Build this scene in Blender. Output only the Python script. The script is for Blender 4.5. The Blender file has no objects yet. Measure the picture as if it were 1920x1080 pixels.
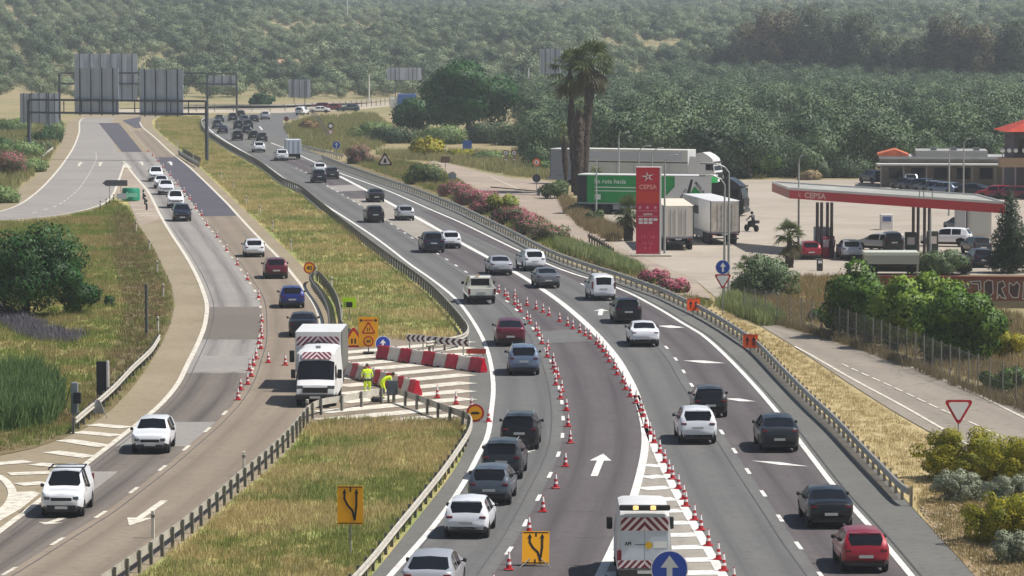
import bpy, bmesh, math, random
import numpy as np
from mathutils import Vector, Matrix, noise
from math import radians as RAD, sin, cos, pi, sqrt, atan2

random.seed(11)
S = bpy.context.scene
COL = S.collection

# ---------------------------------------------------------------- camera, sky, sun, exposure
F = 7000.0; HC = 19.0; PITCH = math.atan(500.0 / F)      # focal length in pixels of a 1920 wide frame
cam_d = bpy.data.cameras.new('camera'); cam = bpy.data.objects.new('camera', cam_d); COL.objects.link(cam)
cam_d.sensor_width = 36; cam_d.lens = F / 1920 * 36
cam_d.clip_start = 1; cam_d.clip_end = 9000
cam.location = (0, 0, HC); cam.rotation_euler = (RAD(90) - PITCH, 0, 0)
S.camera = cam
SUN_EL = RAD(56); SUN_AZ = RAD(97)        # azimuth clockwise from +Y (view direction): sun from the right, a little on the camera's side
W = bpy.data.worlds.new('World'); S.world = W; W.use_nodes = True
nt = W.node_tree; nt.nodes.clear()
o_ = nt.nodes.new('ShaderNodeOutputWorld'); b_ = nt.nodes.new('ShaderNodeBackground'); s_ = nt.nodes.new('ShaderNodeTexSky')
s_.sky_type = 'NISHITA'; s_.sun_disc = False; s_.sun_elevation = SUN_EL; s_.sun_rotation = SUN_AZ
s_.air_density = 1.0; s_.dust_density = 1.4; s_.ozone_density = 1.0; s_.altitude = 300
b_.inputs['Strength'].default_value = 0.066
nt.links.new(s_.outputs[0], b_.inputs[0]); nt.links.new(b_.outputs[0], o_.inputs[0])
sun_d = bpy.data.lights.new('sun', 'SUN'); sun = bpy.data.objects.new('sun', sun_d); COL.objects.link(sun)
sun_d.energy = 4.9; sun_d.angle = RAD(0.53); sun_d.color = (1.0, 0.965, 0.915)
sd = Vector((sin(SUN_AZ) * cos(SUN_EL), cos(SUN_AZ) * cos(SUN_EL), sin(SUN_EL)))
sun.rotation_euler = sd.to_track_quat('Z', 'Y').to_euler(); sun.location = (60, 120, 90)
S.view_settings.view_transform = 'Standard'; S.view_settings.look = 'None'
S.view_settings.exposure = 0.25; S.view_settings.gamma = 1.0
S.view_settings.use_curve_mapping = False
S.cycles.max_bounces = 6; S.cycles.diffuse_bounces = 3; S.cycles.glossy_bounces = 2; S.cycles.transmission_bounces = 4
S.cycles.transparent_max_bounces = 8; S.cycles.volume_bounces = 1
S.cycles.use_denoising = True

# ---------------------------------------------------------------- helpers
cP, sP = cos(PITCH), sin(PITCH)
def ray(px, py):
    u = (px - 960) / F; v = (540 - py) / F
    return Vector((u, cP + v * sP, -sP + v * cP))
def G(px, py, z=0.0):                      # ground point (metres) that the surveyed point of the photograph stands on
    d = ray(px, py); t = (z - HC) / d.z
    return Vector((d.x * t, d.y * t, z))
HT = [(-200, 0), (930, 0), (1010, 1.0), (1100, 3.2), (1300, 9.5), (1600, 20), (1750, 22), (2250, 23), (2700, 46), (3200, 84), (3800, 124), (4400, 150)]
def TZ(x, y):
    for (a, za), (b, zb) in zip(HT, HT[1:]):
        if y <= b:
            t = (y - a) / (b - a); z = za + (zb - za) * t; break
    else: z = HT[-1][1]
    if y > 1000:
        k = min(1, (y - 1000) / 500)
        z += k * 3.0 * noise.noise(Vector((x * .004, y * .003, 1.7)))
        if x < -60: z += k * min(9, (-60 - x) * .05)
    return z
def GT(px, py):                            # the same, on the hilly terrain
    d = ray(px, py); t = 100.0
    while t < 4300:
        if HC + d.z * t <= TZ(d.x * t, d.y * t): break
        t += 4
    return Vector((d.x * t, d.y * t, TZ(d.x * t, d.y * t)))
def sc(py): return F / G(960, py).y        # pixels per metre at that row
def hx(h):
    h = h.lstrip('#'); r = []
    for i in (0, 2, 4):
        c = int(h[i:i + 2], 16) / 255
        r.append(c / 12.92 if c <= .04045 else ((c + .055) / 1.055) ** 2.4)
    return tuple(r)

class Cv:                                  # x(y) through surveyed points, smooth
    def __init__(s, pts):
        p = sorted(pts, key=lambda a: a[1]); s.y = [a[1] for a in p]; s.x = [a[0] for a in p]
        n = len(p); s.m = []
        for i in range(n):
            a = max(0, i - 1); b = min(n - 1, i + 1)
            s.m.append((s.x[b] - s.x[a]) / max(1e-6, s.y[b] - s.y[a]))
    def __call__(s, y):
        if y <= s.y[0]: return s.x[0] + s.m[0] * (y - s.y[0])
        if y >= s.y[-1]: return s.x[-1] + s.m[-1] * (y - s.y[-1])
        i = 0
        while s.y[i + 1] < y: i += 1
        h = s.y[i + 1] - s.y[i]; t = (y - s.y[i]) / h
        return ((2*t**3-3*t*t+1)*s.x[i] + (t**3-2*t*t+t)*h*s.m[i] + (-2*t**3+3*t*t)*s.x[i+1] + (t**3-t*t)*h*s.m[i+1])
    def dirn(s, y):                        # direction on the ground, heading away from the camera
        a = G(s(y + 3), y + 3); b = G(s(y - 3), y - 3); d = (b - a); return d.normalized()
def ysteps(y0, y1):
    out = [y0]; y = y0
    while y < y1 - 1e-6:
        y = min(y1, y + max(.6, (y - 40) * .018)); out.append(y)
    return out
def smooth_path(pts, n=6):                 # Catmull-Rom through 2D points
    P = [Vector((a[0], a[1])) for a in pts]; out = []
    for i in range(len(P) - 1):
        a = P[max(0, i-1)]; b = P[i]; c = P[i+1]; d = P[min(len(P)-1, i+2)]
        for k in range(n):
            t = k / n
            out.append(.5*((2*b)+(c-a)*t+(2*a-5*b+4*c-d)*t*t+(3*b-a-3*c+d)*t**3))
    out.append(P[-1]); return out
def resample(path, step):
    out = [path[0].copy()]; acc = 0.0
    for a, b in zip(path, path[1:]):
        L = (b - a).length
        if L < 1e-9: continue
        t = step - acc
        while t <= L:
            out.append(a.lerp(b, t / L)); t += step
        acc = L - (t - step)
    return out

# ---- materials
MATS = {}
def newmat(name):
    m = bpy.data.materials.new(name); m.use_nodes = True
    n = m.node_tree.nodes; p = n['Principled BSDF']; return m, m.node_tree, n, p
def mat(name, col, rough=.6, metal=0, col2=None, scale=4, bump=0, coat=0, pos=False, detail=4, lo=.35, hi=.65, emit=0, stretch=None, rnd=0, spec=None, bscale=None):
    if name in MATS: return MATS[name]
    m, t, n, p = newmat(name)
    if isinstance(col, str): col = hx(col)
    if isinstance(col2, str): col2 = hx(col2)
    p.inputs['Base Color'].default_value = (*col, 1); p.inputs['Roughness'].default_value = rough; p.inputs['Metallic'].default_value = metal
    if coat: p.inputs['Coat Weight'].default_value = coat; p.inputs['Coat Roughness'].default_value = .06
    if spec is not None: p.inputs['Specular IOR Level'].default_value = spec
    if emit: p.inputs['Emission Color'].default_value = (*col, 1); p.inputs['Emission Strength'].default_value = emit
    if col2 or bump:
        if pos: c = n.new('ShaderNodeNewGeometry').outputs['Position']
        else: c = n.new('ShaderNodeTexCoord').outputs['Object']
        if stretch:
            mp = n.new('ShaderNodeMapping'); mp.inputs['Scale'].default_value = stretch; t.links.new(c, mp.inputs[0]); c = mp.outputs[0]
        nz = n.new('ShaderNodeTexNoise'); nz.inputs['Scale'].default_value = scale; nz.inputs['Detail'].default_value = detail
        nz.inputs['Roughness'].default_value = .65
        t.links.new(c, nz.inputs['Vector'])
    if col2:
        r = n.new('ShaderNodeMapRange'); r.inputs[1].default_value = lo; r.inputs[2].default_value = hi
        fac = nz.outputs['Fac']
        if rnd:
            oi = n.new('ShaderNodeObjectInfo'); ma = n.new('ShaderNodeMath'); ma.operation = 'MULTIPLY_ADD'
            ma.inputs[1].default_value = rnd; t.links.new(oi.outputs['Random'], ma.inputs[0]); t.links.new(nz.outputs['Fac'], ma.inputs[2])
            sb = n.new('ShaderNodeMath'); sb.operation = 'SUBTRACT'; sb.inputs[1].default_value = rnd / 2; t.links.new(ma.outputs[0], sb.inputs[0]); fac = sb.outputs[0]
        t.links.new(fac, r.inputs[0])
        mx = n.new('ShaderNodeMix'); mx.data_type = 'RGBA'
        mx.inputs[6].default_value = (*col, 1); mx.inputs[7].default_value = (*col2, 1)
        t.links.new(r.outputs[0], mx.inputs[0]); t.links.new(mx.outputs[2], p.inputs['Base Color'])
    if bump:
        nz2 = nz
        if bscale:
            nz2 = n.new('ShaderNodeTexNoise'); nz2.inputs['Scale'].default_value = bscale; nz2.inputs['Detail'].default_value = 3; t.links.new(c, nz2.inputs['Vector'])
        bp = n.new('ShaderNodeBump'); bp.inputs['Strength'].default_value = bump; bp.inputs['Distance'].default_value = .05
        t.links.new(nz2.outputs['Fac'], bp.inputs['Height']); t.links.new(bp.outputs[0], p.inputs['Normal'])
    MATS[name] = m; return m
def leafmat(name, a, b, scale=1.2, trans=.3, rough=.55, c=None, rnd=.35):
    """foliage: two greens mixed by noise and by leaf, with light coming through the leaf"""
    if name in MATS: return MATS[name]
    m, t, n, p = newmat(name)
    a = hx(a) if isinstance(a, str) else a; b = hx(b) if isinstance(b, str) else b
    geo = n.new('ShaderNodeNewGeometry')
    nz = n.new('ShaderNodeTexNoise'); nz.inputs['Scale'].default_value = scale; nz.inputs['Detail'].default_value = 3
    t.links.new(geo.outputs['Position'], nz.inputs['Vector'])
    add = n.new('ShaderNodeMath'); add.operation = 'MULTIPLY_ADD'; add.inputs[1].default_value = rnd
    t.links.new(geo.outputs['Random Per Island'], add.inputs[0]); t.links.new(nz.outputs['Fac'], add.inputs[2])
    r = n.new('ShaderNodeMapRange'); r.inputs[1].default_value = .35 + rnd * .3; r.inputs[2].default_value = .65 + rnd * .5
    t.links.new(add.outputs[0], r.inputs[0])
    mx = n.new('ShaderNodeMix'); mx.data_type = 'RGBA'; mx.inputs[6].default_value = (*a, 1); mx.inputs[7].default_value = (*b, 1)
    t.links.new(r.outputs[0], mx.inputs[0]); colr = mx.outputs[2]
    if c:
        c = hx(c) if isinstance(c, str) else c
        oi = n.new('ShaderNodeObjectInfo'); mr = n.new('ShaderNodeMapRange'); mr.inputs[1].default_value = .45; mr.inputs[2].default_value = 1.0; mr.inputs[4].default_value = .8
        t.links.new(oi.outputs['Random'], mr.inputs[0])
        m2 = n.new('ShaderNodeMix'); m2.data_type = 'RGBA'; m2.inputs[7].default_value = (*c, 1)
        t.links.new(mr.outputs[0], m2.inputs[0]); t.links.new(colr, m2.inputs[6]); colr = m2.outputs[2]
    t.links.new(colr, p.inputs['Base Color']); p.inputs['Roughness'].default_value = rough
    p.inputs['Specular IOR Level'].default_value = .3
    tr = n.new('ShaderNodeBsdfTranslucent'); t.links.new(colr, tr.inputs[0])
    ms = n.new('ShaderNodeMixShader'); ms.inputs[0].default_value = trans
    t.links.new(p.outputs[0], ms.inputs[1]); t.links.new(tr.outputs[0], ms.inputs[2])
    t.links.new(ms.outputs[0], n['Material Output'].inputs[0])
    MATS[name] = m; return m

# ---- mesh building
class MB:
    def __init__(s): s.v = []; s.f = []; s.mi = []
    def add(s, vs, fs, m=0):
        o = len(s.v); s.v += [tuple(a) for a in vs]; s.f += [tuple(i + o for i in f) for f in fs]; s.mi += [m] * len(fs); return s
    def box(s, x0, x1, y0, y1, z0, z1, m=0):
        return s.add([(x0,y0,z0),(x1,y0,z0),(x1,y1,z0),(x0,y1,z0),(x0,y0,z1),(x1,y0,z1),(x1,y1,z1),(x0,y1,z1)],
                     [(0,3,2,1),(4,5,6,7),(0,1,5,4),(1,2,6,5),(2,3,7,6),(3,0,4,7)], m)
    def bbox(s, x0, x1, y0, y1, z0, z1, b=.03, m=0):     # box with chamfered edges all round
        xs = (x0, x0+b, x1-b, x1); ys = (y0, y0+b, y1-b, y1); zs = (z0, z0+b, z1-b, z1)
        rings = []
        for k, (zz, ins) in enumerate(((z0, b), (z0+b, 0), (z1-b, 0), (z1, b))):
            a, c, d, e = x0+ins, x1-ins, y0+ins, y1-ins
            rings.append([(a+b,d,zz),(c-b,d,zz),(c,d+b,zz),(c,e-b,zz),(c-b,e,zz),(a+b,e,zz),(a,e-b,zz),(a,d+b,zz)])
        vs = sum(rings, []); fs = [tuple(range(7, -1, -1)), tuple(range(24, 32))]
        for k in range(3):
            for i in range(8): j = (i+1) % 8; fs.append((k*8+i, k*8+j, k*8+8+j, k*8+8+i))
        return s.add(vs, fs, m)
    def tube(s, p0, p1, r0, r1=None, n=8, m=0, cap=True):
        r1 = r0 if r1 is None else r1; p0 = Vector(p0); p1 = Vector(p1); d = (p1 - p0).normalized()
        a = d.orthogonal().normalized(); b = d.cross(a)
        vs = [p0 + (a*cos(2*pi*i/n) + b*sin(2*pi*i/n))*r0 for i in range(n)] + [p1 + (a*cos(2*pi*i/n) + b*sin(2*pi*i/n))*r1 for i in range(n)]
        fs = [(i, (i+1) % n, n+(i+1) % n, n+i) for i in range(n)]
        if cap: fs += [tuple(range(n-1, -1, -1)), tuple(range(n, 2*n))]
        return s.add(vs, fs, m)
    def path(s, pts, r, n=6, m=0):
        for a, b in zip(pts, pts[1:]): s.tube(a, b, r, r, n, m)
        return s
    def plate(s, pts, y0, y1, m=0):                      # outline in XZ, extruded along Y
        n = len(pts)
        return s.add([(x, y0, z) for x, z in pts] + [(x, y1, z) for x, z in pts],
                     [tuple(range(n)), tuple(range(2*n-1, n-1, -1))] + [(i+n, (i+1) % n+n, (i+1) % n, i) for i in range(n)], m)
    def slab(s, pts, z0, z1, m=0):                       # outline in XY, extruded along Z
        n = len(pts)
        return s.add([(p[0], p[1], z0) for p in pts] + [(p[0], p[1], z1) for p in pts],
                     [tuple(range(n-1, -1, -1)), tuple(range(n, 2*n))] + [(i, (i+1) % n, (i+1) % n+n, i+n) for i in range(n)], m)
    def lathe(s, prof, n=12, m=0, c=(0, 0)):
        vs = []; fs = []
        for r, z in prof: vs += [(c[0]+r*cos(2*pi*i/n), c[1]+r*sin(2*pi*i/n), z) for i in range(n)]
        for k in range(len(prof)-1):
            for i in range(n): fs.append((k*n+i, k*n+(i+1) % n, (k+1)*n+(i+1) % n, (k+1)*n+i))
        fs.append(tuple(range(n-1, -1, -1))); fs.append(tuple(range((len(prof)-1)*n, len(prof)*n)))
        return s.add(vs, fs, m)
    def mesh(s, name, mats, smooth=None):
        me = bpy.data.meshes.new(name); me.from_pydata(s.v, [], s.f)
        for m in (mats if isinstance(mats, (list, tuple)) else [mats]): me.materials.append(m)
        if any(s.mi): me.polygons.foreach_set('material_index', s.mi)
        if smooth is not None:
            me.polygons.foreach_set('use_smooth', [True] * len(me.polygons)); me.set_sharp_from_angle(angle=RAD(smooth))
        me.update(); return me
    def build(s, name, mats, parent=None, smooth=None):
        return obj(name, s.mesh(name, mats, smooth), parent)
def obj(name, me, parent=None, loc=None, rz=None):
    o = bpy.data.objects.new(name, me); COL.objects.link(o)
    if parent: o.parent = parent
    if loc is not None: o.location = loc
    if rz is not None: o.rotation_euler = (0, 0, rz)
    return o
def tag(o, label, cat, group=None):
    o['label'] = label; o['category'] = cat
    if group: o['group'] = group
    return o
def thing(name, label, cat, loc=(0, 0, 0), rz=0, group=None):
    o = bpy.data.objects.new(name, None); COL.objects.link(o); o.location = loc; o.rotation_euler = (0, 0, rz)
    o.empty_display_size = .3
    return tag(o, label, cat, group)
def struct(o, kind='structure'): o['kind'] = kind; return o
def dup(root, loc, rz, label=None, group=None, scale=None):
    r = root.copy(); COL.objects.link(r); r.location = loc; r.rotation_euler = (0, 0, rz)
    if scale: r.scale = (scale, scale, scale) if not isinstance(scale, tuple) else scale
    if label: r['label'] = label
    if group: r['group'] = group
    for ch in list(root.children):
        c = ch.copy(); COL.objects.link(c); c.parent = r
        for g in ch.children:
            d = g.copy(); COL.objects.link(d); d.parent = c
    return r
def textmesh(name, s, size, m, bold=0.0, align='CENTER', ext=.003):
    cu = bpy.data.curves.new(name, 'FONT'); cu.body = s; cu.size = size; cu.align_x = align; cu.align_y = 'CENTER'
    cu.extrude = ext; cu.offset = bold; cu.resolution_u = 2
    o = bpy.data.objects.new('tmp', cu); COL.objects.link(o)
    dg = bpy.context.evaluated_depsgraph_get(); me = bpy.data.meshes.new_from_object(o.evaluated_get(dg))
    bpy.data.objects.remove(o); me.name = name; me.materials.clear(); me.materials.append(m)
    me.transform(Matrix.Rotation(pi/2, 4, 'X')); return me
def inpoly(p, poly):
    x, y = p; c = False; j = len(poly) - 1
    for i in range(len(poly)):
        xi, yi = poly[i][0], poly[i][1]; xj, yj = poly[j][0], poly[j][1]
        if (yi > y) != (yj > y) and x < (xj-xi)*(y-yi)/(yj-yi)+xi: c = not c
        j = i
    return c
def sheet(name, pxs, z, m, kind='structure', parent=None, smooth=True, world=False, relief=0, cell=1.5):
    """flat (or softly uneven) ground sheet inside a closed outline"""
    pts = [Vector(p) for p in pxs] if world else [G(a, b) for a, b in pxs]
    bm = bmesh.new()
    vs = [bm.verts.new((p.x, p.y, z)) for p in pts]; f = bm.faces.new(vs)
    bmesh.ops.triangulate(bm, faces=[f])
    bm.normal_update()
    for f in bm.faces:
        if f.normal.z < 0: f.normal_flip()
    me = bpy.data.meshes.new(name); bm.to_mesh(me); bm.free(); me.materials.append(m)
    o = obj(name, me, parent)
    if kind and not parent: o['kind'] = kind
    return o
def strip(name, cl, cr, y0, y1, z, m, parent=None, kind='structure', nx=4):
    """ribbon between two surveyed curves, UV: u across 0-1, v metres along"""
    ys = ysteps(y0, y1); vs = []; fs = []; uv = []; acc = 0; last = None
    for y in ys:
        a = G(cl(y), y); b = G(cr(y), y); mid = (a + b) / 2
        if last is not None: acc += (mid - last).length
        last = mid
        for k in range(nx + 1):
            p = a.lerp(b, k / nx); vs.append((p.x, p.y, z)); uv.append((k / nx, acc))
    n = nx + 1
    for i in range(len(ys)-1):
        for k in range(nx): fs.append((i*n+k, i*n+n+k, i*n+n+k+1, i*n+k+1))
    me = bpy.data.meshes.new(name); me.from_pydata(vs, [], fs); me.materials.append(m)
    l = me.uv_layers.new(name='UVMap')
    for lp in me.loops: l.data[lp.index].uv = uv[lp.vertex_index]
    me.update()
    if me.polygons[0].normal.z < 0: me.flip_normals()
    o = obj(name, me, parent)
    if kind and not parent: o['kind'] = kind
    return o
def ribbon(pts, w, z):
    """MB of a painted stripe of width w along ground points"""
    mb = MB(); L = []; n = len(pts)
    for i, p in enumerate(pts):
        d = (pts[min(n-1, i+1)] - pts[max(0, i-1)]); d.z = 0; d.normalize(); nn = Vector((-d.y, d.x, 0)); L += [p + nn*w/2, p - nn*w/2]
    mb.add([(p.x, p.y, z) for p in L], [(2*i+1, 2*i+3, 2*i+2, 2*i) for i in range(n-1)]); return mb
def curve_pts(c, y0, y1): return [G(c(y), y) for y in reversed(ysteps(y0, y1))]   # far to near reversed: near first
# ---------------------------------------------------------------- ground and roads
def groundmat(name, cols, s1=.05, s2=.6, rough=.95, bump=.4):
    """three colours mixed by two scales of noise in world space"""
    m, t, n, p = newmat(name); p.inputs['Roughness'].default_value = rough; p.inputs['Specular IOR Level'].default_value = .15
    pos = n.new('ShaderNodeNewGeometry').outputs['Position']
    def nz(s, d=5):
        k = n.new('ShaderNodeTexNoise'); k.inputs['Scale'].default_value = s; k.inputs['Detail'].default_value = d; k.inputs['Roughness'].default_value = .7
        t.links.new(pos, k.inputs['Vector']); return k.outputs['Fac']
    def mix(a, b, f, lo, hi):
        r = n.new('ShaderNodeMapRange'); r.inputs[1].default_value = lo; r.inputs[2].default_value = hi; t.links.new(f, r.inputs[0])
        x = n.new('ShaderNodeMix'); x.data_type = 'RGBA'; t.links.new(r.outputs[0], x.inputs[0])
        for i, v in ((6, a), (7, b)):
            if isinstance(v, tuple): x.inputs[i].default_value = (*v, 1)
            else: t.links.new(v, x.inputs[i])
        return x.outputs[2]
    c = [hx(k) if isinstance(k, str) else k for k in cols]
    a = mix(c[0], c[1], nz(s1), .42, .58); b = mix(a, c[2], nz(s2), .5, .75); f = nz(9, 3)
    d = mix(b, tuple(v*.6 for v in c[0]), f, .45, .95)
    t.links.new(d, p.inputs['Base Color'])
    if bump:
        bp = n.new('ShaderNodeBump'); bp.inputs['Strength'].default_value = bump; bp.inputs['Distance'].default_value = .12
        t.links.new(nz(3.5), bp.inputs['Height']); t.links.new(bp.outputs[0], p.inputs['Normal'])
    MATS[name] = m; return m
def lanemat(name, base, worn, alt, track=.6, crack=0, patch=.1):
    """asphalt: aggregate speckle, lengthwise wheel tracks polished or rubbered, broad blotches, tar-sealed joints"""
    m, t, n, p = newmat(name); p.inputs['Roughness'].default_value = .88; p.inputs['Specular IOR Level'].default_value = .25
    base, worn, alt = [hx(k) for k in (base, worn, alt)]
    uv = n.new('ShaderNodeUVMap').outputs[0]; pos = n.new('ShaderNodeNewGeometry').outputs['Position']
    sx = n.new('ShaderNodeSeparateXYZ'); t.links.new(uv, sx.inputs[0])
    rp = n.new('ShaderNodeValToRGB'); e = rp.color_ramp.elements; e[0].position = 0; e[0].color = (.25,)*3+(1,)
    e[1].position = 1; e[1].color = (.25,)*3+(1,)
    for q, v in ((.1, .1), (.27, 1), (.42, .25), (.58, .25), (.73, 1), (.9, .1)):
        k = e.new(q); k.color = (v, v, v, 1)
    t.links.new(sx.outputs[0], rp.inputs[0])
    mp = n.new('ShaderNodeMapping'); mp.inputs['Scale'].default_value = (14, .06, 1); t.links.new(uv, mp.inputs[0])
    ns = n.new('ShaderNodeTexNoise'); ns.inputs['Scale'].default_value = 1; ns.inputs['Detail'].default_value = 4; t.links.new(mp.outputs[0], ns.inputs['Vector'])
    mu = n.new('ShaderNodeMath'); mu.operation = 'MULTIPLY'; t.links.new(rp.outputs[0], mu.inputs[0]); t.links.new(ns.outputs['Fac'], mu.inputs[1])
    m2 = n.new('ShaderNodeMath'); m2.operation = 'MULTIPLY'; m2.inputs[1].default_value = track * 1.9; m2.use_clamp = True; t.links.new(mu.outputs[0], m2.inputs[0])
    def nz(s, d=4):
        k = n.new('ShaderNodeTexNoise'); k.inputs['Scale'].default_value = s; k.inputs['Detail'].default_value = d; k.inputs['Roughness'].default_value = .65
        t.links.new(pos, k.inputs['Vector']); return k.outputs['Fac']
    def mix(a, b, f, lo=None, hi=None):
        if lo is not None:
            r = n.new('ShaderNodeMapRange'); r.inputs[1].default_value = lo; r.inputs[2].default_value = hi; t.links.new(f, r.inputs[0]); f = r.outputs[0]
        x = n.new('ShaderNodeMix'); x.data_type = 'RGBA'; t.links.new(f, x.inputs[0])
        for i, v in ((6, a), (7, b)):
            if isinstance(v, tuple): x.inputs[i].default_value = (*v, 1)
            else: t.links.new(v, x.inputs[i])
        return x.outputs[2]
    a = mix(base, alt, nz(patch), .4, .6); b = mix(a, worn, m2.outputs[0])
    c = mix(b, tuple(k*.62 for k in base), nz(2.2, 6), .5, .8)
    d = mix(c, tuple(min(1, k*1.35) for k in base), nz(30, 2), .55, .85)
    if crack:
        vo = n.new('ShaderNodeTexVoronoi'); vo.feature = 'DISTANCE_TO_EDGE'; vo.inputs['Scale'].default_value = .16
        wv = n.new('ShaderNodeVectorMath'); wv.operation = 'ADD'; nn = n.new('ShaderNodeTexNoise'); nn.inputs['Scale'].default_value = .8
        t.links.new(pos, nn.inputs['Vector']); t.links.new(pos, wv.inputs[0]); t.links.new(nn.outputs['Color'], wv.inputs[1]); t.links.new(wv.outputs[0], vo.inputs['Vector'])
        d = mix(tuple(k*.45 for k in base), d, vo.outputs['Distance'], 0, crack)
    t.links.new(d, p.inputs['Base Color'])
    bp = n.new('ShaderNodeBump'); bp.inputs['Strength'].default_value = .15; bp.inputs['Distance'].default_value = .02
    t.links.new(nz(45, 2), bp.inputs['Height']); t.links.new(bp.outputs[0], p.inputs['Normal'])
    MATS[name] = m; return m

M_EARTH = groundmat('earth', ['#998a6a', '#85815a', '#a89878'], .02, .25)
M_VERGE = groundmat('verge_grass', ['#8b9455', '#b8a772', '#a5a06c'], .07, .5)
M_DRY = groundmat('dry_grass', ['#b3a277', '#a39166', '#c0b08a'], .09, .8)
M_GRAVEL = groundmat('gravel_soil', ['#a08a6a', '#8d7a58', '#b9a88c'], .3, 2.5, bump=.9)
M_BROWN = groundmat('brown_verge', ['#77684f', '#7d7550', '#6f614c'], .12, .9)
M_CONC = groundmat('forecourt_concrete', ['#aba092', '#9f9586', '#b5aa9c'], .06, .35, .85, bump=.05)
M_TRACK = groundmat('worn_track', ['#9c8e80', '#aa9b8a', '#8c8177'], .08, .4, .9, bump=.1)
M_FAR = groundmat('far_road', ['#b9ac98', '#a79c8c', '#c4b7a2'], .05, .3, .9, bump=0)
A_TAN = lanemat('shoulder_tan', '#8d8069', '#7f7360', '#968972', .25)
A_TANLANE = lanemat('asphalt_tan', '#877a6b', '#706659', '#8f8272', .7, .0)
A_OLD = lanemat('asphalt_old_grey', '#928d87', '#6d6865', '#9c968f', .9)
A_DARKOLD = lanemat('asphalt_dark_brown', '#736b62', '#504b48', '#7b7269', .95)
A_LIGHT = lanemat('asphalt_light_patch', '#918c86', '#736e69', '#9a948d', .9)
A_NEW = lanemat('asphalt_new_patch', '#535057', '#4d4a51', '#58555c', .3)
A_GREY = lanemat('asphalt_grey', '#676664', '#575655', '#6e6d6a', .75)
A_MAUVE = lanemat('asphalt_mauve', '#5d5757', '#4b4647', '#645e5d', .85)
A_SHOULD = lanemat('asphalt_shoulder', '#686762', '#5e5d59', '#706f69', .3)
A_SERV = lanemat('asphalt_service', '#8c8377', '#7b736a', '#958b7d', .5, .005)
A_CONC = lanemat('concrete_patch', '#948d82', '#857e74', '#9c958a', .35)
PAINT = mat('road_paint', '#e2dfd8', .7, col2='#98938b', scale=1.9, pos=True, lo=.45, hi=.82, detail=8)
PAINT_OLD = mat('road_paint_worn', '#d9d2c2', .8, col2='#8f8576', scale=2.4, pos=True, lo=.42, hi=.76, detail=8)

# terrain: one sheet to the horizon
def make_ground():
    ys = [-150, -60, 30, 90] + [90 + 40*i for i in range(1, 21)] + list(range(910, 4420, 22))
    xs = sorted(set([-2200, -1600, -1100, -800] + list(range(-620, 640, 20)) + [800, 1100, 1600, 2200]))
    vs = [(x, y, TZ(x, y) - .02) for y in ys for x in xs]; n = len(xs)
    fs = [(j*n+i, j*n+i+1, j*n+n+i+1, j*n+n+i) for j in range(len(ys)-1) for i in range(n-1)]
    me = bpy.data.meshes.new('ground'); me.from_pydata(vs, [], fs); me.materials.append(M_EARTH)
    for p in me.polygons: p.use_smooth = True
    struct(obj('ground', me))
make_ground()

# surveyed curves
E1 = Cv([(389,232),(393,243),(417,261),(440,275),(493,307),(534,336),(568,358),(597,377),(635,401),(695,440),(733,468),(770,497),(809,524),(848,555),(873,583),(898,622),(912,653),(921,688),(925,730),(921,773),(914,819),(895,858),(873,901),(845,945),(820,979),(798,1006),(735,1077),(690,1128)])
D1 = Cv([(440,238),(448,258),(457,270),(548,312),(577,326),(618,351),(672,383),(728,417),(760,438),(778,450),(833,484),(853,497),(873,510),(905,532),(930,550),(957,571),(978,592),(1000,617),(1018,645),(1034,680),(1045,712),(1052,745),(1055,770),(1056,800),(1052,835),(1040,872),(1020,914),(998,958),(970,1010),(935,1063),(900,1118)])
W2 = Cv([(488,240),(520,272),(637,331),(690,359),(743,388),(820,430),(870,459),(969,513),(1015,542),(1057,572),(1106,615),(1152,667),(1177,708),(1191,738),(1204,780),(1210,830),(1200,890),(1177,965),(1150,1028),(1125,1080),(1105,1120)])
E2 = Cv([(486,236),(505,266),(534,278),(580,300),(635,324),(720,355),(818,398),(860,416),(980,474),(1055,507),(1159,541),(1229,576),(1282,608),(1317,629),(1360,667),(1410,719),(1463,781),(1511,844),(1569,919),(1641,1000),(1708,1080),(1745,1125)])
D3 = Cv([(760,383),(900,450),(1030,505),(1085,530),(1132,558),(1180,591),(1228,630),(1258,662),(1277,689),(1293,717),(1325,764),(1351,808),(1373,840),(1398,878),(1424,916),(1456,963),(1492,1017),(1534,1073),(1570,1122)])
GR = Cv([(1191,738),(1205,775),(1218,815),(1236,860),(1258,905),(1284,955),(1310,1000),(1335,1045),(1358,1085),(1380,1122)])   # right line of the lower nose
SR = Cv([(545,268),(604,292),(640,307),(684,325),(729,341),(773,356),(818,374),(862,391),(895,408),(965,443),(1036,480),(1106,506),(1159,522),(1212,541),(1282,571),(1317,588),(1360,613),(1395,636),(1424,657),(1472,707),(1521,757),(1569,802),(1617,853),(1665,903),(1700,941),(1740,985),(1800,1050),(1840,1095),(1870,1130)])
SL = Cv([(376,226),(378,245),(394,259),(428,282),(459,299),(488,316),(529,347),(563,363),(597,391),(645,421),(684,458),(731,494),(770,522),(809,553),(840,585),(862,612),(874,640),(878,680),(879,720),(880,790),(879,818),(862,865),(830,912),(792,961),(740,1027),(700,1076),(655,1128)])
LE = Cv([(215,276),(232,303),(255,333),(278,360),(300,403),(320,437),(350,483),(370,520),(382,550),(388,573),(387,593),(382,617),(370,647),(350,687),(335,718),(310,750),(285,774),(228,819),(147,882),(77,938),(0,997),(-80,1060)])
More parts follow.
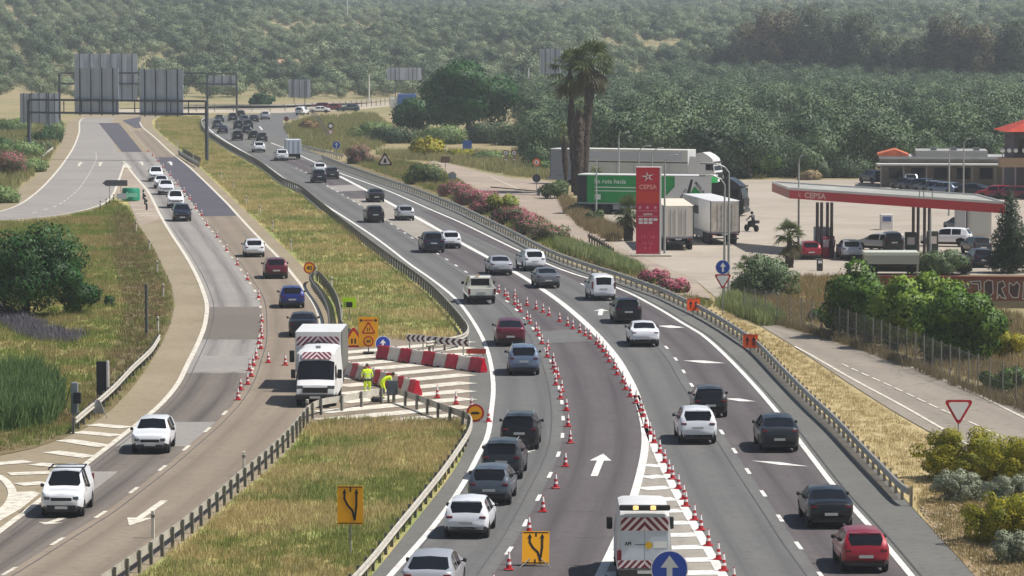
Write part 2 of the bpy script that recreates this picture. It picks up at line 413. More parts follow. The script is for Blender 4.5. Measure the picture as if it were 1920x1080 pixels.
LD = Cv([(226,222),(236,232),(260,262),(291,297),(333,346),(367,392),(390,425),(407,445),(425,470),(445,497),(463,523),(485,560),(490,600),(488,645),(478,677),(466,712),(447,745),(430,766),(400,797),(362,830),(313,872),(255,917),(195,962),(113,1013),(25,1068),(-60,1118)])
LRL = Cv([(262,229),(267,238.5),(282,251),(298,265),(319,285),(333,296),(360,318),(424,380),(446,404),(470,430),(498,459),(519,480),(546,512),(572,545),(591,574),(601,601),(604,622),(604,660)])
LLo = Cv([(228,340),(236,362),(245,390),(262,425),(285,460),(305,500),(322,540),(326,575),(318,612),(300,650),(275,692),(245,732),(210,768),(165,800),(120,822),(60,842),(-40,865),(-300,900),(-400,1130)])
LRo = Cv([(285,226),(287,238),(300,252),(340,283),(380,320),(450,386),(510,443),(560,492),(590,530),(610,570),(622,610),(630,645),(620,700),(600,770),(576,798),(548,836),(500,884),(449,925),(382,986),(317,1037),(272,1070),(190,1130)])
RL = Cv([(158,221),(150,226),(148,250),(133,285),(97,333),(60,368),(20,391),(-70,414)])       # slip road left line
RR = Cv([(234,306),(222,340),(208,371),(196,381),(180,388)])
RO = Cv([(146,217),(128,228),(118,240),(116,268),(92,308),(42,352),(0,383),(-90,416)])

# paving
strip('left_carriageway', LLo, LRo, 340, 1128, .012, A_TAN)
sheet('left_carriageway_head', [(128,228),(116,268),(92,308),(42,352),(0,383),(-90,416),(-60,420),(0,416),(60,412),(120,405),(185,391),(214,372),(236,362),(330,341),(402,341),(340,283),(300,252),(287,238),(285,226),(300,217),(240,213),(160,214)], .008, A_TAN)
sheet('slip_road', [(158,221),(150,226),(148,250),(133,285),(97,333),(60,368),(20,391),(-70,414),(0,413),(60,409),(120,402),(180,389),(208,371),(222,340),(234,306),(222,283),(205,255),(200,240),(215,222)], .016, A_OLD)
strip('right_carriageway', SL, SR, 226, 1128, .012, A_SHOULD)
sheet('right_carriageway_head', [(376,229),(382,224),(420,217),(560,210),(560,222),(530,226),(545,268),(480,262),(390,262)], .009, A_GREY)
strip('gore_paving', Cv([(600,620),(612,690),(596,770),(576,800)]), Cv([(868,620),(878,650),(880,790),(880,800)]), 632, 800, .016, A_TANLANE)
# lanes (each its own strip with its own wear)
strip('lane', LE, LD, 286, 645, .02, A_OLD)
strip('lane', LE, LD, 645, 700, .02, A_LIGHT)
strip('lane', LE, LD, 700, 1110, .02, A_DARKOLD)
strip('lane', LD, LRL, 245, 625, .02, A_TANLANE)
strip('lane', LD, Cv([(620,640),(600,735),(570,780),(530,833),(485,880),(436,920),(368,984),(300,1037),(250,1072),(160,1130)]), 625, 1110, .02, A_TANLANE)
strip('lane', E1, D1, 240, 1120, .02, A_GREY)
strip('lane', D1, W2, 300, 1120, .02, A_MAUVE)
strip('lane', W2, D3, 388, 738, .02, A_GREY)
strip('lane', GR, D3, 738, 1120, .02, A_GREY)
strip('lane', D3, E2, 395, 1120, .02, A_MAUVE)
strip('lane', W2, E2, 300, 395, .018, A_GREY)
strip('nose_paving', W2, GR, 745, 1120, .024, A_CONC)
# resurfaced and patched blocks
sheet('asphalt_patch', [(185,231),(223,231),(267,285),(229,285)], .026, A_NEW)
sheet('asphalt_patch', [(229,226),(264,219),(263,231),(268,240),(252,240)], .026, A_NEW)
sheet('asphalt_patch', [(290,295),(333,295),(382,338),(424,380),(447,405),(381,406),(333,346)], .026, A_NEW)
sheet('asphalt_patch', [(388,576),(490,576),(490,637),(376,637)], .026, A_DARKOLD)
sheet('asphalt_patch', [(362,668),(480,668),(470,698),(347,698)], .028, A_LIGHT)
sheet('asphalt_patch', [(276,792),(405,792),(352,838),(215,838)], .026, A_OLD)
sheet('asphalt_patch', [(655,373),(718,373),(792,415),(868,457),(800,459),(728,416)], .026, A_CONC)
sheet('asphalt_patch', [(770,402),(790,408),(815,424),(795,424)], .028, A_CONC)
sheet('asphalt_patch', [(610,349),(672,346),(690,357),(632,360)], .026, A_LIGHT)
sheet('asphalt_patch', [(985,624),(1080,618),(1112,640),(1015,645)], .026, A_GREY)
sheet('asphalt_patch', [(150,885),(222,885),(170,925),(90,930)], .026, A_OLD)
# side roads
strip('service_road', Cv([(1420,606),(1429,613),(1480,644),(1593,719),(1680,774),(1761,820),(1900,900),(2060,1000)]), Cv([(1440,606),(1500,622),(1636,663),(1700,684),(1805,722),(1920,767),(2060,826),(2500,1000)]), 606, 1000, .012, A_SERV)
sheet('access_road', [(800,298),(838,306),(900,322),(960,334),(1040,341),(1062,350),(1045,372),(1075,405),(1115,437),(1180,470),(1240,487),(1300,520),(1335,560),(1270,552),(1190,500),(1120,473),(1060,441),(1000,404),(940,380),(905,365),(860,335),(815,312)], .006, M_TRACK)
sheet('forecourt', [(1335,338),(1640,337),(1700,345),(1930,372),(2150,380),(2150,520),(1930,516),(1600,516),(1500,518),(1420,520),(1390,545),(1345,560),(1300,522),(1180,474),(1085,420),(1090,395),(1200,360)], .009, M_CONC)
sheet('far_road', [(160,214),(240,213),(400,212),(560,212),(660,207),(730,199),(860,190),(1075,183),(1075,176),(860,183),(720,192),(640,199),(520,203),(300,204),(160,205)], .004, M_FAR)
# verges
sheet('median_verge', [(285,226),(300,217),(376,217),(376,226),(378,245),(394,259),(428,282),(459,299),(488,316),(529,347),(563,363),(597,391),(645,421),(684,458),(731,494),(770,522),(809,553),(840,585),(862,612),(874,640),(640,640),(622,610),(610,570),(590,530),(560,492),(510,443),(450,386),(380,320),(340,283),(300,252),(287,238)], .004, M_VERGE)
sheet('median_verge', [(574,796),(600,784),(690,784),(880,790),(879,818),(862,865),(830,912),(792,961),(740,1027),(700,1076),(655,1128),(560,1250),(60,1250),(190,1130),(272,1070),(317,1037),(382,986),(449,925),(500,884),(548,836)], .005, M_VERGE)
sheet('side_verge', [(185,391),(120,405),(60,412),(0,416),(-260,425),(-700,700),(-700,900),(-300,895),(-40,862),(60,841),(120,821),(165,799),(210,767),(245,731),(275,691),(300,650),(318,612),(326,575),(322,540),(305,500),(285,460),(262,425),(245,390),(236,362),(214,372)], .004, M_VERGE)
sheet('side_verge_bare', [(200,405),(236,385),(262,425),(285,460),(305,500),(322,540),(326,575),(318,612),(300,650),(275,691),(245,731),(210,767),(165,799),(120,821),(60,841),(-40,862),(-200,860),(0,812),(90,790),(150,720),(215,650),(235,580),(220,520),(200,460)], .007, M_BROWN)
sheet('right_verge', [(1317,586),(1360,611),(1395,634),(1424,655),(1472,705),(1521,755),(1569,800),(1617,851),(1665,901),(1700,939),(1740,983),(1800,1048),(1870,1128),(2000,1250),(2300,1250),(2100,1010),(1900,905),(1761,822),(1680,776),(1593,721),(1480,646),(1429,615),(1400,600),(1345,565)], .004, M_DRY)
sheet('right_verge_gravel', [(1718,946),(1740,983),(1800,1048),(1870,1128),(1960,1250),(2300,1250),(2100,1010),(1900,930),(1780,915)], .008, M_GRAVEL)
sheet('shrub_bed', [(640,303),(684,321),(729,337),(773,352),(818,370),(862,387),(895,404),(965,439),(1036,476),(1106,502),(1159,518),(1212,537),(1282,567),(1317,584),(1340,566),(1270,552),(1190,500),(1120,473),(1060,441),(1000,404),(940,380),(905,365),(860,335),(815,312),(740,296),(680,290)], .003, M_BROWN)
sheet('kerb_strip', [(1500,518),(1600,517),(1640,522),(1560,600),(1430,600),(1395,560)], .005, M_DRY)

# ---------------------------------------------------------------- painted markings, each a part of a marking set that lies on the road
def lines(root, name, c, y0, y1, w, m=PAINT, z=.034): return ribbon(curve_pts(c, y0, y1), w, z).build(name, m, root)
def rootof(name):
    o = bpy.data.objects.new(name, None); COL.objects.link(o); return struct(o)
MK = rootof('road_markings')
lines(MK, 'edge_line', E1, 232, 1125, .24); lines(MK, 'edge_line', E2, 268, 1125, .24)
lines(MK, 'wide_line', W2, 331, 748, .42); lines(MK, 'wide_line', W2, 748, 1120, .34); lines(MK, 'edge_line', GR, 742, 1122, .34)
lines(MK, 'edge_line', LRL, 229, 640, .26, PAINT_OLD); lines(MK, 'edge_line', LE, 303, 1060, .28, PAINT_OLD); lines(MK, 'edge_line', RL, 221, 414, .26, PAINT_OLD)
ribbon([G(a.x, a.y) for a in smooth_path([(234,306),(222,340),(208,371),(180,388),(120,402),(60,409),(0,413),(-60,414)])], .28, .034).build('edge_line', PAINT_OLD, MK)
def dashes(c, y0, y1, on, period, w, m=PAINT, phase=0.0, skip=()):
    pts = resample(curve_pts(c, y0, y1), .25); k = int(period / .25); q = int(on / .25); i = int(phase / .25)
    while i + q < len(pts):
        ribbon(pts[i:i+q+1:2], w, .034).build('lane_dash', m, MK); i += k
dashes(D1, 312, 1118, 2.2, 7.5, .16, phase=2.2); dashes(D3, 520, 1122, 2.2, 7.5, .16, phase=3.8)
dashes(LD, 232, 1118, 2.2, 7.5, .17, PAINT_OLD, phase=4.5)
RD = Cv([(166,262),(176,280),(181,292),(178,306),(150,352),(128,372),(100,389),(60,400)])
dashes(RD, 285, 400, 2.5, 6, .16, PAINT_OLD)
ribbon([G(a, b) for a, b in ((486,237),(492,244))], .3, .034).build('lane_dash', PAINT, MK)
# service road lines
SV1 = Cv([(1490,650),(1511,661),(1600,712),(1700,766),(1781,813),(1860,862)]); SV2 = Cv([(1560,672),(1593,690),(1680,729),(1761,767),(1838,801),(1960,860)]); SV3 = Cv([(1600,648),(1680,678),(1760,709),(1840,744),(1920,784),(2000,822)])
lines(MK, 'edge_line', SV1, 650, 862, .17, PAINT_OLD, .03); lines(MK, 'edge_line', SV3, 652, 822, .17, PAINT_OLD, .03)
dashes(SV2, 676, 850, 2.0, 2.9, .13, PAINT_OLD)
lines(MK, 'edge_line', Cv([(915,329),(1010,372)]), 331, 362, .14, PAINT_OLD, .02)
# nose chevron bars, right side
y = 815
while y < 1125:
    a = G(W2(y) + 10, y); b = G(GR(y - 2) - 8, y - 3)
    if GR(y) - W2(y) > 30: ribbon([a, b], 1.05, .036).build('chevron_stripe', PAINT, MK)
    y += 19.5 + (y - 790) * .017
sheet('gore_fill', [(W2(q)-1, q) for q in (742,760,780,800)] + [(GR(q)+2, q) for q in (800,780,760,742)], .035, PAINT, parent=MK)
# hatched bars of the closed gore, left of the right carriageway
for yr in (641, 652, 664, 676, 689, 703, 718, 733, 748, 763):
    xl = 640 if yr < 735 else 600
    ribbon([G(xl, yr + (878 - xl)*.093), G(878, yr)], 1.45, .036).build('hatch_stripe', PAINT_OLD, MK)
ribbon([G(720, 791), G(878, 777)], 1.3, .036).build('hatch_stripe', PAINT_OLD, MK)
# hatched bars lower left, junction with the slip road
for (x0, y0, x1, y1) in ((172,797,239,803),(144,811,220,818),(121,826,198,838),(95,848,171,858),(66,871,142,877),(-20,872,54,866),(17,890,95,887),(34,910,88,906),(32,927,70,925)):
    ribbon([G(x0, y0), G(x1, y1)], 1.0, .036).build('hatch_stripe', PAINT_OLD, MK)
sheet('gore_fill', [(28,926),(76,926),(40,955),(0,978),(-20,990),(-20,975),(10,955)], .038, PAINT_OLD, parent=MK)
ribbon([G(a.x, a.y) for a in smooth_path([(-30,885),(0,895),(18,912),(23,928),(14,948),(-10,965),(-40,978)])], .35, .035).build('edge_line', PAINT_OLD, MK)
sheet('gore_fill', [(236,305),(247,315),(230,315)], .038, PAINT_OLD, parent=MK)
for (x0, y0, x1, y1) in ((246,385,272,385),(250,393,285,393),(254,401,292,401),(262,404,296,404.5)):
    ribbon([G(x0, y0), G(x1, y1)], .5, .03).build('hatch_stripe', PAINT_OLD, MK)
sheet('gore_paving_left', [(236,316),(246,316),(262,340),(285,372),(296,398),(300,412),(262,424),(246,392),(236,362),(216,368),(224,340)], .024, M_TRACK)
# tarred joints, gutters and crack sealing, laid as thin dark strips on the paving
JOINT = mat('tar_joint', '#4a4949', .7, col2='#585655', scale=3, pos=True); GUT = mat('gutter_dirt', '#4a463f', .9, col2='#5e574b', scale=1.5, pos=True)
class Off:
    def __init__(s, c, m): s.c = c; s.m = m
    def __call__(s, y): return s.c(y) + s.m * (y - 40) / 19.0
RJ = rootof('road_joints')
for c_, off_, y0, y1, w_ in ((D1, -.55, 330, 1120, .06), (D3, -.5, 560, 1120, .05), (E2, .35, 330, 1120, .07), (W2, -.5, 420, 740, .06), (LD, .35, 420, 1110, .05), (LE, .45, 420, 1000, .05)):
    ribbon(curve_pts(Off(c_, off_), y0, y1), w_, .031).build('tar_joint', JOINT, RJ)
ribbon(curve_pts(Off(SR, -.35), 480, 935), .3, .031).build('gutter', GUT, RJ); ribbon(curve_pts(Off(SL, .3), 300, 620), .22, .031).build('gutter', GUT, RJ); ribbon(curve_pts(Off(Cv([(879,830),(862,868),(830,915),(792,964),(740,1030),(700,1079)]), .9), 835, 1075), .1, .031).build('tar_joint', JOINT, RJ)
_r = random.Random(3)
for k in range(30):                       # short sealed cracks across the tan shoulder and lanes
    y = _r.uniform(430, 760); x = _r.uniform(LLo(y)+8, LE(y)-6); p = G(x, y); L_ = _r.uniform(.5, 1.6); a = _r.uniform(-.12, .12)
    ribbon([p + Vector((t*L_, t*a + _r.uniform(-.05,.05), 0)) for t in (0, .33, .66, 1)], _r.uniform(.03,.07), .031).build('crack_seal', JOINT, RJ)
for k in range(10):
    y = _r.uniform(560, 1060); x = _r.uniform(E1(y)+15, W2(y)-15); p = G(x, y)
    ribbon([p + Vector((t*1.6, _r.uniform(-.15,.15), 0)) for t in (0, .33, .66, 1)], .04, .031).build('crack_seal', JOINT, RJ)
# arrows
def arrow(px, py0, px1, py1, w=.9, m=PAINT, head=.32):
    """straight arrow from tail to tip, points on the ground"""
    a = G(px, py0); b = G(px1, py1); d = b - a; L = d.length; d.normalize(); n = Vector((-d.y, d.x, 0)); h = L*head
    mb = MB(); c = b - d*h; s = .15
    mb.add([(p.x, p.y, .036) for p in (a+n*s, a-n*s, c-n*s, c+n*s)], [(0,1,2,3)]); mb.add([(p.x, p.y, .036) for p in (c+n*w/2, c-n*w/2, b)], [(0,1,2)])
    o = mb.build('lane_arrow', m, MK)
arrow(1114, 894, 1131, 852, .95); arrow(308, 940, 242, 987, 1.0, PAINT_OLD, .3); arrow(1000, 845, 978, 850, .9)
arrow(120, 972, 84, 985, 1.0, PAINT_OLD, .3)
arrow(1125, 592, 1128, 580, 1.0); arrow(187, 312, 189, 304, .9, PAINT_OLD); arrow(147, 312, 152, 304, .9, PAINT_OLD); arrow(322, 310, 318, 303, .9); arrow(268, 310, 264, 303, .9, PAINT_OLD)
for (x0, y0, x1, y1) in ((1232,612,1284,615),(1280,677,1360,682),(1355,748,1418,754),(1408,865,1516,876)):     # slanting merge strokes
    a = G(x0, y0); b = G(x1, y1); q = G((x0+x1)/2, (y0+y1)/2 - 2.6); r = G((x0+x1)/2, (y0+y1)/2 + 2.6)
    MB().add([(p.x, p.y, .036) for p in (a, r, b, q)], [(0,1,2,3)]).build('merge_stroke', PAINT, MK)
# ---------------------------------------------------------------- guardrails, fence, gantries
STEEL = mat('galvanised_steel', '#bdb7aa', .55, .1, col2='#938c7f', scale=3, lo=.4, hi=.8)
STEEL_D = mat('weathered_steel', '#8a857a', .65, .15, col2='#69675f', scale=4)
STEEL_P = mat('steel_post', '#6e6d66', .6, .1, col2='#8a8880', scale=6)
GANTRY = mat('gantry_paint', '#4b4f55', .6, .1)
PANELB = mat('sign_back_aluminium', '#a9aeb8', .6, .1, col2='#b4b9c2', scale=.8, lo=.3, hi=.8)
POST_ME = {}
def rail(label, pxs, side=1, step=2.0, m=STEEL, pm=STEEL_P, ends=True, world=None, double=False, zoff=0, group=None):
    """W-beam on posts; side=+1: the smooth face looks to the left of the path direction"""
    if world: path = [Vector((p[0], p[1])) for p in world]
    else: path = [Vector((p.x, p.y)) for p in (G(a.x, a.y) for a in smooth_path(pxs, 8))]
    pts = resample(path, .5); o = thing('guardrail', label, 'guardrail', (pts[0].x, pts[0].y, 0), 0, group)
    prof = [(0, .44), (.05, .47), (.075, .52), (.02, .585), (.02, .615), (.075, .68), (.05, .73), (0, .76), (-.01, .76), (-.012, .44)]
    mb = MB(); n = len(pts); k = len(prof); vs = []
    use = list(range(0, n, 2)) + ([n-1] if (n-1) % 2 else [])
    for i in use:
        d = (pts[min(n-1, i+1)] - pts[max(0, i-1)]); d.normalize(); nn = Vector((-d.y, d.x)) * side
        drop = 0
        if ends:
            e = min(i, n-1-i) * .5
            if e < 2 and (i < n/2): drop = 0
        for a, z in prof: vs.append((pts[i].x - pts[0].x + nn.x*(a+.1), pts[i].y - pts[0].y + nn.y*(a+.1), z + zoff))
    fs = []
    for i in range(len(use)-1):
        for j in range(k): q = (j+1) % k; fs.append((i*k+j, i*k+q, i*k+k+q, i*k+k+j) if side > 0 else (i*k+j, i*k+k+j, i*k+k+q, i*k+q))
    fs.append(tuple(range(k))); fs.append(tuple(range((len(use)-1)*k, len(use)*k)))
    mb.add(vs, fs); mb.build('rail_beam', m, o)
    key = pm.name
    if key not in POST_ME:
        p = MB(); p.box(-.05, .05, -.06, -.045, 0, .8); p.box(-.05, .05, .045, .06, 0, .8); p.box(-.008, .008, -.046, .046, 0, .8); p.box(-.045, .045, .06, .1, .5, .7)
        POST_ME[key] = p.mesh('post', pm)
    st = int(step/.5)
    for i in range(0, n, st):
        d = (pts[min(n-1, i+1)] - pts[max(0, i-1)]); d.normalize(); nn = Vector((-d.y, d.x)) * side
        obj('post', POST_ME[key], o, (pts[i].x - pts[0].x, pts[i].y - pts[0].y, zoff), atan2(-nn.x, nn.y))
    return o
rail('long galvanised guardrail curving along the left carriageway beside the lower grass island', [(60,1220),(150,1150),(200,1118),(271,1068),(316,1035),(350,1009),(381,984),(411,958),(448,923),(499,880),(546,834),(574,798),(590,784),(610,776),(643,771),(679,764),(728,755)], 1)
rail('guardrail rounding the tip of the lower grass island beside the traffic queue', [(738,755),(779,769),(807,780),(833,790),(860,799),(875,806),(879,818),(873,838),(858,863),(826,910),(788,959),(735,1025),(697,1074),(654,1123),(600,1180)], 1)
rail('long median guardrail with dark posts bending back to the red and white chevron boards', [(384,226),(377,232),(380,246),(394,258),(428,280),(459,297),(488,314),(529,345),(563,361),(597,389),(638,423),(684,460),(731,496),(770,524),(809,556),(840,589),(863,617),(874,635),(867,649),(840,657),(809,663),(795,665)], 1)
rail('long guardrail along the right edge of the right carriageway', [(604,300),(640,315),(684,331),(729,347),(773,362),(818,380),(862,398),(895,414),(965,449),(1036,486),(1106,512),(1159,529),(1212,548),(1247,561),(1282,578),(1317,595),(1360,620),(1395,643),(1424,664),(1472,714),(1521,764),(1569,809),(1617,860),(1665,910),(1692,938),(1712,952)], -1, pm=mat('steel_post_pale', '#a39a89', .6, .1))
rail('short white guardrail on the far left verge beside the dark slab sign', [(296,651),(282,674),(267,690),(244,712),(213,746),(183,774),(150,802),(136,815)], 1)
rail('looped double guardrail behind the circular yellow speed sign', [(622,640),(618,600),(605,570),(588,546),(584,534),(595,528),(614,549),(628,573),(635,602),(638,625),(655,641),(690,651)], 1, m=STEEL_D)
rail('short culvert guardrail on the median verge left of the gantry post', [(335,291),(352,302),(374,315)], -1)
rail('short culvert guardrail on the shoulder side of the median drain', [(343,288),(358,297),(376,307)], 1)
rail('guardrail with pale posts beside the small box lorry on the merging lane', [(566,281),(590,287),(615,293),(643,300)], 1, pm=mat('pale_post', '#d0cdc4', .7))
rail('rusty short guardrail left of the red price pylon', [(1105,455),(1125,466),(1152,484)], -1, m=mat('rusty_rail', '#7d6a58', .8, col2='#5f4f42', scale=3), pm=mat('rusty_post', '#5c4c40', .8))
rail('short pale guardrail on the outer verge of the slip road', [(78,302),(88,293),(98,285)], -1, m=STEEL)
rail('far guardrail along the near side of the crossing road', [(300,211),(400,210),(520,209),(600,206),(680,201),(760,194)], 1, 4)
rail('far guardrail along the back of the crossing road', [(300,203),(400,202.5),(520,202),(600,199),(680,194),(780,186)], 1, 4)

# chain link fence along the service road
FENCE_WIRE, t_, n_, p_ = newmat('fence_wire')
def fence_wire():
    pos = n_.new('ShaderNodeTexCoord').outputs['UV']
    w1 = n_.new('ShaderNodeTexWave'); w1.wave_type = 'BANDS'; w1.bands_direction = 'DIAGONAL'; w1.inputs['Scale'].default_value = 1
    p_.inputs['Base Color'].default_value = (*hx('#8a8780'), 1); p_.inputs['Metallic'].default_value = .3; p_.inputs['Roughness'].default_value = .6
fence_wire()
def fence(label, pxs, h=1.85, step=2.0, tint='#7d7a72'):
    pts = resample([Vector((p.x, p.y)) for p in (G(a, b) for a, b in pxs)], step)
    o = thing('chain_link_fence', label, 'fence', (pts[0].x, pts[0].y, 0)); pm = mat('fence_post', tint, .6, .2)
    me = MB().tube((0, 0, 0), (0, 0, h + .12), .035, n=6).mesh('post', pm); wires = MB()
    for i, p in enumerate(pts):
        obj('post', me, o, (p.x-pts[0].x, p.y-pts[0].y, 0))
    # woven wire: crossing strands as thin real strips
    for a, b in zip(pts, pts[1:]):
        a = a - pts[0]; b = b - pts[0]; L = (b-a).length; d = (b-a)/L; nq = int(L/.3)
        for dirn in (1, -1):
            for q in range(-int(h/.3), nq+1):
                s0 = q*.3; pl = []
                t0 = max(0, s0); t1 = min(L, s0+h)
                if t1 <= t0: continue
                z0 = t0-s0; z1 = t1-s0
                if dirn < 0: z0, z1 = h-z0, h-z1
                p0 = a+d*t0; p1 = a+d*t1; w = .016
                wires.add([(p0.x, p0.y, z0-w), (p1.x, p1.y, z1-w), (p1.x, p1.y, z1+w), (p0.x, p0.y, z0+w)], [(0,1,2,3)])
        for z in (.05, h/2, h): wires.add([(a.x, a.y, z-.01), (b.x, b.y, z-.01), (b.x, b.y, z+.01), (a.x, a.y, z+.01)], [(0,1,2,3)])
    w = wires.build('wire_mesh', FENCE_WIRE, o); w['kind'] = 'stuff'
    return o
fence('chain link fence with thin posts along the service road below the green trees', [(1395,594),(1440,604),(1500,616),(1560,632),(1640,660),(1720,690),(1780,714),(1840,738),(1920,762),(2000,790)])
fence('grey chain link fence on the bank above the merging lane', [(583,222),(596,236),(607,252),(617,272)], 2.0, 6)

# gantries seen from behind
def panel_back(root, x0, x1, z0, z1, y, ribs=5, name='sign_panel'):
    p = MB().box(x0, x1, y, y+.06, z0, z1).build(name, PANELB, root)
    for i in range(ribs):
        x = x0 + (x1-x0)*(i+.5)/ribs
        MB().box(x-.06, x+.06, y-.12, y-.002, z0-.15, z1+.1).build('stiffener', GANTRY, p)
    k = int((x1-x0)/.9)
    for i in range(1, k):
        x = x0+(x1-x0)*i/k; MB().box(x-.012, x+.012, y-.012, y-.001, z0, z1).build('panel_joint', GANTRY, p)
    return p
def gantry(label, pl, pr, ztop, zbot, panels, zpost=None):
    a = G(*pl); b = G(*pr); mid = (a+b)/2; o = thing('sign_gantry', label, 'gantry', (a.x, a.y, 0), atan2(b.y-a.y, b.x-a.x)); L = (b-a).length
    for x in (0, L): MB().box(x-.19, x+.19, -.19, .19, 0, ztop).build('post', GANTRY, o)
    for z in (zbot, ztop): MB().box(.19, L-.19, -.14, .14, z-.15, z+.13).build('beam', GANTRY, o)
    n = max(4, int(L/2.6))
    for i in range(1, n):
        x = L*i/n; MB().box(x-.06, x+.06, -.05, .05, zbot+.13, ztop-.15).build('strut', GANTRY, o)
    for (x0, x1, z0, z1, r) in panels: panel_back(o, x0, x1, z0, z1, .3, r)
    return o, L
def fx(pl, pr, px):       # distance along the gantry of an image column
    a = G(*pl); b = G(*pr); t = (px-pl[0])/(pr[0]-pl[0]); return t*(b-a).length
pl, pr = (55,298), (388,303); s1 = sc(300)
gantry('dark gantry with two tall grey sign backs over the left carriageway', pl, pr, 112/s1, 88/s1, [(fx(pl,pr,140), fx(pl,pr,223), 85/s1, 172/s1, 4), (fx(pl,pr,262), fx(pl,pr,343), 84/s1, 170/s1, 4)])
pl, pr = (112,232), (389,232); s2 = sc(232)
gantry('farther gantry behind, its wide grey sign back rising above the near one', pl, pr, 95/s2, 75/s2, [(fx(pl,pr,140), fx(pl,pr,258), 42/s2, 131/s2, 6)])
pl, pr = (389,212), (444,212); s2 = sc(212)
gantry('distant gantry with a small grey panel right of the near gantry post', pl, pr, 74/s2, 54/s2, [(fx(pl,pr,392), fx(pl,pr,442), 50/s2, 70/s2, 3)])
def board_back(label, px, py, x0, x1, y0, y1, posts=2, ribs=4):
    s = sc(py); b = G(px, py); o = thing('direction_sign', label, 'road sign', b)
    panel_back(o, (x0-px)/s, (x1-px)/s, (py-y1)/s, (py-y0)/s, .1, ribs)
    for i in range(posts):
        x = (x0 + (x1-x0)*(i+.5)/posts - px)/s; MB().box(x-.08, x+.08, -.08, .08, 0, (py-y0)/s).build('post', GANTRY, o)
board_back('grey back of a big direction sign on the left bank below the gantry beam', 75, 262, 38, 110, 175, 230, 2, 5)
board_back('small grey sign back standing alone beyond the crossing road', 561, 194, 541, 582, 149, 183, 2, 3)
board_back('faint wide sign back left of the big dark tree', 757, 188, 725, 790, 127, 150, 2, 4)
board_back('faint tall sign back left of the palm tops', 1031, 184, 1012, 1052, 92, 138, 2, 5)
board_back('small dark sign back on the bank under the left direction sign', 92, 250, 84, 101, 206, 236, 1, 1)
for px, py, top, lab in ((692,190,140,'thin pale mast beside the crossing road'), (991,182,128,'thin pale mast right of the big dark tree')):
    s = sc(py); o = thing('mast', lab, 'mast', G(px, py)); MB().tube((0,0,0), (0,0,(py-top)/s), .22, .14).build('pole', mat('pale_mast', '#c9c6bc', .6), o); MB().box(-.5,.5,-.5,.5,0,.5).build('footing', mat('pale_mast', '#c9c6bc', .6), o)
# ---------------------------------------------------------------- signs
RED = mat('sign_red', '#b3131f', .5); YEL = mat('sign_yellow', '#f0a800', .5); BLACK = mat('sign_black', '#15151a', .6); WHITE = mat('sign_white', '#e3e3e0', .55)
BLUE = mat('sign_blue', '#0f3fa0', .45); ORANGE = mat('sign_orange', '#f05a1c', .55); LIME = mat('sign_lime', '#b8e61e', .5); GREYB = mat('sign_grey_back', '#8b8e93', .5, .2)
GREEN_S = mat('sign_green', '#0b7f5f', .5); DKGREY = mat('dark_grey_plate', '#3e444b', .6, .1); SPOST = mat('sign_post_steel', '#8f8f8a', .5, .3)
def circ(r, n=28, cx=0, cz=0): return [(cx+r*cos(2*pi*i/n), cz+r*sin(2*pi*i/n)) for i in range(n)]
def tri(r, up=True, cz=0):
    k = 1 if up else -1; pts = []
    for c in range(3):
        a = pi/2*k + k*2*pi*c/3
        for d in (-.16, -.06, .06, .16): pts.append((r*cos(a+d*k)*(1 if abs(d) < .1 else .93), cz+r*sin(a+d*k)*(1 if abs(d) < .1 else .93)))
    return pts if k > 0 else pts[::-1]
def flat(root, name, pts, layer, m, cx=0, cz=0): return MB().plate([(cx+x, cz+z) for x, z in pts], -.016-.004*layer, -.0125-.004*(layer-1), m=0).build(name, m, root)
def rect(x0, x1, z0, z1): return [(x0,z0),(x1,z0),(x1,z1),(x0,z1)]
def uparrow(h, w): return [(-w*.16,-h/2),(w*.16,-h/2),(w*.16,h*.05),(w*.5,h*.05),(0,h/2),(-w*.5,h*.05),(-w*.16,h*.05)]
def stroke(pts, w):                      # thick polyline as outline pieces
    out = []
    for (x0,z0),(x1,z1) in zip(pts, pts[1:]):
        d = Vector((x1-x0, z1-z0)).normalized(); n = Vector((-d.y, d.x))*w/2; e = d*w*.3
        out.append([(x0-n.x-e.x,z0-n.y-e.y),(x0+n.x-e.x,z0+n.y-e.y),(x1+n.x+e.x,z1+n.y+e.y),(x1-n.x+e.x,z1-n.y+e.y)])
    return out
def sign(name, label, px, py, zc, rz=0, posts=(0,), stand=False, cat='road sign', loc=None):
    o = thing(name, label, cat, loc if loc is not None else G(px, py), rz)
    for x in posts:
        MB().tube((x, .05, 0), (x, .05, zc), .035, n=8).build('post', SPOST, o)
    if stand:
        for a in (-.55, .55):
            MB().tube((a, -.25, 0), (a*.35, .03, zc*.95), .022, n=6).build('leg', SPOST, o)
        MB().tube((0, .6, 0), (0, .05, zc), .022, n=6).build('leg', SPOST, o)
    return o
def plate(o, pts, m, zc, back=GREYB, name='plate'):
    p = MB().plate([(x, z) for x, z in pts], -.012, .012).build(name, m, o); p.location = (0, 0, zc); return p
# round yellow 60 limit
o = sign('speed_limit_sign', 'round yellow speed sign with red rim beside the grass median', 580, 524, .5, .1, posts=(0,)); q = plate(o, circ(.43), RED, .85); flat(q, 'face', circ(.33), 1, YEL)
t = obj('numerals', textmesh('numerals', '40', .42, BLACK, .012), q, (0, -.024, 0))
# lime small board
o = sign('lime_board', 'fluorescent lime board with a dark centre on the median grass', 655, 605, 1.15, 0); q = plate(o, rect(-.42,.42,0,.66), LIME, .95); flat(q, 'dark_panel', rect(-.2,.2,.02,.36), 1, BLACK); flat(q, 'slot', rect(-.3,-.26,.05,.4), 1, DKGREY)
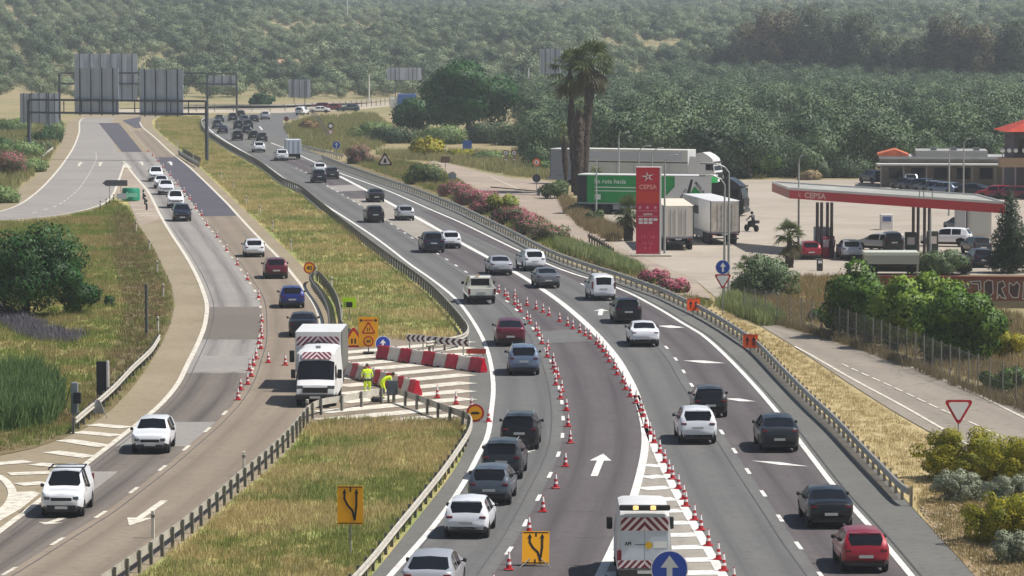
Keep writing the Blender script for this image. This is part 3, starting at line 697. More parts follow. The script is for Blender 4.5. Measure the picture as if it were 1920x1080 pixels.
# roadworks triangle
def works_tri(o, zc, r, face=YEL, extra=True):
    q = plate(o, tri(r), RED, zc); flat(q, 'face', tri(r*.72), 1, face)
    if extra:
        flat(q, 'figure', rect(-r*.2,-r*.07,-r*.28,r*.12), 2, BLACK); flat(q, 'figure', rect(r*.07,r*.2,-r*.28,r*.12), 2, BLACK)
    return q
o = sign('roadworks_triangle', 'yellow triangular warning sign left of the tall yellow board', 663, 652, .2, .05, posts=(), stand=True); works_tri(o, .45, .72)
# tall yellow board with triangle and ring
o = sign('roadworks_board', 'tall yellow board with red triangle and red ring on a weighted foot', 691, 664, .6, 0); q = plate(o, rect(-.56,.56,0,1.72), YEL, .42)
flat(q, 'warning_triangle', tri(.42, cz=1.0), 1, RED); flat(q, 'triangle_face', tri(.29, cz=1.0), 2, YEL); flat(q, 'lane_stroke', rect(-.09,-.04,.9,1.1), 3, BLACK); flat(q, 'lane_stroke', rect(.04,.09,.9,1.1), 3, BLACK)
flat(q, 'limit_ring', circ(.3, cz=.32), 1, RED); flat(q, 'limit_face', circ(.22, cz=.32), 2, YEL); obj('numerals', textmesh('numerals', '60', .26, BLACK, .01), q, (0, -.029, .32))
for x in (-.42, .42): flat(q, 'lamp', circ(.08, 12, x, 1.52), 1, BLACK)
flat(q, 'top_bar', rect(-.3,.3,1.5,1.56), 1, RED)
MB().bbox(-.32,.32,-.25,.25,0,.14).build('foot', BLACK, o)
# blue disc leaning behind the barrier
o = sign('leaning_blue_sign', 'round blue sign leaning behind the first red water barrier', 718, 668, .5, .2, posts=(), stand=True); q = plate(o, circ(.45), BLUE, .72); flat(q, 'rim', [(x*1, z) for x, z in circ(.45)], 0, WHITE); flat(q, 'face', circ(.41), 1, BLUE); flat(q, 'arrow', uparrow(.5,.36), 2, WHITE)
# chevron boards
def chevron_board(label, pa, pb, n=8):
    a = G(*pa); b = G(*pb); L = (b-a).length; o = thing('chevron_board', label, 'chevron sign', a, atan2(b.y-a.y, b.x-a.x)); h = .42
    q = plate(o, rect(0, L, 0, h), WHITE, .55); w = L/n
    for i in range(n):
        x = i*w
        flat(q, 'chevron', [(x+w*.05,h/2),(x+w*.5,.02),(x+w*.95,.02),(x+w*.5,h/2),(x+w*.95,h-.02),(x+w*.5,h-.02)], 1, mat('chevron_dark_red', '#4a0b18', .5))
    for x in (L*.15, L*.85): MB().box(x-.03, x+.03, .02, .07, 0, .7).build('post', SPOST, o)
chevron_board('white board with four dark red chevrons above the water barriers', (762,658), (798,660), 4)
chevron_board('longer white board with seven dark red chevrons beside the curving rail', (799,661), (880,668), 7)
o = sign('red_plate', 'plain dull red plate at the right end of the chevron boards', 893, 676, .5, 0, posts=(-.4,.4)); plate(o, rect(-.55,.55,0,.28), mat('dull_red', '#a33425', .6), .38)
# no overtaking round yellow
o = sign('no_overtaking_sign', 'round yellow sign with red rim on a tripod at the corner of the grass island', 891, 792, .2, 0, posts=(), stand=True); q = plate(o, circ(.43), RED, .45); flat(q, 'face', circ(.33), 1, YEL); flat(q, 'car_symbol', [(-.2,-.06),(.2,-.06),(.2,.02),(.12,.06),(-.12,.06),(-.2,.02)], 2, BLACK)
# lane diversion boards
def lane_board(label, px, py, w, h, z0, rz, post, mirror=1, stand=False):
    o = sign('lane_diversion_board', label, px, py, z0+h*.3 if post else .3, rz, posts=((0,) if post else ()), stand=stand); q = plate(o, rect(-w/2,w/2,0,h), YEL, z0)
    flat(q, 'border', rect(-w/2+.03, w/2-.03, .03, .06), 1, BLACK); flat(q, 'border', rect(-w/2+.03, w/2-.03, h-.06, h-.03), 1, BLACK)
    f = lambda a: [(x*w*mirror, z*h) for x, z in a]
    for k in stroke(f([(-.22,.82),(-.22,.66),(-.1,.5),(.08,.36),(.17,.12)]), .075): flat(q, 'lane_stroke', k, 1, BLACK)
    for k in stroke(f([(.24,.82),(.24,.5),(.17,.12)]), .075): flat(q, 'lane_stroke', k, 2, BLACK)
    flat(q, 'arrow_head', f([(-.3,.8),(-.14,.8),(-.22,.93)]), 3, BLACK); flat(q, 'arrow_head', f([(.16,.8),(.32,.8),(.24,.93)]), 3, BLACK)
    flat(q, 'lane_tick', f([(-.02,.84),(.04,.84),(.04,.97),(-.02,.97)]), 1, BLACK)
    if not post: q.rotation_euler = (-.3, 0, 0)
    if not post: flat(q, 'lane_tick', f([(-.05,.02),(.01,.02),(.01,.14),(-.05,.14)]), 1, BLACK)
lane_board('yellow lane diversion board on a tall post in the grass island', 657, 1045, .92, 1.38, 1.18, -.03, True)
lane_board('yellow lane diversion board standing low on the closed lane among the cones', 1004, 1063, .95, 1.16, .1, -.05, False, stand=True)
# orange two arrow boards on the right rail
def orange_board(label, px, py, rz):
    o = sign('orange_board', label, px, py, .9, rz, posts=(0,)); q = plate(o, rect(-.43,.43,0,.78), ORANGE, .3)
    for x in (-.18, .18): flat(q, 'arrow', [(x+a, .4+b) for a, b in uparrow(.5,.24)], 1, BLACK)
    flat(q, 'rim', rect(-.43,.43,.74,.78), 1, RED)
orange_board('orange board with two dark arrows on the rail beside the pink oleander', 1300, 591, .25)
orange_board('orange board with two dark arrows lower down the right rail', 1407, 662, .0)
# yield signs, blue arrow signs
def yield_sign(o, zc, r): q = plate(o, tri(r, False), RED, zc); flat(q, 'face', tri(r*.74, False), 1, WHITE); return q
o = sign('yield_sign', 'yield sign by the service road above the yellow broom', 1797, 828, 1.55, 0); yield_sign(o, 1.5, .68)
o = sign('blue_arrow_sign', 'blue disc with white arrow above a yield triangle by the lamp posts', 1355, 592, 2.9, 0); q = plate(o, circ(.48), WHITE, 3.15); flat(q, 'face', circ(.44), 1, BLUE); flat(q, 'arrow', uparrow(.62,.4), 2, WHITE)
k = MB().plate(tri(.58, False), -.012, .012).build('yield_plate', RED, o); k.location = (0, 0, 2.35); flat(k, 'yield_face', tri(.43, False), 1, WHITE)
def blue_disc(label, px, py, zc, r):
    o = sign('blue_arrow_sign', label, px, py, zc, 0); q = plate(o, circ(r), WHITE, zc); flat(q, 'face', circ(r*.94), 1, BLUE); flat(q, 'arrow', uparrow(r*1.45, r*.95), 2, mat('sign_arrow_grey', '#b9bec6', .5))
blue_disc('large blue arrow disc before the striped works van at the bottom edge', 1255, 1160, 1.6, .6)
blue_disc('blue disc with white arrow beside the pale post guardrail', 631, 300, 2.05, .55)
o = sign('round_and_triangle_sign', 'dark round sign over a small yield triangle on the bank above the merging lane', 620, 272, 2.7, 0); q = plate(o, circ(.48), BLACK, 2.95); flat(q, 'face', circ(.3), 1, WHITE); yield_sign(o, 2.0, .5)
o = sign('warning_triangle', 'warning triangle on a brown post beside the right edge of the carriageway', 722, 335, 2.2, 0); q = plate(o, tri(.95), mat('triangle_border', '#3a1416', .6), 2.15); flat(q, 'face', tri(.66), 1, mat('triangle_face', '#c9bfb4', .6)); flat(q, 'symbol', [(-.2,-.25),(.2,-.25),(.14,.15),(0,.35),(-.14,.15)], 2, BLACK)
o = sign('round_sign_back', 'grey back of a round sign at the start of the access road', 848, 352, 1.1, 0); plate(o, circ(.48), GREYB, 1.35); MB().tube((0,-.03,1.0),(0,-.03,1.7),.04).build('bracket', SPOST, o)
o = sign('square_sign_back', 'brown back of a sign on a pole right of the yellow broom', 835, 338, 2.1, 0); plate(o, rect(-.55,.55,0,.75), mat('brown_back', '#6e5648', .7), 2.1)
o = sign('speed_sign', 'orange round sign above a dark plate by the access road barrier', 1006, 366, 3.2, 0); q = plate(o, circ(.42), mat('faded_orange', '#d9744a', .6), 3.6); flat(q, 'face', circ(.22), 1, WHITE); flat(q, 'symbol', rect(-.08,.08,-.1,.1), 2, BLACK)
k = MB().plate(circ(.45), -.012, .012).build('lower_plate', DKGREY, o); k.location = (0, 0, 1.85)
o = sign('four_ring_sign', 'cluster of four round signs in the scrub above the access road', 956, 312, 1.8, 0, posts=(-.55,.55))
for x in (-.55, .55):
    for z in (.75, 1.75):
        k = MB().plate(circ(.42), -.012, .012).build('disc', mat('ring_dull_red', '#8a4a4a', .6), o); k.location = (x, 0, z); flat(k, 'face', circ(.28), 1, WHITE); flat(k, 'symbol', rect(-.12,.12,-.06,.06), 2, BLACK)
o = sign('blue_panel_sign', 'small blue panel sign in the scrub above the access road', 876, 290, 1.0, 0); plate(o, rect(-.65,.65,0,1.4), mat('faded_blue', '#3f66a8', .55), .65)
o = sign('blue_marker', 'low grey blue plate among the oleanders by the right rail', 932, 418, .5, 0); plate(o, rect(-.45,.45,0,.8), mat('grey_blue', '#5f738f', .6), .35)
o = sign('stop_sign_far', 'small dark red round sign at the end of the merging lane', 537, 233, .7, 0); plate(o, circ(.45), mat('dark_red_sign', '#6b241f', .6), 1.0)
# gore: dark arrow panel and green half round sign
o = sign('dark_arrow_panel', 'dark arrow shaped panel pointing left at the slip road gore', 216, 378, 1.7, 0, posts=(-.6,.6)); plate(o, [(-1.35,.3),(-.95,.0),(1.3,.0),(1.3,.62),(-.95,.62)], mat('arrow_panel_grey', '#4a4a50', .6), 1.65)
k = MB().plate(rect(-.15,.85,0,.62), -.3, -.27).build('lower_plate', PANELB, o); k.location = (.35, 0, .25)
o = sign('green_gore_sign', 'green rounded crash cushion sign behind the dark arrow panel', 244, 378, .6, 0)
k = MB().lathe([(.95,0),(.95,1.1),(.85,1.3)], 20).build('drum', GREEN_S, o, 40); k.location = (0, .9, .1)
k2 = flat(k, 'arrow', [(-.85,.35),(-.2,.8),(-.2,.6),(.8,.6),(.8,.2),(-.2,.2),(-.2,0)], 1, mat('pale_green', '#8fd9bd', .6)); k2.location = (0, -.95, .2)
# ---------------------------------------------------------------- cones, barriers, small street furniture, workers
C_RED = mat('cone_red', '#b9202a', .5, col2='#a01722', scale=5); C_WHITE = mat('cone_white', '#ddd6d2', .5); B_RED = mat('barrier_red', '#bf1030', .42, col2='#a10c28', scale=2.5); B_WHITE = mat('barrier_white', '#dcd2c8', .5, col2='#c9beb3', scale=2)
def make_cone():
    o = thing('traffic_cone', '', 'traffic cone')
    MB().bbox(-.2,.2,-.2,.2,0,.05,.02).build('base', C_RED, o)
    r = lambda z: .125 - .1*(z-.05)/.7
    MB().lathe([(r(.05),.05),(r(.75),.75)], 14).build('body', C_RED, o, 40)
    MB().lathe([(r(.46)+.006,.46),(r(.7)+.006,.7)], 14).build('upper_band', C_WHITE, o, 40)
    MB().lathe([(r(.22)+.006,.22),(r(.33)+.006,.33)], 14).build('lower_band', C_WHITE, o, 40)
    return o
_W1 = ['first','second','third','fourth','fifth','sixth','seventh','eighth','ninth','tenth','eleventh','twelfth','thirteenth','fourteenth','fifteenth','sixteenth','seventeenth','eighteenth','nineteenth','twentieth']
def ordinal(i): return _W1[i] if i < 20 else ('twenty ' + _W1[i-20] if i < 29 else 'thirtieth')
CONE0 = make_cone(); CUSED = [False]
def cones(pxs, label, group):
    ordered = sorted(pxs, key=lambda q: -q[1])
    for i, (x, y) in enumerate(pxs):
        lb = label.replace('%s', ordinal(ordered.index((x, y)))) if '%s' in label else label
        p = G(x, y) + Vector((0, 0, .037)); r = random.uniform(-.3, .3)
        if not CUSED[0]:
            CUSED[0] = True; CONE0.location = p; CONE0.rotation_euler = (0, 0, r); CONE0['label'] = lb; CONE0['group'] = group; CONE0.scale = (.84,)*3; continue
        dup(CONE0, p, r, lb, group)
cones([(278,285),(286,293),(296,303),(306,315),(319,330),(333,347),(345,361),(356,375),(367,392),(378,405),(388,424),(407,446),(425,471),(445,498),(464,526),(485,560)], '%s cone from the near end of the sparse row beside the oncoming white cars', 'cones along the left carriageway, far row')
cones([(491,605),(490,622),(491,636),(485,646),(489,655),(480,674),(475,687),(468,696),(471,707),(464,722),(451,732),(446,751)], '%s cone from the near end of the tight row left of the parked van', 'cones along the left carriageway, near row')
cones([(503,681)], 'lone cone standing left of the other one before the white box truck', 'lone cones by the truck')
cones([(535,686)], 'lone cone standing nearest the white box truck', 'lone cones by the truck')
cones([(935,549),(947,556),(952,563),(965,572),(971,579),(976,586),(988,600),(994,608),(1005,622),(1010,631),(1016,646),(1027,656),(1026,671),(1037,682),(1038,693),(1041,700),(1046,710),(1042,723),(1053,735),(1051,749),(1062,771),(1065,801),(1069,832),(1060,876),(1042,917),(1018,961),(992,1000),(954,1070),(925,1112)], '%s cone from the near end of the row left of the closed lane', 'cones left of the closed lane')
cones([(965,558),(988,574),(1005,581),(1018,587),(1029,593),(1049,604),(1064,612),(1074,618),(1087,625),(1097,631),(1106,637)], '%s cone from the near end of the diagonal row across the closed lane', 'cones across the closed lane')
cones([(1119,647),(1124,653),(1131,661),(1137,670),(1142,680),(1152,693),(1157,704),(1168,719),(1173,732),(1182,745),(1193,757),(1201,773),(1206,783),(1211,803),(1219,816),(1226,832),(1237,851),(1246,869),(1254,889),(1261,900),(1272,918),(1282,938),(1286,951),(1302,977),(1314,996),(1328,1025),(1347,1051),(1357,1072),(1376,1100)], '%s cone from the near end of the row along the thick white line', 'cones right of the closed lane')
cones([(785,739)], 'cone at the near end of the second row of water barriers', 'cones in the striped gore')
cones([(820,747)], 'middle cone on the cream stripes of the closed gore', 'cones in the striped gore')
cones([(855,759)], 'rightmost cone on the cream stripes near the round yellow sign', 'cones in the striped gore')
cones([(884,768)], 'cone half hidden behind the round yellow sign with red rim', 'cones in the striped gore')
cones([(916,792)], 'cone right of the round yellow sign beside the white edge line', 'cones in the striped gore')
cones([(905,690)], 'cone at the right end of the first row of water barriers', 'cones in the striped gore')
# water filled barriers
def barrier_mesh(m):
    mb = MB(); prof = [(-.26,0),(-.26,.12),(-.2,.3),(-.12,.5),(-.11,.68),(-.07,.72),(.07,.72),(.11,.68),(.12,.5),(.2,.3),(.26,.12),(.26,0)]
    n = len(prof); xs = [-.49,-.46,-.4,.4,.46,.49]; ins = [.86,.96,1,1,.96,.86]
    vs = [(x, y*k, z*(.97+.03*k)) for x, k in zip(xs, ins) for y, z in prof]
    fs = [(i*n+j, i*n+j+1, i*n+n+j+1, i*n+n+j) for i in range(5) for j in range(n-1)]
    fs += [tuple(range(n-1, -1, -1)), tuple(range(5*n, 6*n))] + [(i*n, i*n+n, i*n+2*n-1, i*n+n-1) for i in range(5)]
    mb.add(vs, fs); return mb.mesh('barrier_shell', m, 35)
BM = {c: barrier_mesh(m) for c, m in (('red', B_RED), ('white', B_WHITE))}
SLOT = MB().box(-.12,.12,-.27,.27,.0,.06).mesh('forklift_slot', BLACK); CAPM = MB().lathe([(.05,.72),(.05,.75)], 10).mesh('filler_cap', BLACK)
ORD = ['first', 'second', 'third', 'fourth', 'fifth', 'sixth', 'seventh', 'eighth', 'ninth', 'tenth', 'eleventh', 'twelfth', 'thirteenth']
def barriers(pa, pb, n, start, where):
    a = G(*pa); b = G(*pb); d = b-a; rz = atan2(d.y, d.x); cnt = 0
    for i in range(n):
        c = 'red' if (i + start) % 2 == 0 else 'white'; k = sum(1 for j in range(i+1) if (j+start) % 2 == (i+start) % 2) - 1
        p = a + d*((i+.5)/n) + Vector((0, 0, .037)); o = thing('water_barrier', '%s %s plastic water barrier from the left in the %s' % (ORD[k], c, where), 'barrier', p, rz + random.uniform(-.04, .04), where)
        o.scale = (d.length/n/1.0, 1.05, 1.05)
        obj('shell', BM[c], o); obj('forklift_slot', SLOT, o); obj('filler_cap', CAPM, o)
barriers((711,673), (907,699), 9, 0, 'barrier row under the chevron boards')
barriers((644,702), (783,743), 13, 0, 'barrier row beside the two workers')
# end panel of the rail
o = thing('rail_end_panel', 'dark grey end panel where the two rails meet beside the workers', 'rail end', G(736,756), .25); MB().bbox(-.28,.28,-.09,.09,.42,1.15,.03).build('panel', DKGREY, o)
for x in (-.18, .12): MB().box(x-.05, x+.05, .1, .18, 0, .9).build('post', STEEL_P, o)
MB().box(-.33,.1,-.15,-.1,.45,.7).build('bracket', DKGREY, o)
# dark slab sign, grey cabinet and folded stand on the left verge
s = sc(780); o = thing('dark_slab', 'tall dark upright panel on the left verge behind the short white rail', 'panel', G(192,752), .0); MB().box(-.28,.22,-.1,.1,.05,2.0).build('panel', mat('slab_dark', '#1d2026', .5), o); MB().box(.23,.34,-.12,.12,0,2.02).build('edge', C_WHITE, o)
o = thing('roadside_cabinet', 'grey metal post with a dark box at the end of the short white rail', 'cabinet', G(140,785), 0); MB().bbox(-.16,.17,-.12,.12,0,1.75).build('post_box', mat('cabinet_grey', '#7c858c', .5, .2), o); MB().bbox(-.02,.34,-.3,-.13,.75,1.3).build('dark_box', mat('slab_dark', '#1d2026', .5), o)
o = thing('folded_stand', 'folded grey tripod stand lying against the end of the short white rail', 'stand', G(184,784), 0)
for a, b in (((-.5,0),(-.15,.85)), ((.45,-.1),(.05,.9)), ((0,.3),(0,.9))): MB().tube((a[0],a[1],0), (b[0],0,b[1]), .025).build('leg', SPOST, o)
MB().plate([(-.28,.25),(.3,.2),(.08,.85),(-.1,.88)], -.02, .0).build('plate', GREYB, o)
o = thing('verge_post', 'slim dark grey post on the brown verge above the short white rail', 'post', G(274,632), 0); MB().box(-.06,.06,-.05,.05,0,3.2).build('upright', DKGREY, o); MB().box(.08,.14,-.03,.03,0,3.15).build('rear_upright', SPOST, o)
# plastic delineator posts
DEL = mat('delineator_white', '#cfc9b8', .6)
def make_del():
    o = thing('delineator_post', '', 'delineator'); MB().bbox(-.06,.06,-.05,.05,0,1.05,.015).build('shaft', DEL, o); MB().box(-.065,.065,-.055,.055,.78,.9).build('reflector_band', mat('delineator_grey', '#77746c', .6), o); return o
D0 = make_del(); first = True
for grp, lab0, pts in (('delineators along the median verge', '%s white delineator post from the near end of the median grass edge', [(298,247),(333,277),(362,303)]+[(415,338),(438,357),(462,385),(487,404),(511,435),(546,472)]),
                      ('delineators by the looped rail', '%s white delineator post from the near end of the looped rail', [(592,524),(622,546),(641,598)]),
                      ('delineators on the left verge', '%s white delineator post from the near end of the brown left verge', [(255,436),(280,472),(295,514),(306,560),(296,625)]),
                      ('delineators on the lower rail', '%s small white post counted from the near end of the lower left guardrail', [(457,893),(287,1010),(576,790)])):
    for i, (x, y) in enumerate(sorted(pts, key=lambda q: -q[1])):
        lab = lab0.replace('%s', ordinal(i))
        if first: D0.location = G(x, y); D0['label'] = lab; D0['group'] = grp; first = False
        else: dup(D0, G(x, y), random.uniform(-.2, .2), lab, grp)
# flexible black bollards at the slip road gore
bo = None
for (x, y), lab in zip([(188,393),(199,389),(206,385),(213,380)], ['leftmost', 'second', 'third', 'fourth']):
    o = thing('gore_bollard', lab + ' thin dark bollard on the slip road edge line beside the arrow panel', 'bollard', G(x, y), 0, 'bollards at the gore'); MB().lathe([(.1,0),(.06,.12),(.06,.85),(.03,.9)], 10).build('shaft', BLACK, o, 40); MB().lathe([(.066,.6),(.066,.72)], 10).build('band', C_WHITE, o, 40)
for (x, y), lab in zip([(269,374),(272,384),(275,394)], ['upper', 'middle', 'lower']):
    o = thing('gore_bollard', lab + ' dark bollard right of the green gore sign', 'bollard', G(x, y), 0, 'bollards right of the green sign'); MB().lathe([(.14,0),(.1,.12),(.1,1.0),(.05,1.08)], 10).build('shaft', BLACK, o, 40); MB().lathe([(.108,.7),(.108,.8)], 10).build('band', C_WHITE, o, 40)

# ---------------------------------------------------------------- the two workers: one continuous skinned body each, clothing colours by height zones of the same surface
def worker(label, px, py, rz, joints, head, hair=(0.03,.02,.015), zones=None):
    """joints: dict name -> (x,y,z); limbs as skin edges; hi-vis suit with grey bands"""
    root = thing('person', label, 'person', G(px, py) + Vector((0,0,.037)), rz)
    J = joints; names = list(J); idx = {k: i for i, k in enumerate(names)}
    E = [('pelvis','spine'),('spine','chest'),('chest','neck'),('chest','sl'),('sl','el'),('el','wl'),('chest','sr'),('sr','er'),('er','wr'),('pelvis','hl'),('hl','kl'),('kl','al'),('al','tl'),('pelvis','hr'),('hr','kr'),('kr','ar'),('ar','tr')]
    rad = dict(pelvis=(.16,.12),spine=(.15,.11),chest=(.17,.12),neck=(.06,.06),sl=(.075,.08),sr=(.075,.08),el=(.055,.055),er=(.055,.055),wl=(.042,.042),wr=(.042,.042),hl=(.105,.105),hr=(.105,.105),kl=(.075,.075),kr=(.075,.075),al=(.058,.058),ar=(.058,.058),tl=(.05,.05),tr=(.05,.05))
    me = bpy.data.meshes.new('suit'); me.from_pydata([J[k] for k in names], [(idx[a], idx[b]) for a, b in E], [])
    o = obj('suit', me, root)
    sk = o.modifiers.new('skin', 'SKIN'); 
    for k in names:
        v = me.skin_vertices[0].data[idx[k]]; v.radius = rad[k]; v.use_root = (k == 'pelvis')
    o.modifiers.new('sub', 'SUBSURF').levels = 2; o.modifiers['sub'].render_levels = 2
    dg = bpy.context.evaluated_depsgraph_get(); nm = bpy.data.meshes.new_from_object(o.evaluated_get(dg)); o.modifiers.clear(); o.data = nm
    nm.materials.clear()
    for m in (mat('hi_vis_yellow', '#c9e01c', .6), mat('reflective_grey', '#b9bdb6', .4), mat('work_dark_grey', '#3a3d40', .7), mat('boot_black', '#16161a', .6)): nm.materials.append(m)
    for p in nm.polygons:
        p.use_smooth = True; p.material_index = zones(p.center) if zones else 0
    # hands: palm and five fingers
    for side in ('l', 'r'):
        w = Vector(J['w'+side]); e = Vector(J['e'+side]); d = (w-e).normalized(); a = d.orthogonal().normalized(); b = d.cross(a); h = MB()
        h.tube(w, w+d*.09, .042, .045, 8)
        for k, (off, ln) in enumerate(((-.033,.065),(-.011,.08),(.011,.078),(.033,.06))):
            p0 = w+d*.085+a*off; p1 = p0+d*ln*.55+b*.012; p2 = p1+d*ln*.4+b*.03; h.tube(p0, p1, .011, .01, 6); h.tube(p1, p2, .01, .008, 6)
        p0 = w+d*.03+a*.045; h.tube(p0, p0+d*.045+a*.03, .013, .011, 6); h.tube(p0+d*.045+a*.03, p0+d*.08+a*.032+b*.01, .011, .009, 6)
        h.build('glove', mat('work_dark_grey', '#3a3d40', .7), root, 60)
    # head with face, ears and hair
    n = Vector(J['neck']); hd = Vector(head); bm = bmesh.new(); bmesh.ops.create_uvsphere(bm, u_segments=16, v_segments=12, radius=.1)
    for v in bm.verts: v.co = Vector((v.co.x*.78, v.co.y*.96, v.co.z*1.18)); v.co.y -= max(0, -v.co.z)*.12
    mh = bpy.data.meshes.new('head'); bm.to_mesh(mh); bm.free(); mh.materials.append(mat('skin', '#b98a6c', .55)); mh.polygons.foreach_set('use_smooth', [True]*len(mh.polygons))
    H = obj('head', mh, root, hd)
    MB().tube((0,0,-.06), n-hd, .05, .055, 8).build('neck', mat('skin', '#b98a6c', .55), H, 60)
    f = MB(); f.add([(-.016,-.09,-.035),(.016,-.09,-.035),(0,-.118,-.03),(0,-.092,.02)], [(0,1,2),(0,2,3),(1,3,2)]); f.build('nose', mat('skin', '#b98a6c', .55), H)
    for x in (-.03, .03): MB().lathe([(.012,-.006),(.012,.006)], 8).build('eye', BLACK, H).location = (x, -.088, .01)
    MB().box(-.026,.026,-.094,-.086,-.062,-.054).build('mouth', mat('lip', '#8a4f46', .6), H)
    for x in (-.082, .074): MB().box(x, x+.012, -.02, .02, -.03, .03).build('ear', mat('skin', '#b98a6c', .55), H)
    bm = bmesh.new(); bmesh.ops.create_uvsphere(bm, u_segments=16, v_segments=12, radius=.108)
    for v in bm.verts: v.co = Vector((v.co.x*.82, v.co.y*.98+.012, v.co.z*1.16+.012))
    bmesh.ops.delete(bm, geom=[f for f in bm.faces if f.calc_center_median().z < -.02 or (f.calc_center_median().y < -.05 and f.calc_center_median().z < .055)], context='FACES')
    mm = bpy.data.meshes.new('hair'); bm.to_mesh(mm); bm.free(); mm.materials.append(mat('hair_dark', '#2a1a14', .7)); mm.polygons.foreach_set('use_smooth', [True]*len(mm.polygons)); obj('hair', mm, H)
    return root
def z1(c):
    if c.z < .1: return 3
    if .28 < c.z < .36 or .43 < c.z < .5: return 1
    if 1.0 < c.z < 1.06 or 1.18 < c.z < 1.23: return 1
    if .84 < c.z < .98: return 2
    return 0
worker('person in yellow hi-vis suit standing upright beside the water barriers', 689, 747, pi+.3, dict(pelvis=(0,0,.93), spine=(0,-.01,1.1), chest=(0,-.03,1.32), neck=(0,-.05,1.47), sl=(.19,-.03,1.38), el=(.26,-.08,1.12), wl=(.2,-.26,.98), sr=(-.19,-.03,1.38), er=(-.27,-.02,1.1), wr=(-.24,-.16,.9), hl=(.1,0,.86), kl=(.12,-.03,.48), al=(.13,.03,.09), tl=(.15,-.12,.05), hr=(-.1,0,.86), kr=(-.12,-.05,.48), ar=(-.12,0,.09), tr=(-.13,-.15,.05)), (0,-.07,1.6), zones=z1)
def z2(c):
    if c.z < .1: return 3
    if .28 < c.z < .36: return 1
    if -.42 < c.y < -.36 and c.z > .8: return 1
    return 0
worker('person in yellow hi-vis suit bending over the end of the guardrail', 719, 749, pi*.5+.35, dict(pelvis=(0,.12,.88), spine=(0,-.06,1.0), chest=(0,-.3,1.1), neck=(0,-.42,1.15), sl=(.18,-.3,1.08), el=(.22,-.42,.84), wl=(.14,-.55,.66), sr=(-.18,-.3,1.08), er=(-.22,-.4,.83), wr=(-.12,-.54,.68), hl=(.1,.1,.82), kl=(.13,-.06,.46), al=(.13,.1,.09), tl=(.15,-.06,.05), hr=(-.1,.1,.82), kr=(-.13,-.02,.46), ar=(-.13,.14,.09), tr=(-.14,-.02,.05)), (0,-.53,1.2), zones=z2)
o = thing('dark_bag', 'dark tool bag on the pale stripes under the guardrail', 'bag', G(706,754), .2); MB().bbox(-.28,.28,-.15,.15,0,.26,.07).build('bag_body', BLACK, o, 40); MB().path([(-.15,0,.25),(-.12,0,.36),(.12,0,.36),(.15,0,.25)], .015).build('handle', BLACK, o)
# ---------------------------------------------------------------- vehicles
GLASS = mat('car_glass', (.008,.009,.012), .06, 0, spec=.32); TYRE = mat('tyre', (.012,.012,.013), .85); RIM = mat('rim_alloy', '#9a9ca0', .35, .8); TRIM = mat('black_trim', (.014,.014,.016), .55)
TAIL = mat('tail_light', '#5f0a10', .2, coat=.5); HEADL = mat('headlight', '#5a6268', .12, .2, coat=.6); PLATE = mat('number_plate', '#b5b6b2', .5); UNDER = mat('underbody', (.006,.006,.006), .9); CHROME = mat('silver_trim', '#b8babd', .3, .7); AMBER = mat('amber_lamp', '#e8a33c', .3)
def paint(name, col, metal=.25, rough=.4): return mat('paint_' + name, col, rough, metal*.5, coat=.6, spec=.35)
PT = {'white': paint('white', '#dcdde0', 0, .35), 'silver': paint('silver', '#a9abb0', .55), 'grey': paint('grey', '#63676d', .5), 'dgrey': paint('dgrey', '#26292e', .45), 'black': paint('black', '#0b0c0f', .3), 'blue': paint('blue', '#152a70', .4), 'navy': paint('navy', '#151b30', .4),
      'red': paint('red', '#8c1024', .3), 'dred': paint('dred', '#5e1426', .4), 'bluegrey': paint('bluegrey', '#64748a', .5), 'slate': paint('slate', '#4a525c', .45), 'cream': paint('cream', '#d3d1c6', 0, .4), 'teal': paint('teal', '#3d4f58', .4), 'brown': paint('brown', '#7d2b26', .3)}
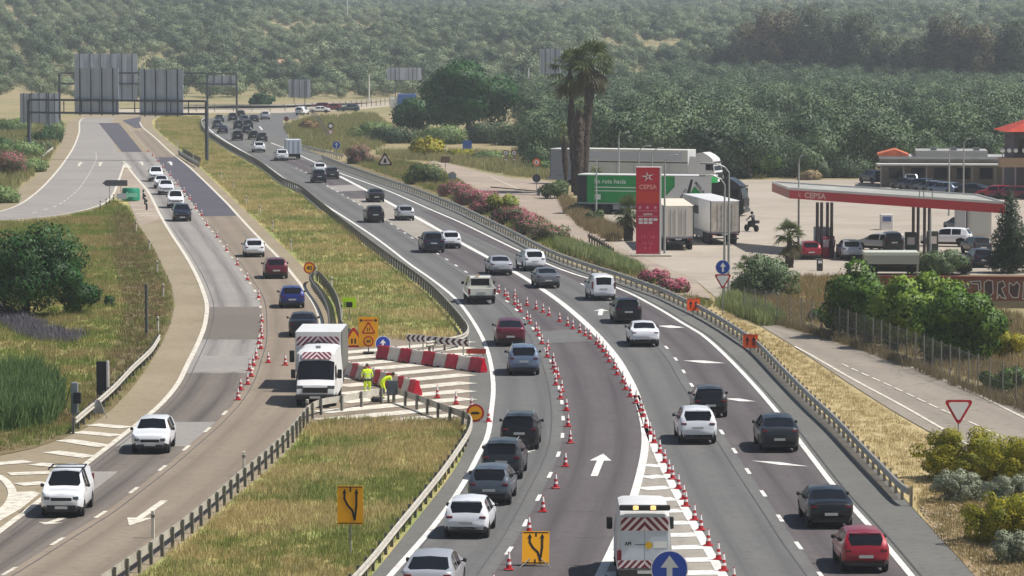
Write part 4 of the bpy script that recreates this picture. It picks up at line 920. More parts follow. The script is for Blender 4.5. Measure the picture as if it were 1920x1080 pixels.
TYPES = {
 'hatch': dict(L=4.05, W=1.76, top=[(0,.70),(.05,.88),(.10,1.0),(.30,1.24),(.48,1.40),(1.0,1.46),(1.9,1.475),(2.4,1.43),(3.02,1.06),(3.15,1.0),(3.72,.92),(3.98,.84),(4.05,.73)], rg=(.10,.48), ws=(2.4,3.02), sw=(.62,2.55), belt=.93, fw=3.32, rw=.66, R=.31, zt=.84, zp=.62),
 'suv': dict(L=4.45, W=1.83, top=[(0,.74),(.04,.98),(.09,1.12),(.25,1.36),(.38,1.56),(.85,1.63),(2.1,1.645),(2.55,1.59),(3.2,1.18),(3.35,1.11),(4.0,1.04),(4.37,.96),(4.45,.84)], rg=(.09,.38), ws=(2.55,3.2), sw=(.6,2.75), belt=1.05, fw=3.62, rw=.8, R=.36, zt=.98, zp=.8, rails=True),
 'coupe': dict(L=4.72, W=1.86, top=[(0,.86),(.05,1.06),(.12,1.14),(.3,1.17),(1.1,1.5),(1.8,1.6),(2.5,1.59),(2.8,1.54),(3.5,1.15),(3.65,1.08),(4.3,.98),(4.6,.82),(4.72,.6)], rg=(.3,1.1), ws=(2.8,3.5), sw=(.95,3.0), belt=1.04, fw=3.82, rw=.86, R=.36, zt=1.0, zp=.62),
 'sedan': dict(L=4.7, W=1.84, top=[(0,.72),(.04,.96),(.10,1.02),(.5,1.07),(.72,1.10),(1.45,1.38),(2.0,1.44),(2.65,1.43),(2.95,1.39),(3.65,1.02),(3.8,.96),(4.4,.86),(4.62,.77),(4.7,.64)], rg=(.72,1.45), ws=(2.95,3.65), sw=(1.15,3.1), belt=.94, fw=3.78, rw=.92, R=.33, zt=.88, zp=.6),
 'van': dict(L=4.35, W=1.8, top=[(0,.66),(.03,1.0),(.05,1.14),(.12,1.66),(.22,1.76),(.6,1.81),(2.4,1.82),(2.75,1.76),(3.35,1.22),(3.5,1.14),(4.05,1.09),(4.29,1.0),(4.35,.9)], rg=(.05,.12), ws=(2.75,3.35), sw=(1.6,2.95), belt=1.12, fw=3.55, rw=.72, R=.32, zt=1.05, zp=.86, flatrear=True),
 'wagon': dict(L=4.65, W=1.82, top=[(0,.72),(.05,.94),(.1,1.02),(.45,1.36),(.62,1.44),(1.2,1.49),(2.4,1.49),(2.85,1.43),(3.5,1.06),(3.65,1.0),(4.3,.88),(4.56,.74),(4.65,.56)], rg=(.1,.62), ws=(2.85,3.5), sw=(.75,3.05), belt=.95, fw=3.75, rw=.9, R=.33, zt=.9, zp=.66, rails=True),
}
VM = {}
def interp(tab, y):
    if y <= tab[0][0]: return tab[0][1]
    for (a, za), (b, zb) in zip(tab, tab[1:]):
        if y <= b: return za + (zb-za)*(y-a)/(b-a)
    return tab[-1][1]
def car_meshes(kind):
    if kind in VM: return VM[kind]
    T = TYPES[kind]; L, Wd, top, R = T['L'], T['W'], T['top'], T['R']; hw = Wd/2
    ys = set(a for a, _ in top) | {T['sw'][0], T['sw'][1], (T['sw'][0]+T['sw'][1])/2-.06, (T['sw'][0]+T['sw'][1])/2+.02}
    A = R + .07
    for w in (T['rw'], T['fw']):
        for k in (-1, -.86, -.5, 0, .5, .86, 1): ys.add(round(w+A*k, 3))
    ys = sorted(y for y in ys if 0 <= y <= L); yy = [ys[0]]
    for y in ys[1:]:
        if y - yy[-1] > .018 or y in dict(top): yy.append(y)
    H = max(z for _, z in top); rg, ws, sw = T['rg'], T['ws'], T['sw']; NJ = 9
    rings = []
    for y in yy:
        zt = interp(top, y)
        e = min(y, L-y); tp = 1 - .17*max(0, 1-e/.42)**2.2                 # plan taper at the ends
        if y > L/2: tp = 1 - .24*max(0, 1-e/.55)**2.2
        zb = .27 + .10*max(0, 1-e/.25)
        incab = rg[0] < y < ws[1]
        zbelt = min(T['belt'] + .05*max(0, 1-y/1.6), zt - .03)
        cab = max(0.0, min(1.0, (zt-zbelt)/(H-T['belt'])))
        wroof = hw*(.985 - .27*cab) if incab else hw*.93
        if not incab: zbelt = zt - .05
        ze = zt - .015 - .045*cab if incab else zt - .012
        arch = 0
        for w in (T['rw'], T['fw']):
            d = abs(y-w)
            if d < A: arch = max(arch, R + sqrt(A*A-d*d))
        z1 = max(zb, arch); z2 = max(zb+.15, arch); z3 = max(.5*(zb+zbelt)+.03, arch+.03); z3 = min(z3, zbelt-.03)
        z2 = min(z2, z3-.01); z1 = min(z1, z2-.005)
        pts = [(0, zb+.02), (hw*tp*.9, z1), (hw*tp*.975, z2), (hw*tp, z3), (hw*tp*.985, zbelt-.06 if zbelt-.06 > z3 else (z3+zbelt)/2), (hw*tp*.955, zbelt), (wroof*tp if not incab else min(wroof, hw*tp*.93), ze), ((wroof*tp)*(.84 if incab else .72), zt), (0, zt + .025*cab + .02)]
        rings.append([(x, y - L/2, z) for x, z in pts])
    vs = []; n = len(yy)
    for r in rings: vs += r
    for r in rings: vs += [(-x, y, z) for x, y, z in r]
    low = set(); off = n*NJ; groups = {'body': [], 'windscreen': [], 'rear_window': [], 'side_l': [], 'side_r': [], 'under': []}
    def g(i, j, side):
        a, b = yy[i], yy[i+1]; m = (a+b)/2
        if j >= 7 and rg[0]-.001 <= a and b <= rg[1]+.001: return 'rear_window'
        if j >= 7 and ws[0]-.001 <= a and b <= ws[1]+.001: return 'windscreen'
        if j == 5 and sw[0]-.001 <= a and b <= sw[1]+.001:
            c = (sw[0]+sw[1])/2
            if c-.065 < m < c+.025: return 'body'
            return 'side_r' if side == 0 else 'side_l'
        return 'body'
    for i in range(n-1):
        for j in range(NJ-1):
            f = (i*NJ+j, i*NJ+j+1, (i+1)*NJ+j+1, (i+1)*NJ+j)
            for side in (0, 1):
                k = g(i, j, side)
                if k == 'body' and (j <= 1 or (j == 2 and kind in ('suv', 'coupe') and rings[i][3][2] - rings[i][2][2] < .2)): low.add(len(groups['body']))
                groups[k].append((f[0], f[3], f[2], f[1]) if side == 0 else tuple(q+off for q in f))
    groups['body'].append(tuple(range(0, NJ)) + tuple(off+j for j in range(NJ-2, 0, -1)))
    b0 = (n-1)*NJ; groups['body'].append(tuple(reversed(tuple(range(b0, b0+NJ)) + tuple(off+b0+j for j in range(NJ-2, 0, -1)))))
    out = {}
    for k, fs in groups.items():
        if not fs: continue
        used = sorted(set(i for f in fs for i in f)); mp = {u: q for q, u in enumerate(used)}
        mb = MB(); mb.add([vs[u] for u in used], [tuple(mp[i] for i in f) for f in fs])
        if k == 'body':
            mb.mi = [1 if q in low else 0 for q in range(len(fs))]
        me = mb.mesh(kind+'_'+k, [PT['white'], TRIM] if k == 'body' else GLASS, 38)
        bm = bmesh.new(); bm.from_mesh(me); bmesh.ops.remove_doubles(bm, verts=bm.verts, dist=1e-4); 
        if k == 'body': bmesh.ops.recalc_face_normals(bm, faces=bm.faces)
        bm.to_mesh(me); bm.free()
        out[k] = me
    # wheels
    mb = MB(); mb.lathe([(R*.62,-.1),(R*.93,-.105),(R,-.07),(R,.07),(R*.93,.105),(R*.62,.1)], 20); me = mb.mesh('tyre', TYRE, 40); me.transform(Matrix.Rotation(pi/2, 4, 'Y')); out['tyre'] = me
    mb = MB(); mb.lathe([(R*.64,-.06),(R*.64,.06)], 16)
    for q in range(5):
        a = 2*pi*q/5; c, s_ = cos(a), sin(a)
        for zz in (-1, 1): mb.add([(c*.05-s_*.03, s_*.05+c*.03, zz*.075),(c*.05+s_*.03, s_*.05-c*.03, zz*.075),(c*R*.6+s_*.03, s_*R*.6-c*.03, zz*.085),(c*R*.6-s_*.03, s_*R*.6+c*.03, zz*.085)], [(0,1,2,3)])
    me = mb.mesh('rim', RIM, 30); me.transform(Matrix.Rotation(pi/2, 4, 'Y')); out['rim'] = me
    mb = MB(); mb.box(-hw*.86, hw*.86, -L/2+.16, L/2-.2, .2, .62); out['underbody'] = mb.mesh('underbody', UNDER)
    # lights and trim
    zt = T['zt']; yr = -L/2 + .03
    for sx, nm in ((1, 'tail_r'), (-1, 'tail_l')):
        mb = MB()
        if kind == 'van': x0, x1 = sorted((sx*hw*.86, sx*hw*.97)); mb.bbox(x0, x1, yr-.02, yr+.2, .85, 1.38, .03)
        else: x0, x1 = sorted((sx*hw*.58, sx*hw*.88)); mb.bbox(x0, x1, yr-.012, yr+.22, zt-.05, zt+.05, .025)
        out[nm] = mb.mesh('tail_light', TAIL, 40)
        mb = MB(); x0, x1 = sorted((sx*hw*.5, sx*hw*.9)); zh = top[-1][1]-.03; x0, x1 = sorted((sx*hw*.5, sx*hw*.8)); mb.bbox(x0, x1, L/2-.3, L/2+.012, zh-.14, zh+.05, .04); out[nm.replace('tail', 'head')] = mb.mesh('headlight', HEADL, 40)
        zm = T['belt']+.08; mb = MB(); xa, xb = sorted((sx*(hw+.01), sx*(hw+.14))); ym = ws[1]-L/2-.42; mb.bbox(xa, xb, ym-.07, ym+.07, zm-.07, zm+.08, .03); mb.box(min(sx*(hw-.06), sx*(hw+.04)), max(sx*(hw-.06), sx*(hw+.04)), ym-.03, ym+.03, zm-.04, zm); out[nm.replace('tail', 'mirror')] = mb.mesh('wing_mirror', TRIM, 40)
    out['plate_r'] = MB().box(-.26, .26, yr-.035, yr+.03, T['zp']-.055, T['zp']+.055).mesh('number_plate', PLATE)
    out['plate_f'] = MB().box(-.26, .26, L/2-.06, L/2+.045, .38, .49).mesh('number_plate', PLATE)
    mb = MB(); mb.bbox(-hw*.8, hw*.8, yr-.03, yr+.3, .24, .53, .05); out['bumper_r'] = mb.mesh('rear_bumper_insert', TRIM, 40)
    mb = MB(); cap = top[-1][1]; mb.bbox(-hw*.72, hw*.72, L/2-.25, L/2+.03, .22, .56 if kind == 'van' else .47, .05); mb.bbox(-hw*.5, hw*.5, L/2-.2, L/2+.02, cap-.2, cap-.04, .03); out['grille'] = mb.mesh('grille', TRIM, 40)
    mb = MB(); mb.box(-hw*.6, hw*.6, rg[1]-L/2-.07, rg[1]-L/2+.12, interp(top, rg[1])-.015, interp(top, rg[1])+.03); out['spoiler'] = mb.mesh('roof_spoiler', PT['white'])
    if T.get('rails'):
        mb = MB()
        for x in (-hw*.66, hw*.66): mb.tube((x, sw[0]-L/2+.2, H+.02), (x, ws[0]-L/2, H+.0), .02, n=6)
        out['rails'] = mb.mesh('roof_rails', CHROME)
    VM[kind] = out; return out
def paintobj(o, m):
    o.material_slots[0].link = 'OBJECT'; o.material_slots[0].material = m
def car(kind, color, px, py, label, curve=None, oncoming=False, rz=None, cat='car', group=None, name=None, off=None, small=False, spoil=True, scale=1.0, turn=0):
    V = car_meshes(kind); T = TYPES[kind]; L = T['L']; scale *= .95
    if off is None: py = py + (7 if not oncoming else 0)*(py-40)/800
    b = G(px, py)
    if rz is None:
        d = curve.dirn(py); rz = atan2(-d.x, d.y)
        if oncoming: rz += pi
        rz += turn
    f = Vector((-sin(rz), cos(rz), 0))
    if off is None: off = (L/2 - .45) if not oncoming else -(L/2 - .35)
    o = thing(name or {'suv': 'suv', 'van': 'small_van', 'wagon': 'estate_car', 'sedan': 'saloon_car', 'coupe': 'coupe_suv', 'hatch': 'hatchback'}[kind], label, cat, b + f*off + Vector((0, 0, .037)), rz, group)
    if scale != 1: o.scale = (scale,)*3
    m = PT[color]; paintobj(obj('body', V['body'], o), m)
    for k, nm in (('windscreen','windscreen'),('rear_window','rear_window'),('side_l','side_window'),('side_r','side_window'),('underbody','underbody')): obj(nm, V[k], o)
    for x in (-T['W']/2+.13, T['W']/2-.13):
        for y in (T['rw'], T['fw']):
            w = obj('wheel', V['tyre'], o, (x, y-L/2, T['R'])); 
            if not small: obj('rim', V['rim'], w)
    for a, nm in (('tail','tail_light'),('head','headlight'),('mirror','wing_mirror')):
        for sd_ in ('_l','_r'): obj(nm, V[a+sd_], o)
    obj('number_plate', V['plate_r'], o); obj('number_plate', V['plate_f'], o); obj('rear_bumper_insert', V['bumper_r'], o); obj('grille', V['grille'], o)
    if spoil and kind in ('hatch', 'suv', 'wagon'): paintobj(obj('roof_spoiler', V['spoiler'], o), m)
    if 'rails' in V and not small: obj('roof_rails', V['rails'], o)
    return o
RC = Cv([(430,262),(560,338),(672,410),(800,490),(900,560),(950,620),(980,700),(990,780),(970,860),(920,950),(860,1040),(820,1100)])
R3c = D3; Q = 'cars queueing on the right carriageway'
car('hatch', 'red', 1622, 1066, 'dark red hatchback in the bottom right corner', E2)
car('sedan', 'black', 1557, 984, 'black saloon just above the dark red hatchback in the right lane', E2)
car('coupe', 'dgrey', 1461, 842, 'dark grey coupe suv with black rear beside the right edge line', E2)
car('suv', 'white', 1308, 827, 'white suv with roof rails nearest the thick nose line', D3)
car('hatch', 'black', 1332, 777, 'black hatchback half hidden behind the white suv', D3)
car('sedan', 'white', 1209, 646, 'white fastback car under the black suv right of the cones', D3)
car('suv', 'black', 1178, 603, 'tall black suv between the white van and the white fastback', D3)
car('van', 'white', 1131, 560, 'small white van with glazed tail door beside the right rail', E2)
car('sedan', 'grey', 1028, 537, 'grey saloon above the diagonal cones with its shadow on the thick line', D3)
car('suv', 'white', 1002, 505, 'white suv partly behind the grey saloon in the far right lane', E2)
car('sedan', 'silver', 940, 513, 'silver saloon left of the white suv on the middle lane', W2)
car('coupe', 'dred', 957, 645, 'dark red coupe in the queue above the blue grey car', RC)
car('suv', 'bluegrey', 982, 699, 'blue grey suv in the queue left of the cone row', RC)
car('suv', 'black', 974, 838, 'black suv in the queue between cone row and dark hatchbacks', RC)
car('suv', 'dgrey', 941, 893, 'dark grey suv right behind the black suv in the queue', RC)
car('hatch', 'slate', 918, 940, 'slate grey hatchback between the dark grey suv and the white hatchback', RC, scale=1.04)
car('hatch', 'white', 875, 1002, 'white hatchback in the queue with dark tail corners', RC)
car('coupe', 'silver', 803, 1124, 'silver suv cut off by the bottom edge of the picture', RC)
car('suv', 'navy', 813, 471, 'large dark suv overlapping a white car in mid distance', RC, scale=1.06)
car('hatch', 'white', 846, 463, 'white hatchback peeking out right of the large dark suv', W2)
car('suv', 'black', 704, 415, 'black suv on the pale concrete patch', RC)
car('hatch', 'silver', 761, 411, 'silver hatchback right of the black suv on the pale concrete patch', W2)
car('sedan', 'black', 706, 377, 'black saloon above the pale concrete patch', W2)
car('suv', 'navy', 599, 341, 'dark blue suv in front of a hidden white roof far up the carriageway', RC, small=True)
car('hatch', 'dgrey', 623, 334, 'dark grey car right of the dark blue suv far up the carriageway', W2, small=True)
car('hatch', 'white', 600, 325, 'white car mostly hidden behind the dark blue suv', W2, small=True)
car('suv', 'white', 529, 300, 'white suv beside the small box lorry', RC, small=True)
car('wagon', 'white', 486, 284, 'white car with dark rear window above the white suv', RC, small=True, scale=1.05)
FAR = 'distant queue at the top of the right carriageway'
for k, c, x, y, lab in (('suv','black',446,262,'black suv nearest in the distant queue'), ('suv','dgrey',448,241,'dark suv straight above the nearest black suv in the distant queue'), ('sedan','navy',418,249,'low navy saloon on the left of the distant queue'), ('suv','slate',408,240,'slate suv at the left edge of the distant queue'), ('hatch','dgrey',463,250,'dark car with bright flank right of the black suvs in the distant queue'), ('hatch','black',476,260,'black hatchback upper left of the white car with dark rear window'),
                        ('hatch','dgrey',492,264,'dark car tucked behind the white car with dark rear window'), ('suv','dgrey',437,226,'dark van shaped car at the top of the distant queue'), ('suv','slate',459,231,'slate suv beside the dark one near the top of the distant queue'), ('sedan','black',477,228,'black saloon near the merging lane in the distant queue'), ('suv','silver',498,223,'silver suv last on the right of the distant queue'),
                        ('hatch','black',452,219,'black car just visible at the very top of the distant queue'), ('hatch','teal',412,228,'dull car behind the left end of the distant queue'), ('suv','dgrey',466,240,'dark suv squeezed between two lanes of the distant queue')):
    car(k, c, x, y, lab, RC, small=True, group=FAR)
# contraflow lane and oncoming cars on the left carriageway
car('hatch', 'white', 477, 479, 'white hatchback driving away on the tan contraflow lane', LRL); car('hatch', 'dred', 518, 519, 'dark red hatchback driving away on the tan contraflow lane', LRL, scale=1.05); car('hatch', 'blue', 548, 574, 'deep blue hatchback driving away on the tan contraflow lane', LRL); car('sedan', 'black', 568, 628, 'black saloon on the contraflow lane just above the white box truck', LRL)
fv = car('van', 'white', 116, 972, 'white small delivery van coming towards the camera at lower left', LD, True, turn=.09, scale=.97); car('hatch', 'white', 282, 852, 'white car coming towards the camera on the left carriageway', LD, True, turn=.05, scale=1.02, name='saloon_car')
car('suv', 'navy', 342, 416, 'dark blue suv leading the oncoming line of white cars', LD, True); car('van', 'white', 330, 391, 'white van right behind the dark blue suv in the oncoming line', LD, True, small=True)
car('suv', 'white', 312, 366, 'white suv third in the oncoming line behind the dark blue suv', LD, True, small=True); car('hatch', 'white', 303, 354, 'white hatchback fourth in the oncoming line', LD, True, small=True); car('van', 'white', 293, 341, 'white car at the far end of the oncoming line', LD, True, small=True)
for y in (-.6,.5): MB().box(-.72,.72,y-.03,y+.03,1.9,1.94).build('roof_bar', TRIM, fv)
for x in (-.7,.7): MB().box(x-.02,x+.02,-.9,.8,1.84,1.9).build('roof_rail', TRIM, fv)
# crossing road traffic
car('van', 'white', 567, 216, 'white van on the crossing road above the scrub', rz=-.3, off=0, small=True); car('sedan', 'white', 599, 212, 'pale car beside the white van on the crossing road', rz=pi/2, off=0, small=True); car('suv', 'brown', 623, 208, 'brown red car on the crossing road', rz=pi/2-.2, off=0, small=True); car('suv', 'slate', 655, 209, 'slate blue car on the crossing road nearest the dark tree', rz=pi/2+.15, off=0, small=True)
car('wagon', 'dred', 600, 205, 'dark car with reddish side passing behind the pale one on the crossing road', rz=pi/2, off=0, small=True)

# pickup
def pickup(px, py):
    d = RC.dirn(py); rz = atan2(-d.x, d.y); b = G(px, py)+d*2.2; o = thing('pickup_truck', 'white pickup truck with open bed left of the first cones', 'pickup', b + Vector((0,0,.037)), rz); m = PT['cream']; hw = .93
    mb = MB(); mb.bbox(-hw,hw,-2.6,.1,.55,1.12,.05); mb.mesh; b1 = MB()
    for x0, x1 in ((-hw,-hw+.09),(hw-.09,hw)): b1.bbox(x0,x1,-2.6,-.95,.5,1.12,.02)
    b1.box(-hw+.09,hw-.09,-2.5,-.95,.5,.58); b1.build('bed', m, o); MB().bbox(-hw+.1,hw-.1,-2.6,-2.52,.58,1.1,.02).build('tailgate', m, o)
    c = MB(); ys = [(-.95,1.12,1.0),(-.9,1.7,.8),(-.6,1.78,.78),(.5,1.78,.78),(.75,1.72,.8),(1.35,1.15,.98)]
    vs = []; fs = []
    for y, z, k in ys: vs += [(-hw,y,.5),(-hw,y,1.1),(-hw*k,y,z),(hw*k,y,z),(hw,y,1.1),(hw,y,.5)]
    for i in range(5):
        for j in range(5): fs.append((i*6+j,i*6+j+1,i*6+6+j+1,i*6+6+j))
    fs += [(0,5,4,3,2,1),(30,31,32,33,34,35)]; c.add(vs, fs); c.bbox(-hw,hw,1.3,2.55,.45,1.12,.1); c.build('cab', m, o, 40)
    MB().box(-.62,.62,-.955,-.91,1.16,1.62).build('rear_window', GLASS, o); MB().add([(-.7,.79,1.69),(.7,.79,1.69),(.86,1.34,1.19),(-.86,1.34,1.19)],[(0,3,2,1)]).build('windscreen', GLASS, o)
    for s in (-1,1):
        MB().add([(s*(hw*.985),-.8,1.16),(s*(hw*.985),1.1,1.16),(s*(hw*.83),.65,1.66),(s*(hw*.83),-.75,1.66)],[(0,1,2,3)]).build('side_window', GLASS, o)
        MB().bbox(min(s*.78,s*.935),max(s*.78,s*.935),-2.63,-2.5,.68,1.06,.02).build('tail_light', TAIL, o); MB().bbox(min(s*.95,s*1.16),max(s*.95,s*1.16),.85,.98,1.12,1.34,.03).build('wing_mirror', TRIM, o)
        for y in (-1.75,1.6):
            w = obj('wheel', car_meshes('suv')['tyre'], o, (s*.82,y,.37)); obj('rim', car_meshes('suv')['rim'], w)
    MB().bbox(-.9,.9,-2.72,-2.6,.42,.62,.03).build('rear_bumper', TRIM, o); MB().box(-.26,.26,-2.635,-2.6,.78,.89).build('number_plate', PLATE, o); MB().path([(-.75,-.98,1.12),(-.72,-.98,1.85),(.72,-.98,1.85),(.75,-.98,1.12)], .03).build('roll_bar', CHROME, o); MB().box(-.3,-.05,-.9,-.75,1.78,1.88).build('beacon', AMBER, o); MB().box(-.8,.8,-2.4,2.3,.3,.52).build('underbody', UNDER, o)
pickup(903, 571)
WH = mat('truck_white', '#d9d8d6', .45, col2='#c6c4c0', scale=.8, lo=.4, hi=.9); STRIPE_R = mat('stripe_red', '#6b1228', .5); STRIPE_W = mat('stripe_white', '#d8c9cc', .5); TGREY = mat('truck_grey', '#8f949c', .5, .1)
def bigwheel(root, x, y, r=.5, w=.3):
    t = MB(); t.lathe([(r*.55,-w/2),(r*.95,-w/2),(r,-w*.35),(r,w*.35),(r*.95,w/2),(r*.55,w/2)], 20); me = t.mesh('tyre', TYRE, 40); me.transform(Matrix.Rotation(pi/2,4,'Y')); k = obj('wheel', me, root, (x,y,r)); q = MB(); q.lathe([(r*.56,-w*.4),(r*.56,w*.4)], 16); me = q.mesh('rim', RIM, 40); me.transform(Matrix.Rotation(pi/2,4,'Y')); obj('rim', me, k)
def chevrons(root, name, x0, x1, z0, z1, y, n=5, up=True, sgn=-1):
    """red and white chevron striping, stripes as thin plates proud of a white board"""
    MB().box(x0, x1, min(y, y+sgn*.01), max(y, y+sgn*.01), z0, z1).build(name, STRIPE_W, root); mid = (x0+x1)/2; w = (x1-x0)/2/n; h = z1-z0; yy = y+sgn*.014
    for s in (-1, 1):
        for i in range(-3, n+1):
            xa = i*w*1.0; pts = [(xa, z1), (xa+w*.5, z1), (xa+w*.5+h, z0), (xa+h, z0)]
            cl = []
            for k in range(4):          # clip to 0..half width
                a = pts[k]; b = pts[(k+1) % 4]
                for q in range(8):
                    t = q/8; x = a[0]+(b[0]-a[0])*t; z = a[1]+(b[1]-a[1])*t
                    cl.append((min(max(x, 0), (x1-x0)/2), z))
            ar = sum(cl[k][0]*cl[(k+1) % len(cl)][1]-cl[(k+1) % len(cl)][0]*cl[k][1] for k in range(len(cl)))
            if abs(ar) < .01: continue
            P = [(mid+s*x, z) for x, z in cl]; vs = [(x, yy, z) for x, z in P]
            MB().add(vs, [tuple(range(len(vs)))]).build('stripe', STRIPE_R, root)
# big works van, front towards the camera (local +Y is forward)
def works_van(label, px, py, rz, front=True):
    b = G(px, py); f = Vector((-sin(rz), cos(rz), 0)); o = thing('works_van', label, 'van', b + f*(-2.6 if front else 2.5) + Vector((0,0,.037)), rz); hw = 1.0
    top = [(-2.95,2.5),(-2.85,2.62),(-2.4,2.68),(.9,2.7),(1.55,2.55),(1.75,2.2),(2.5,1.32),(2.62,1.22),(2.9,1.08),(2.98,.8)]
    vs = []; fs = []; prof = []
    for y, zt in top:
        zb = .42; bl = min(1.28, zt-.04); k = .88 if zt > 1.4 else .96; e = 1 if y < 2.4 else .93
        prof.append([(0,zb),(hw*.95*e,zb),(hw*e,.62),(hw*e,bl*.8),(hw*.985*e,bl),(hw*k*e,zt-.06 if zt > 1.4 else zt-.02),(hw*k*.8*e,zt),(0,zt+.02)])
    n = len(top); NJ = 8
    for r, (y, _) in zip(prof, top): vs += [(x,y,z) for x,z in r]
    for r, (y, _) in zip(prof, top): vs += [(-x,y,z) for x,z in r]
    off = n*NJ; body = []; ws = []
    for i in range(n-1):
        for j in range(NJ-1):
            fa = (i*NJ+j,(i+1)*NJ+j,(i+1)*NJ+j+1,i*NJ+j+1); fb = tuple(q+off for q in (i*NJ+j,i*NJ+j+1,(i+1)*NJ+j+1,(i+1)*NJ+j))
            (ws if (j >= 5 and top[i][0] == 1.75) else body).extend([fa, fb])
    body += [tuple(range(NJ))+tuple(off+j for j in range(NJ-2,0,-1)), tuple(reversed(tuple(range((n-1)*NJ,n*NJ))+tuple(off+(n-1)*NJ+j for j in range(NJ-2,0,-1))))]
    m = MB(); m.add(vs, body); ob = m.build('body', WH, o, 40)
    bm = bmesh.new(); bm.from_mesh(ob.data); bmesh.ops.remove_doubles(bm, verts=bm.verts, dist=1e-4); bmesh.ops.recalc_face_normals(bm, faces=bm.faces); bm.to_mesh(ob.data); bm.free()
    m = MB(); m.add(vs, ws); m.build('windscreen', GLASS, o)
    for s in (-1,1):
        a = s*(hw*.995); MB().add([(a,1.2,1.33),(a,2.15,1.33),(a*.93,1.85,1.95),(a*.93,1.2,2.0)],[(0,1,2,3)]).build('side_window', GLASS, o)
        MB().bbox(min(s*1.04,s*1.26),max(s*1.04,s*1.26),1.95,2.08,1.35,1.8,.03).build('wing_mirror', TRIM, o); MB().bbox(min(s*.6,s*.95),max(s*.6,s*.95),2.72,2.95,.9,1.08,.03).build('headlight', HEADL, o)
        for y in (-1.7,1.95): bigwheel(o, s*.86, y, .36, .24)
        MB().bbox(min(s*.9,s*.985),max(s*.9,s*.985),-2.99,-2.93,.75,1.2,.02).build('tail_light', TAIL, o)
    MB().box(-.62,.62,2.88,2.995,.72,.98).build('grille', TRIM, o); MB().bbox(-.97,.97,2.7,3.06,.38,.66,.05).build('front_bumper', TRIM, o); MB().box(-.26,.26,3.06,3.075,.45,.56).build('number_plate', PLATE, o); MB().box(-.9,.9,-2.8,2.7,.28,.5).build('underbody', UNDER, o)
    return o
d = LD.dirn(800)
ov = works_van('white works van with striped roof board parked facing the camera', 592, 764, atan2(-d.x, d.y)+pi+.02, True)
k = bpy.data.objects.new('roof_board', None); COL.objects.link(k); k.parent = ov; k.location = (0, 1.74, 2.26); k.rotation_euler = (.5, 0, 0); chevrons(k, 'board', -.72, .72, 0, .38, .05, 3, sgn=1)
MB().box(-.12,.12,.6,.75,2.72,2.85).build('beacon', TGREY, ov); MB().box(-.3,.15,2.2,2.35,1.35,1.38).build('dashboard_paper', WHITE, ov)
for i in range(4): MB().box(.995,1.006,.3+i*.42,.52+i*.42,.75,.9).build('side_mark', BLACK, ov)
# striped works van seen from behind, bottom centre
d2 = GR.dirn(1060); 
ow = works_van('white works van with red striped rear doors and amber light bar parked on the nose', 1208, 1098, atan2(-d2.x, d2.y)-.03, False); ow.scale = (.93,.93,.96)
DOOR = mat('van_door_blue_white', '#c3cbd4', .4, col2='#b6bec8', scale=1)  # white rear doors, their bluish shade put into the colour
for s, nm in ((-1,'l'),(1,'r')): MB().box(min(s*.012,s*.86), max(s*.012,s*.86), -2.985, -2.945, .72, 2.05).build('rear_door', DOOR, ow)
chevrons(ow, 'upper_stripes', -.86, .86, 1.95, 2.42, -2.99, 3); chevrons(ow, 'lower_stripes', -.97, .97, .62, .9, -3.0, 4)
MB().bbox(-.92,.92,-3.1,-2.95,2.66,2.86,.03).build('light_bar', TRIM, ow)
for x in (-.33,.3): MB().bbox(x-.1,x+.1,-3.12,-3.06,2.69,2.84,.02).build('amber_lamp', mat('amber_lit', '#ffd28a', .3, emit=.8), ow)
MB().bbox(-.98,.98,-3.08,-2.96,.36,.6,.03).build('rear_bumper', TRIM, ow); MB().box(-.26,.26,-3.095,-3.08,.44,.55).build('number_plate', PLATE, ow)
for x in (-1.0,): MB().box(x, x+.16, -3.02, -2.97, .9, 1.25).build('tail_stripe', STRIPE_R, ow)
obj('door_lettering', textmesh('door_lettering', 'API', .17, BLACK, .006), ow, (-.6, -2.99, 1.48)); MB().add([(.15+.13*cos(a*pi/8), -2.992, 1.43+.13*sin(a*pi/8)) for a in range(16)], [tuple(range(16))]).build('yellow_roundel', mat('roundel', '#d0a51d', .5), ow); MB().box(-.34,.08,-2.99,-2.986,1.44,1.465).build('fine_print', DKGREY, ow); MB().box(.32,.8,-2.99,-2.986,1.34,1.56).build('white_label', WHITE, ow)
# box truck behind the works van
b = G(592, 738); rz = atan2(-d.x, d.y)+pi+.02
ob = thing('box_truck', 'white box truck with striped front board right behind the parked works van', 'truck', b + Vector((0,0,.037)) + Vector((sin(rz), -cos(rz), 0))*4.4, rz)
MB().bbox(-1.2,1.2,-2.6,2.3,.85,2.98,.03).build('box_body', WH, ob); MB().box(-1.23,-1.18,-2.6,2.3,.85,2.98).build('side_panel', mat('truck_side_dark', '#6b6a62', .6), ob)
chevrons(ob, 'front_board', -1.08, 1.12, 2.25, 2.72, 2.31, 4, sgn=1); MB().bbox(-1.0,1.0,2.45,4.1,.5,2.1,.12).build('cab', WH, ob); MB().box(-.85,.85,4.08,4.115,1.2,1.9).build('windscreen', GLASS, ob); MB().bbox(-.55,.6,2.35,2.6,2.2,2.42,.04).build('light_bar', TRIM, ob); MB().box(-.95,.95,-2.5,4.0,.5,.84).build('chassis', UNDER, ob); MB().bbox(1.15,1.4,3.4,3.6,1.5,2.1,.03).build('wing_mirror', TRIM, ob)
for x in (-.95,.95):
    for y in (-1.4,3.2): bigwheel(ob, x, y, .42, .26)
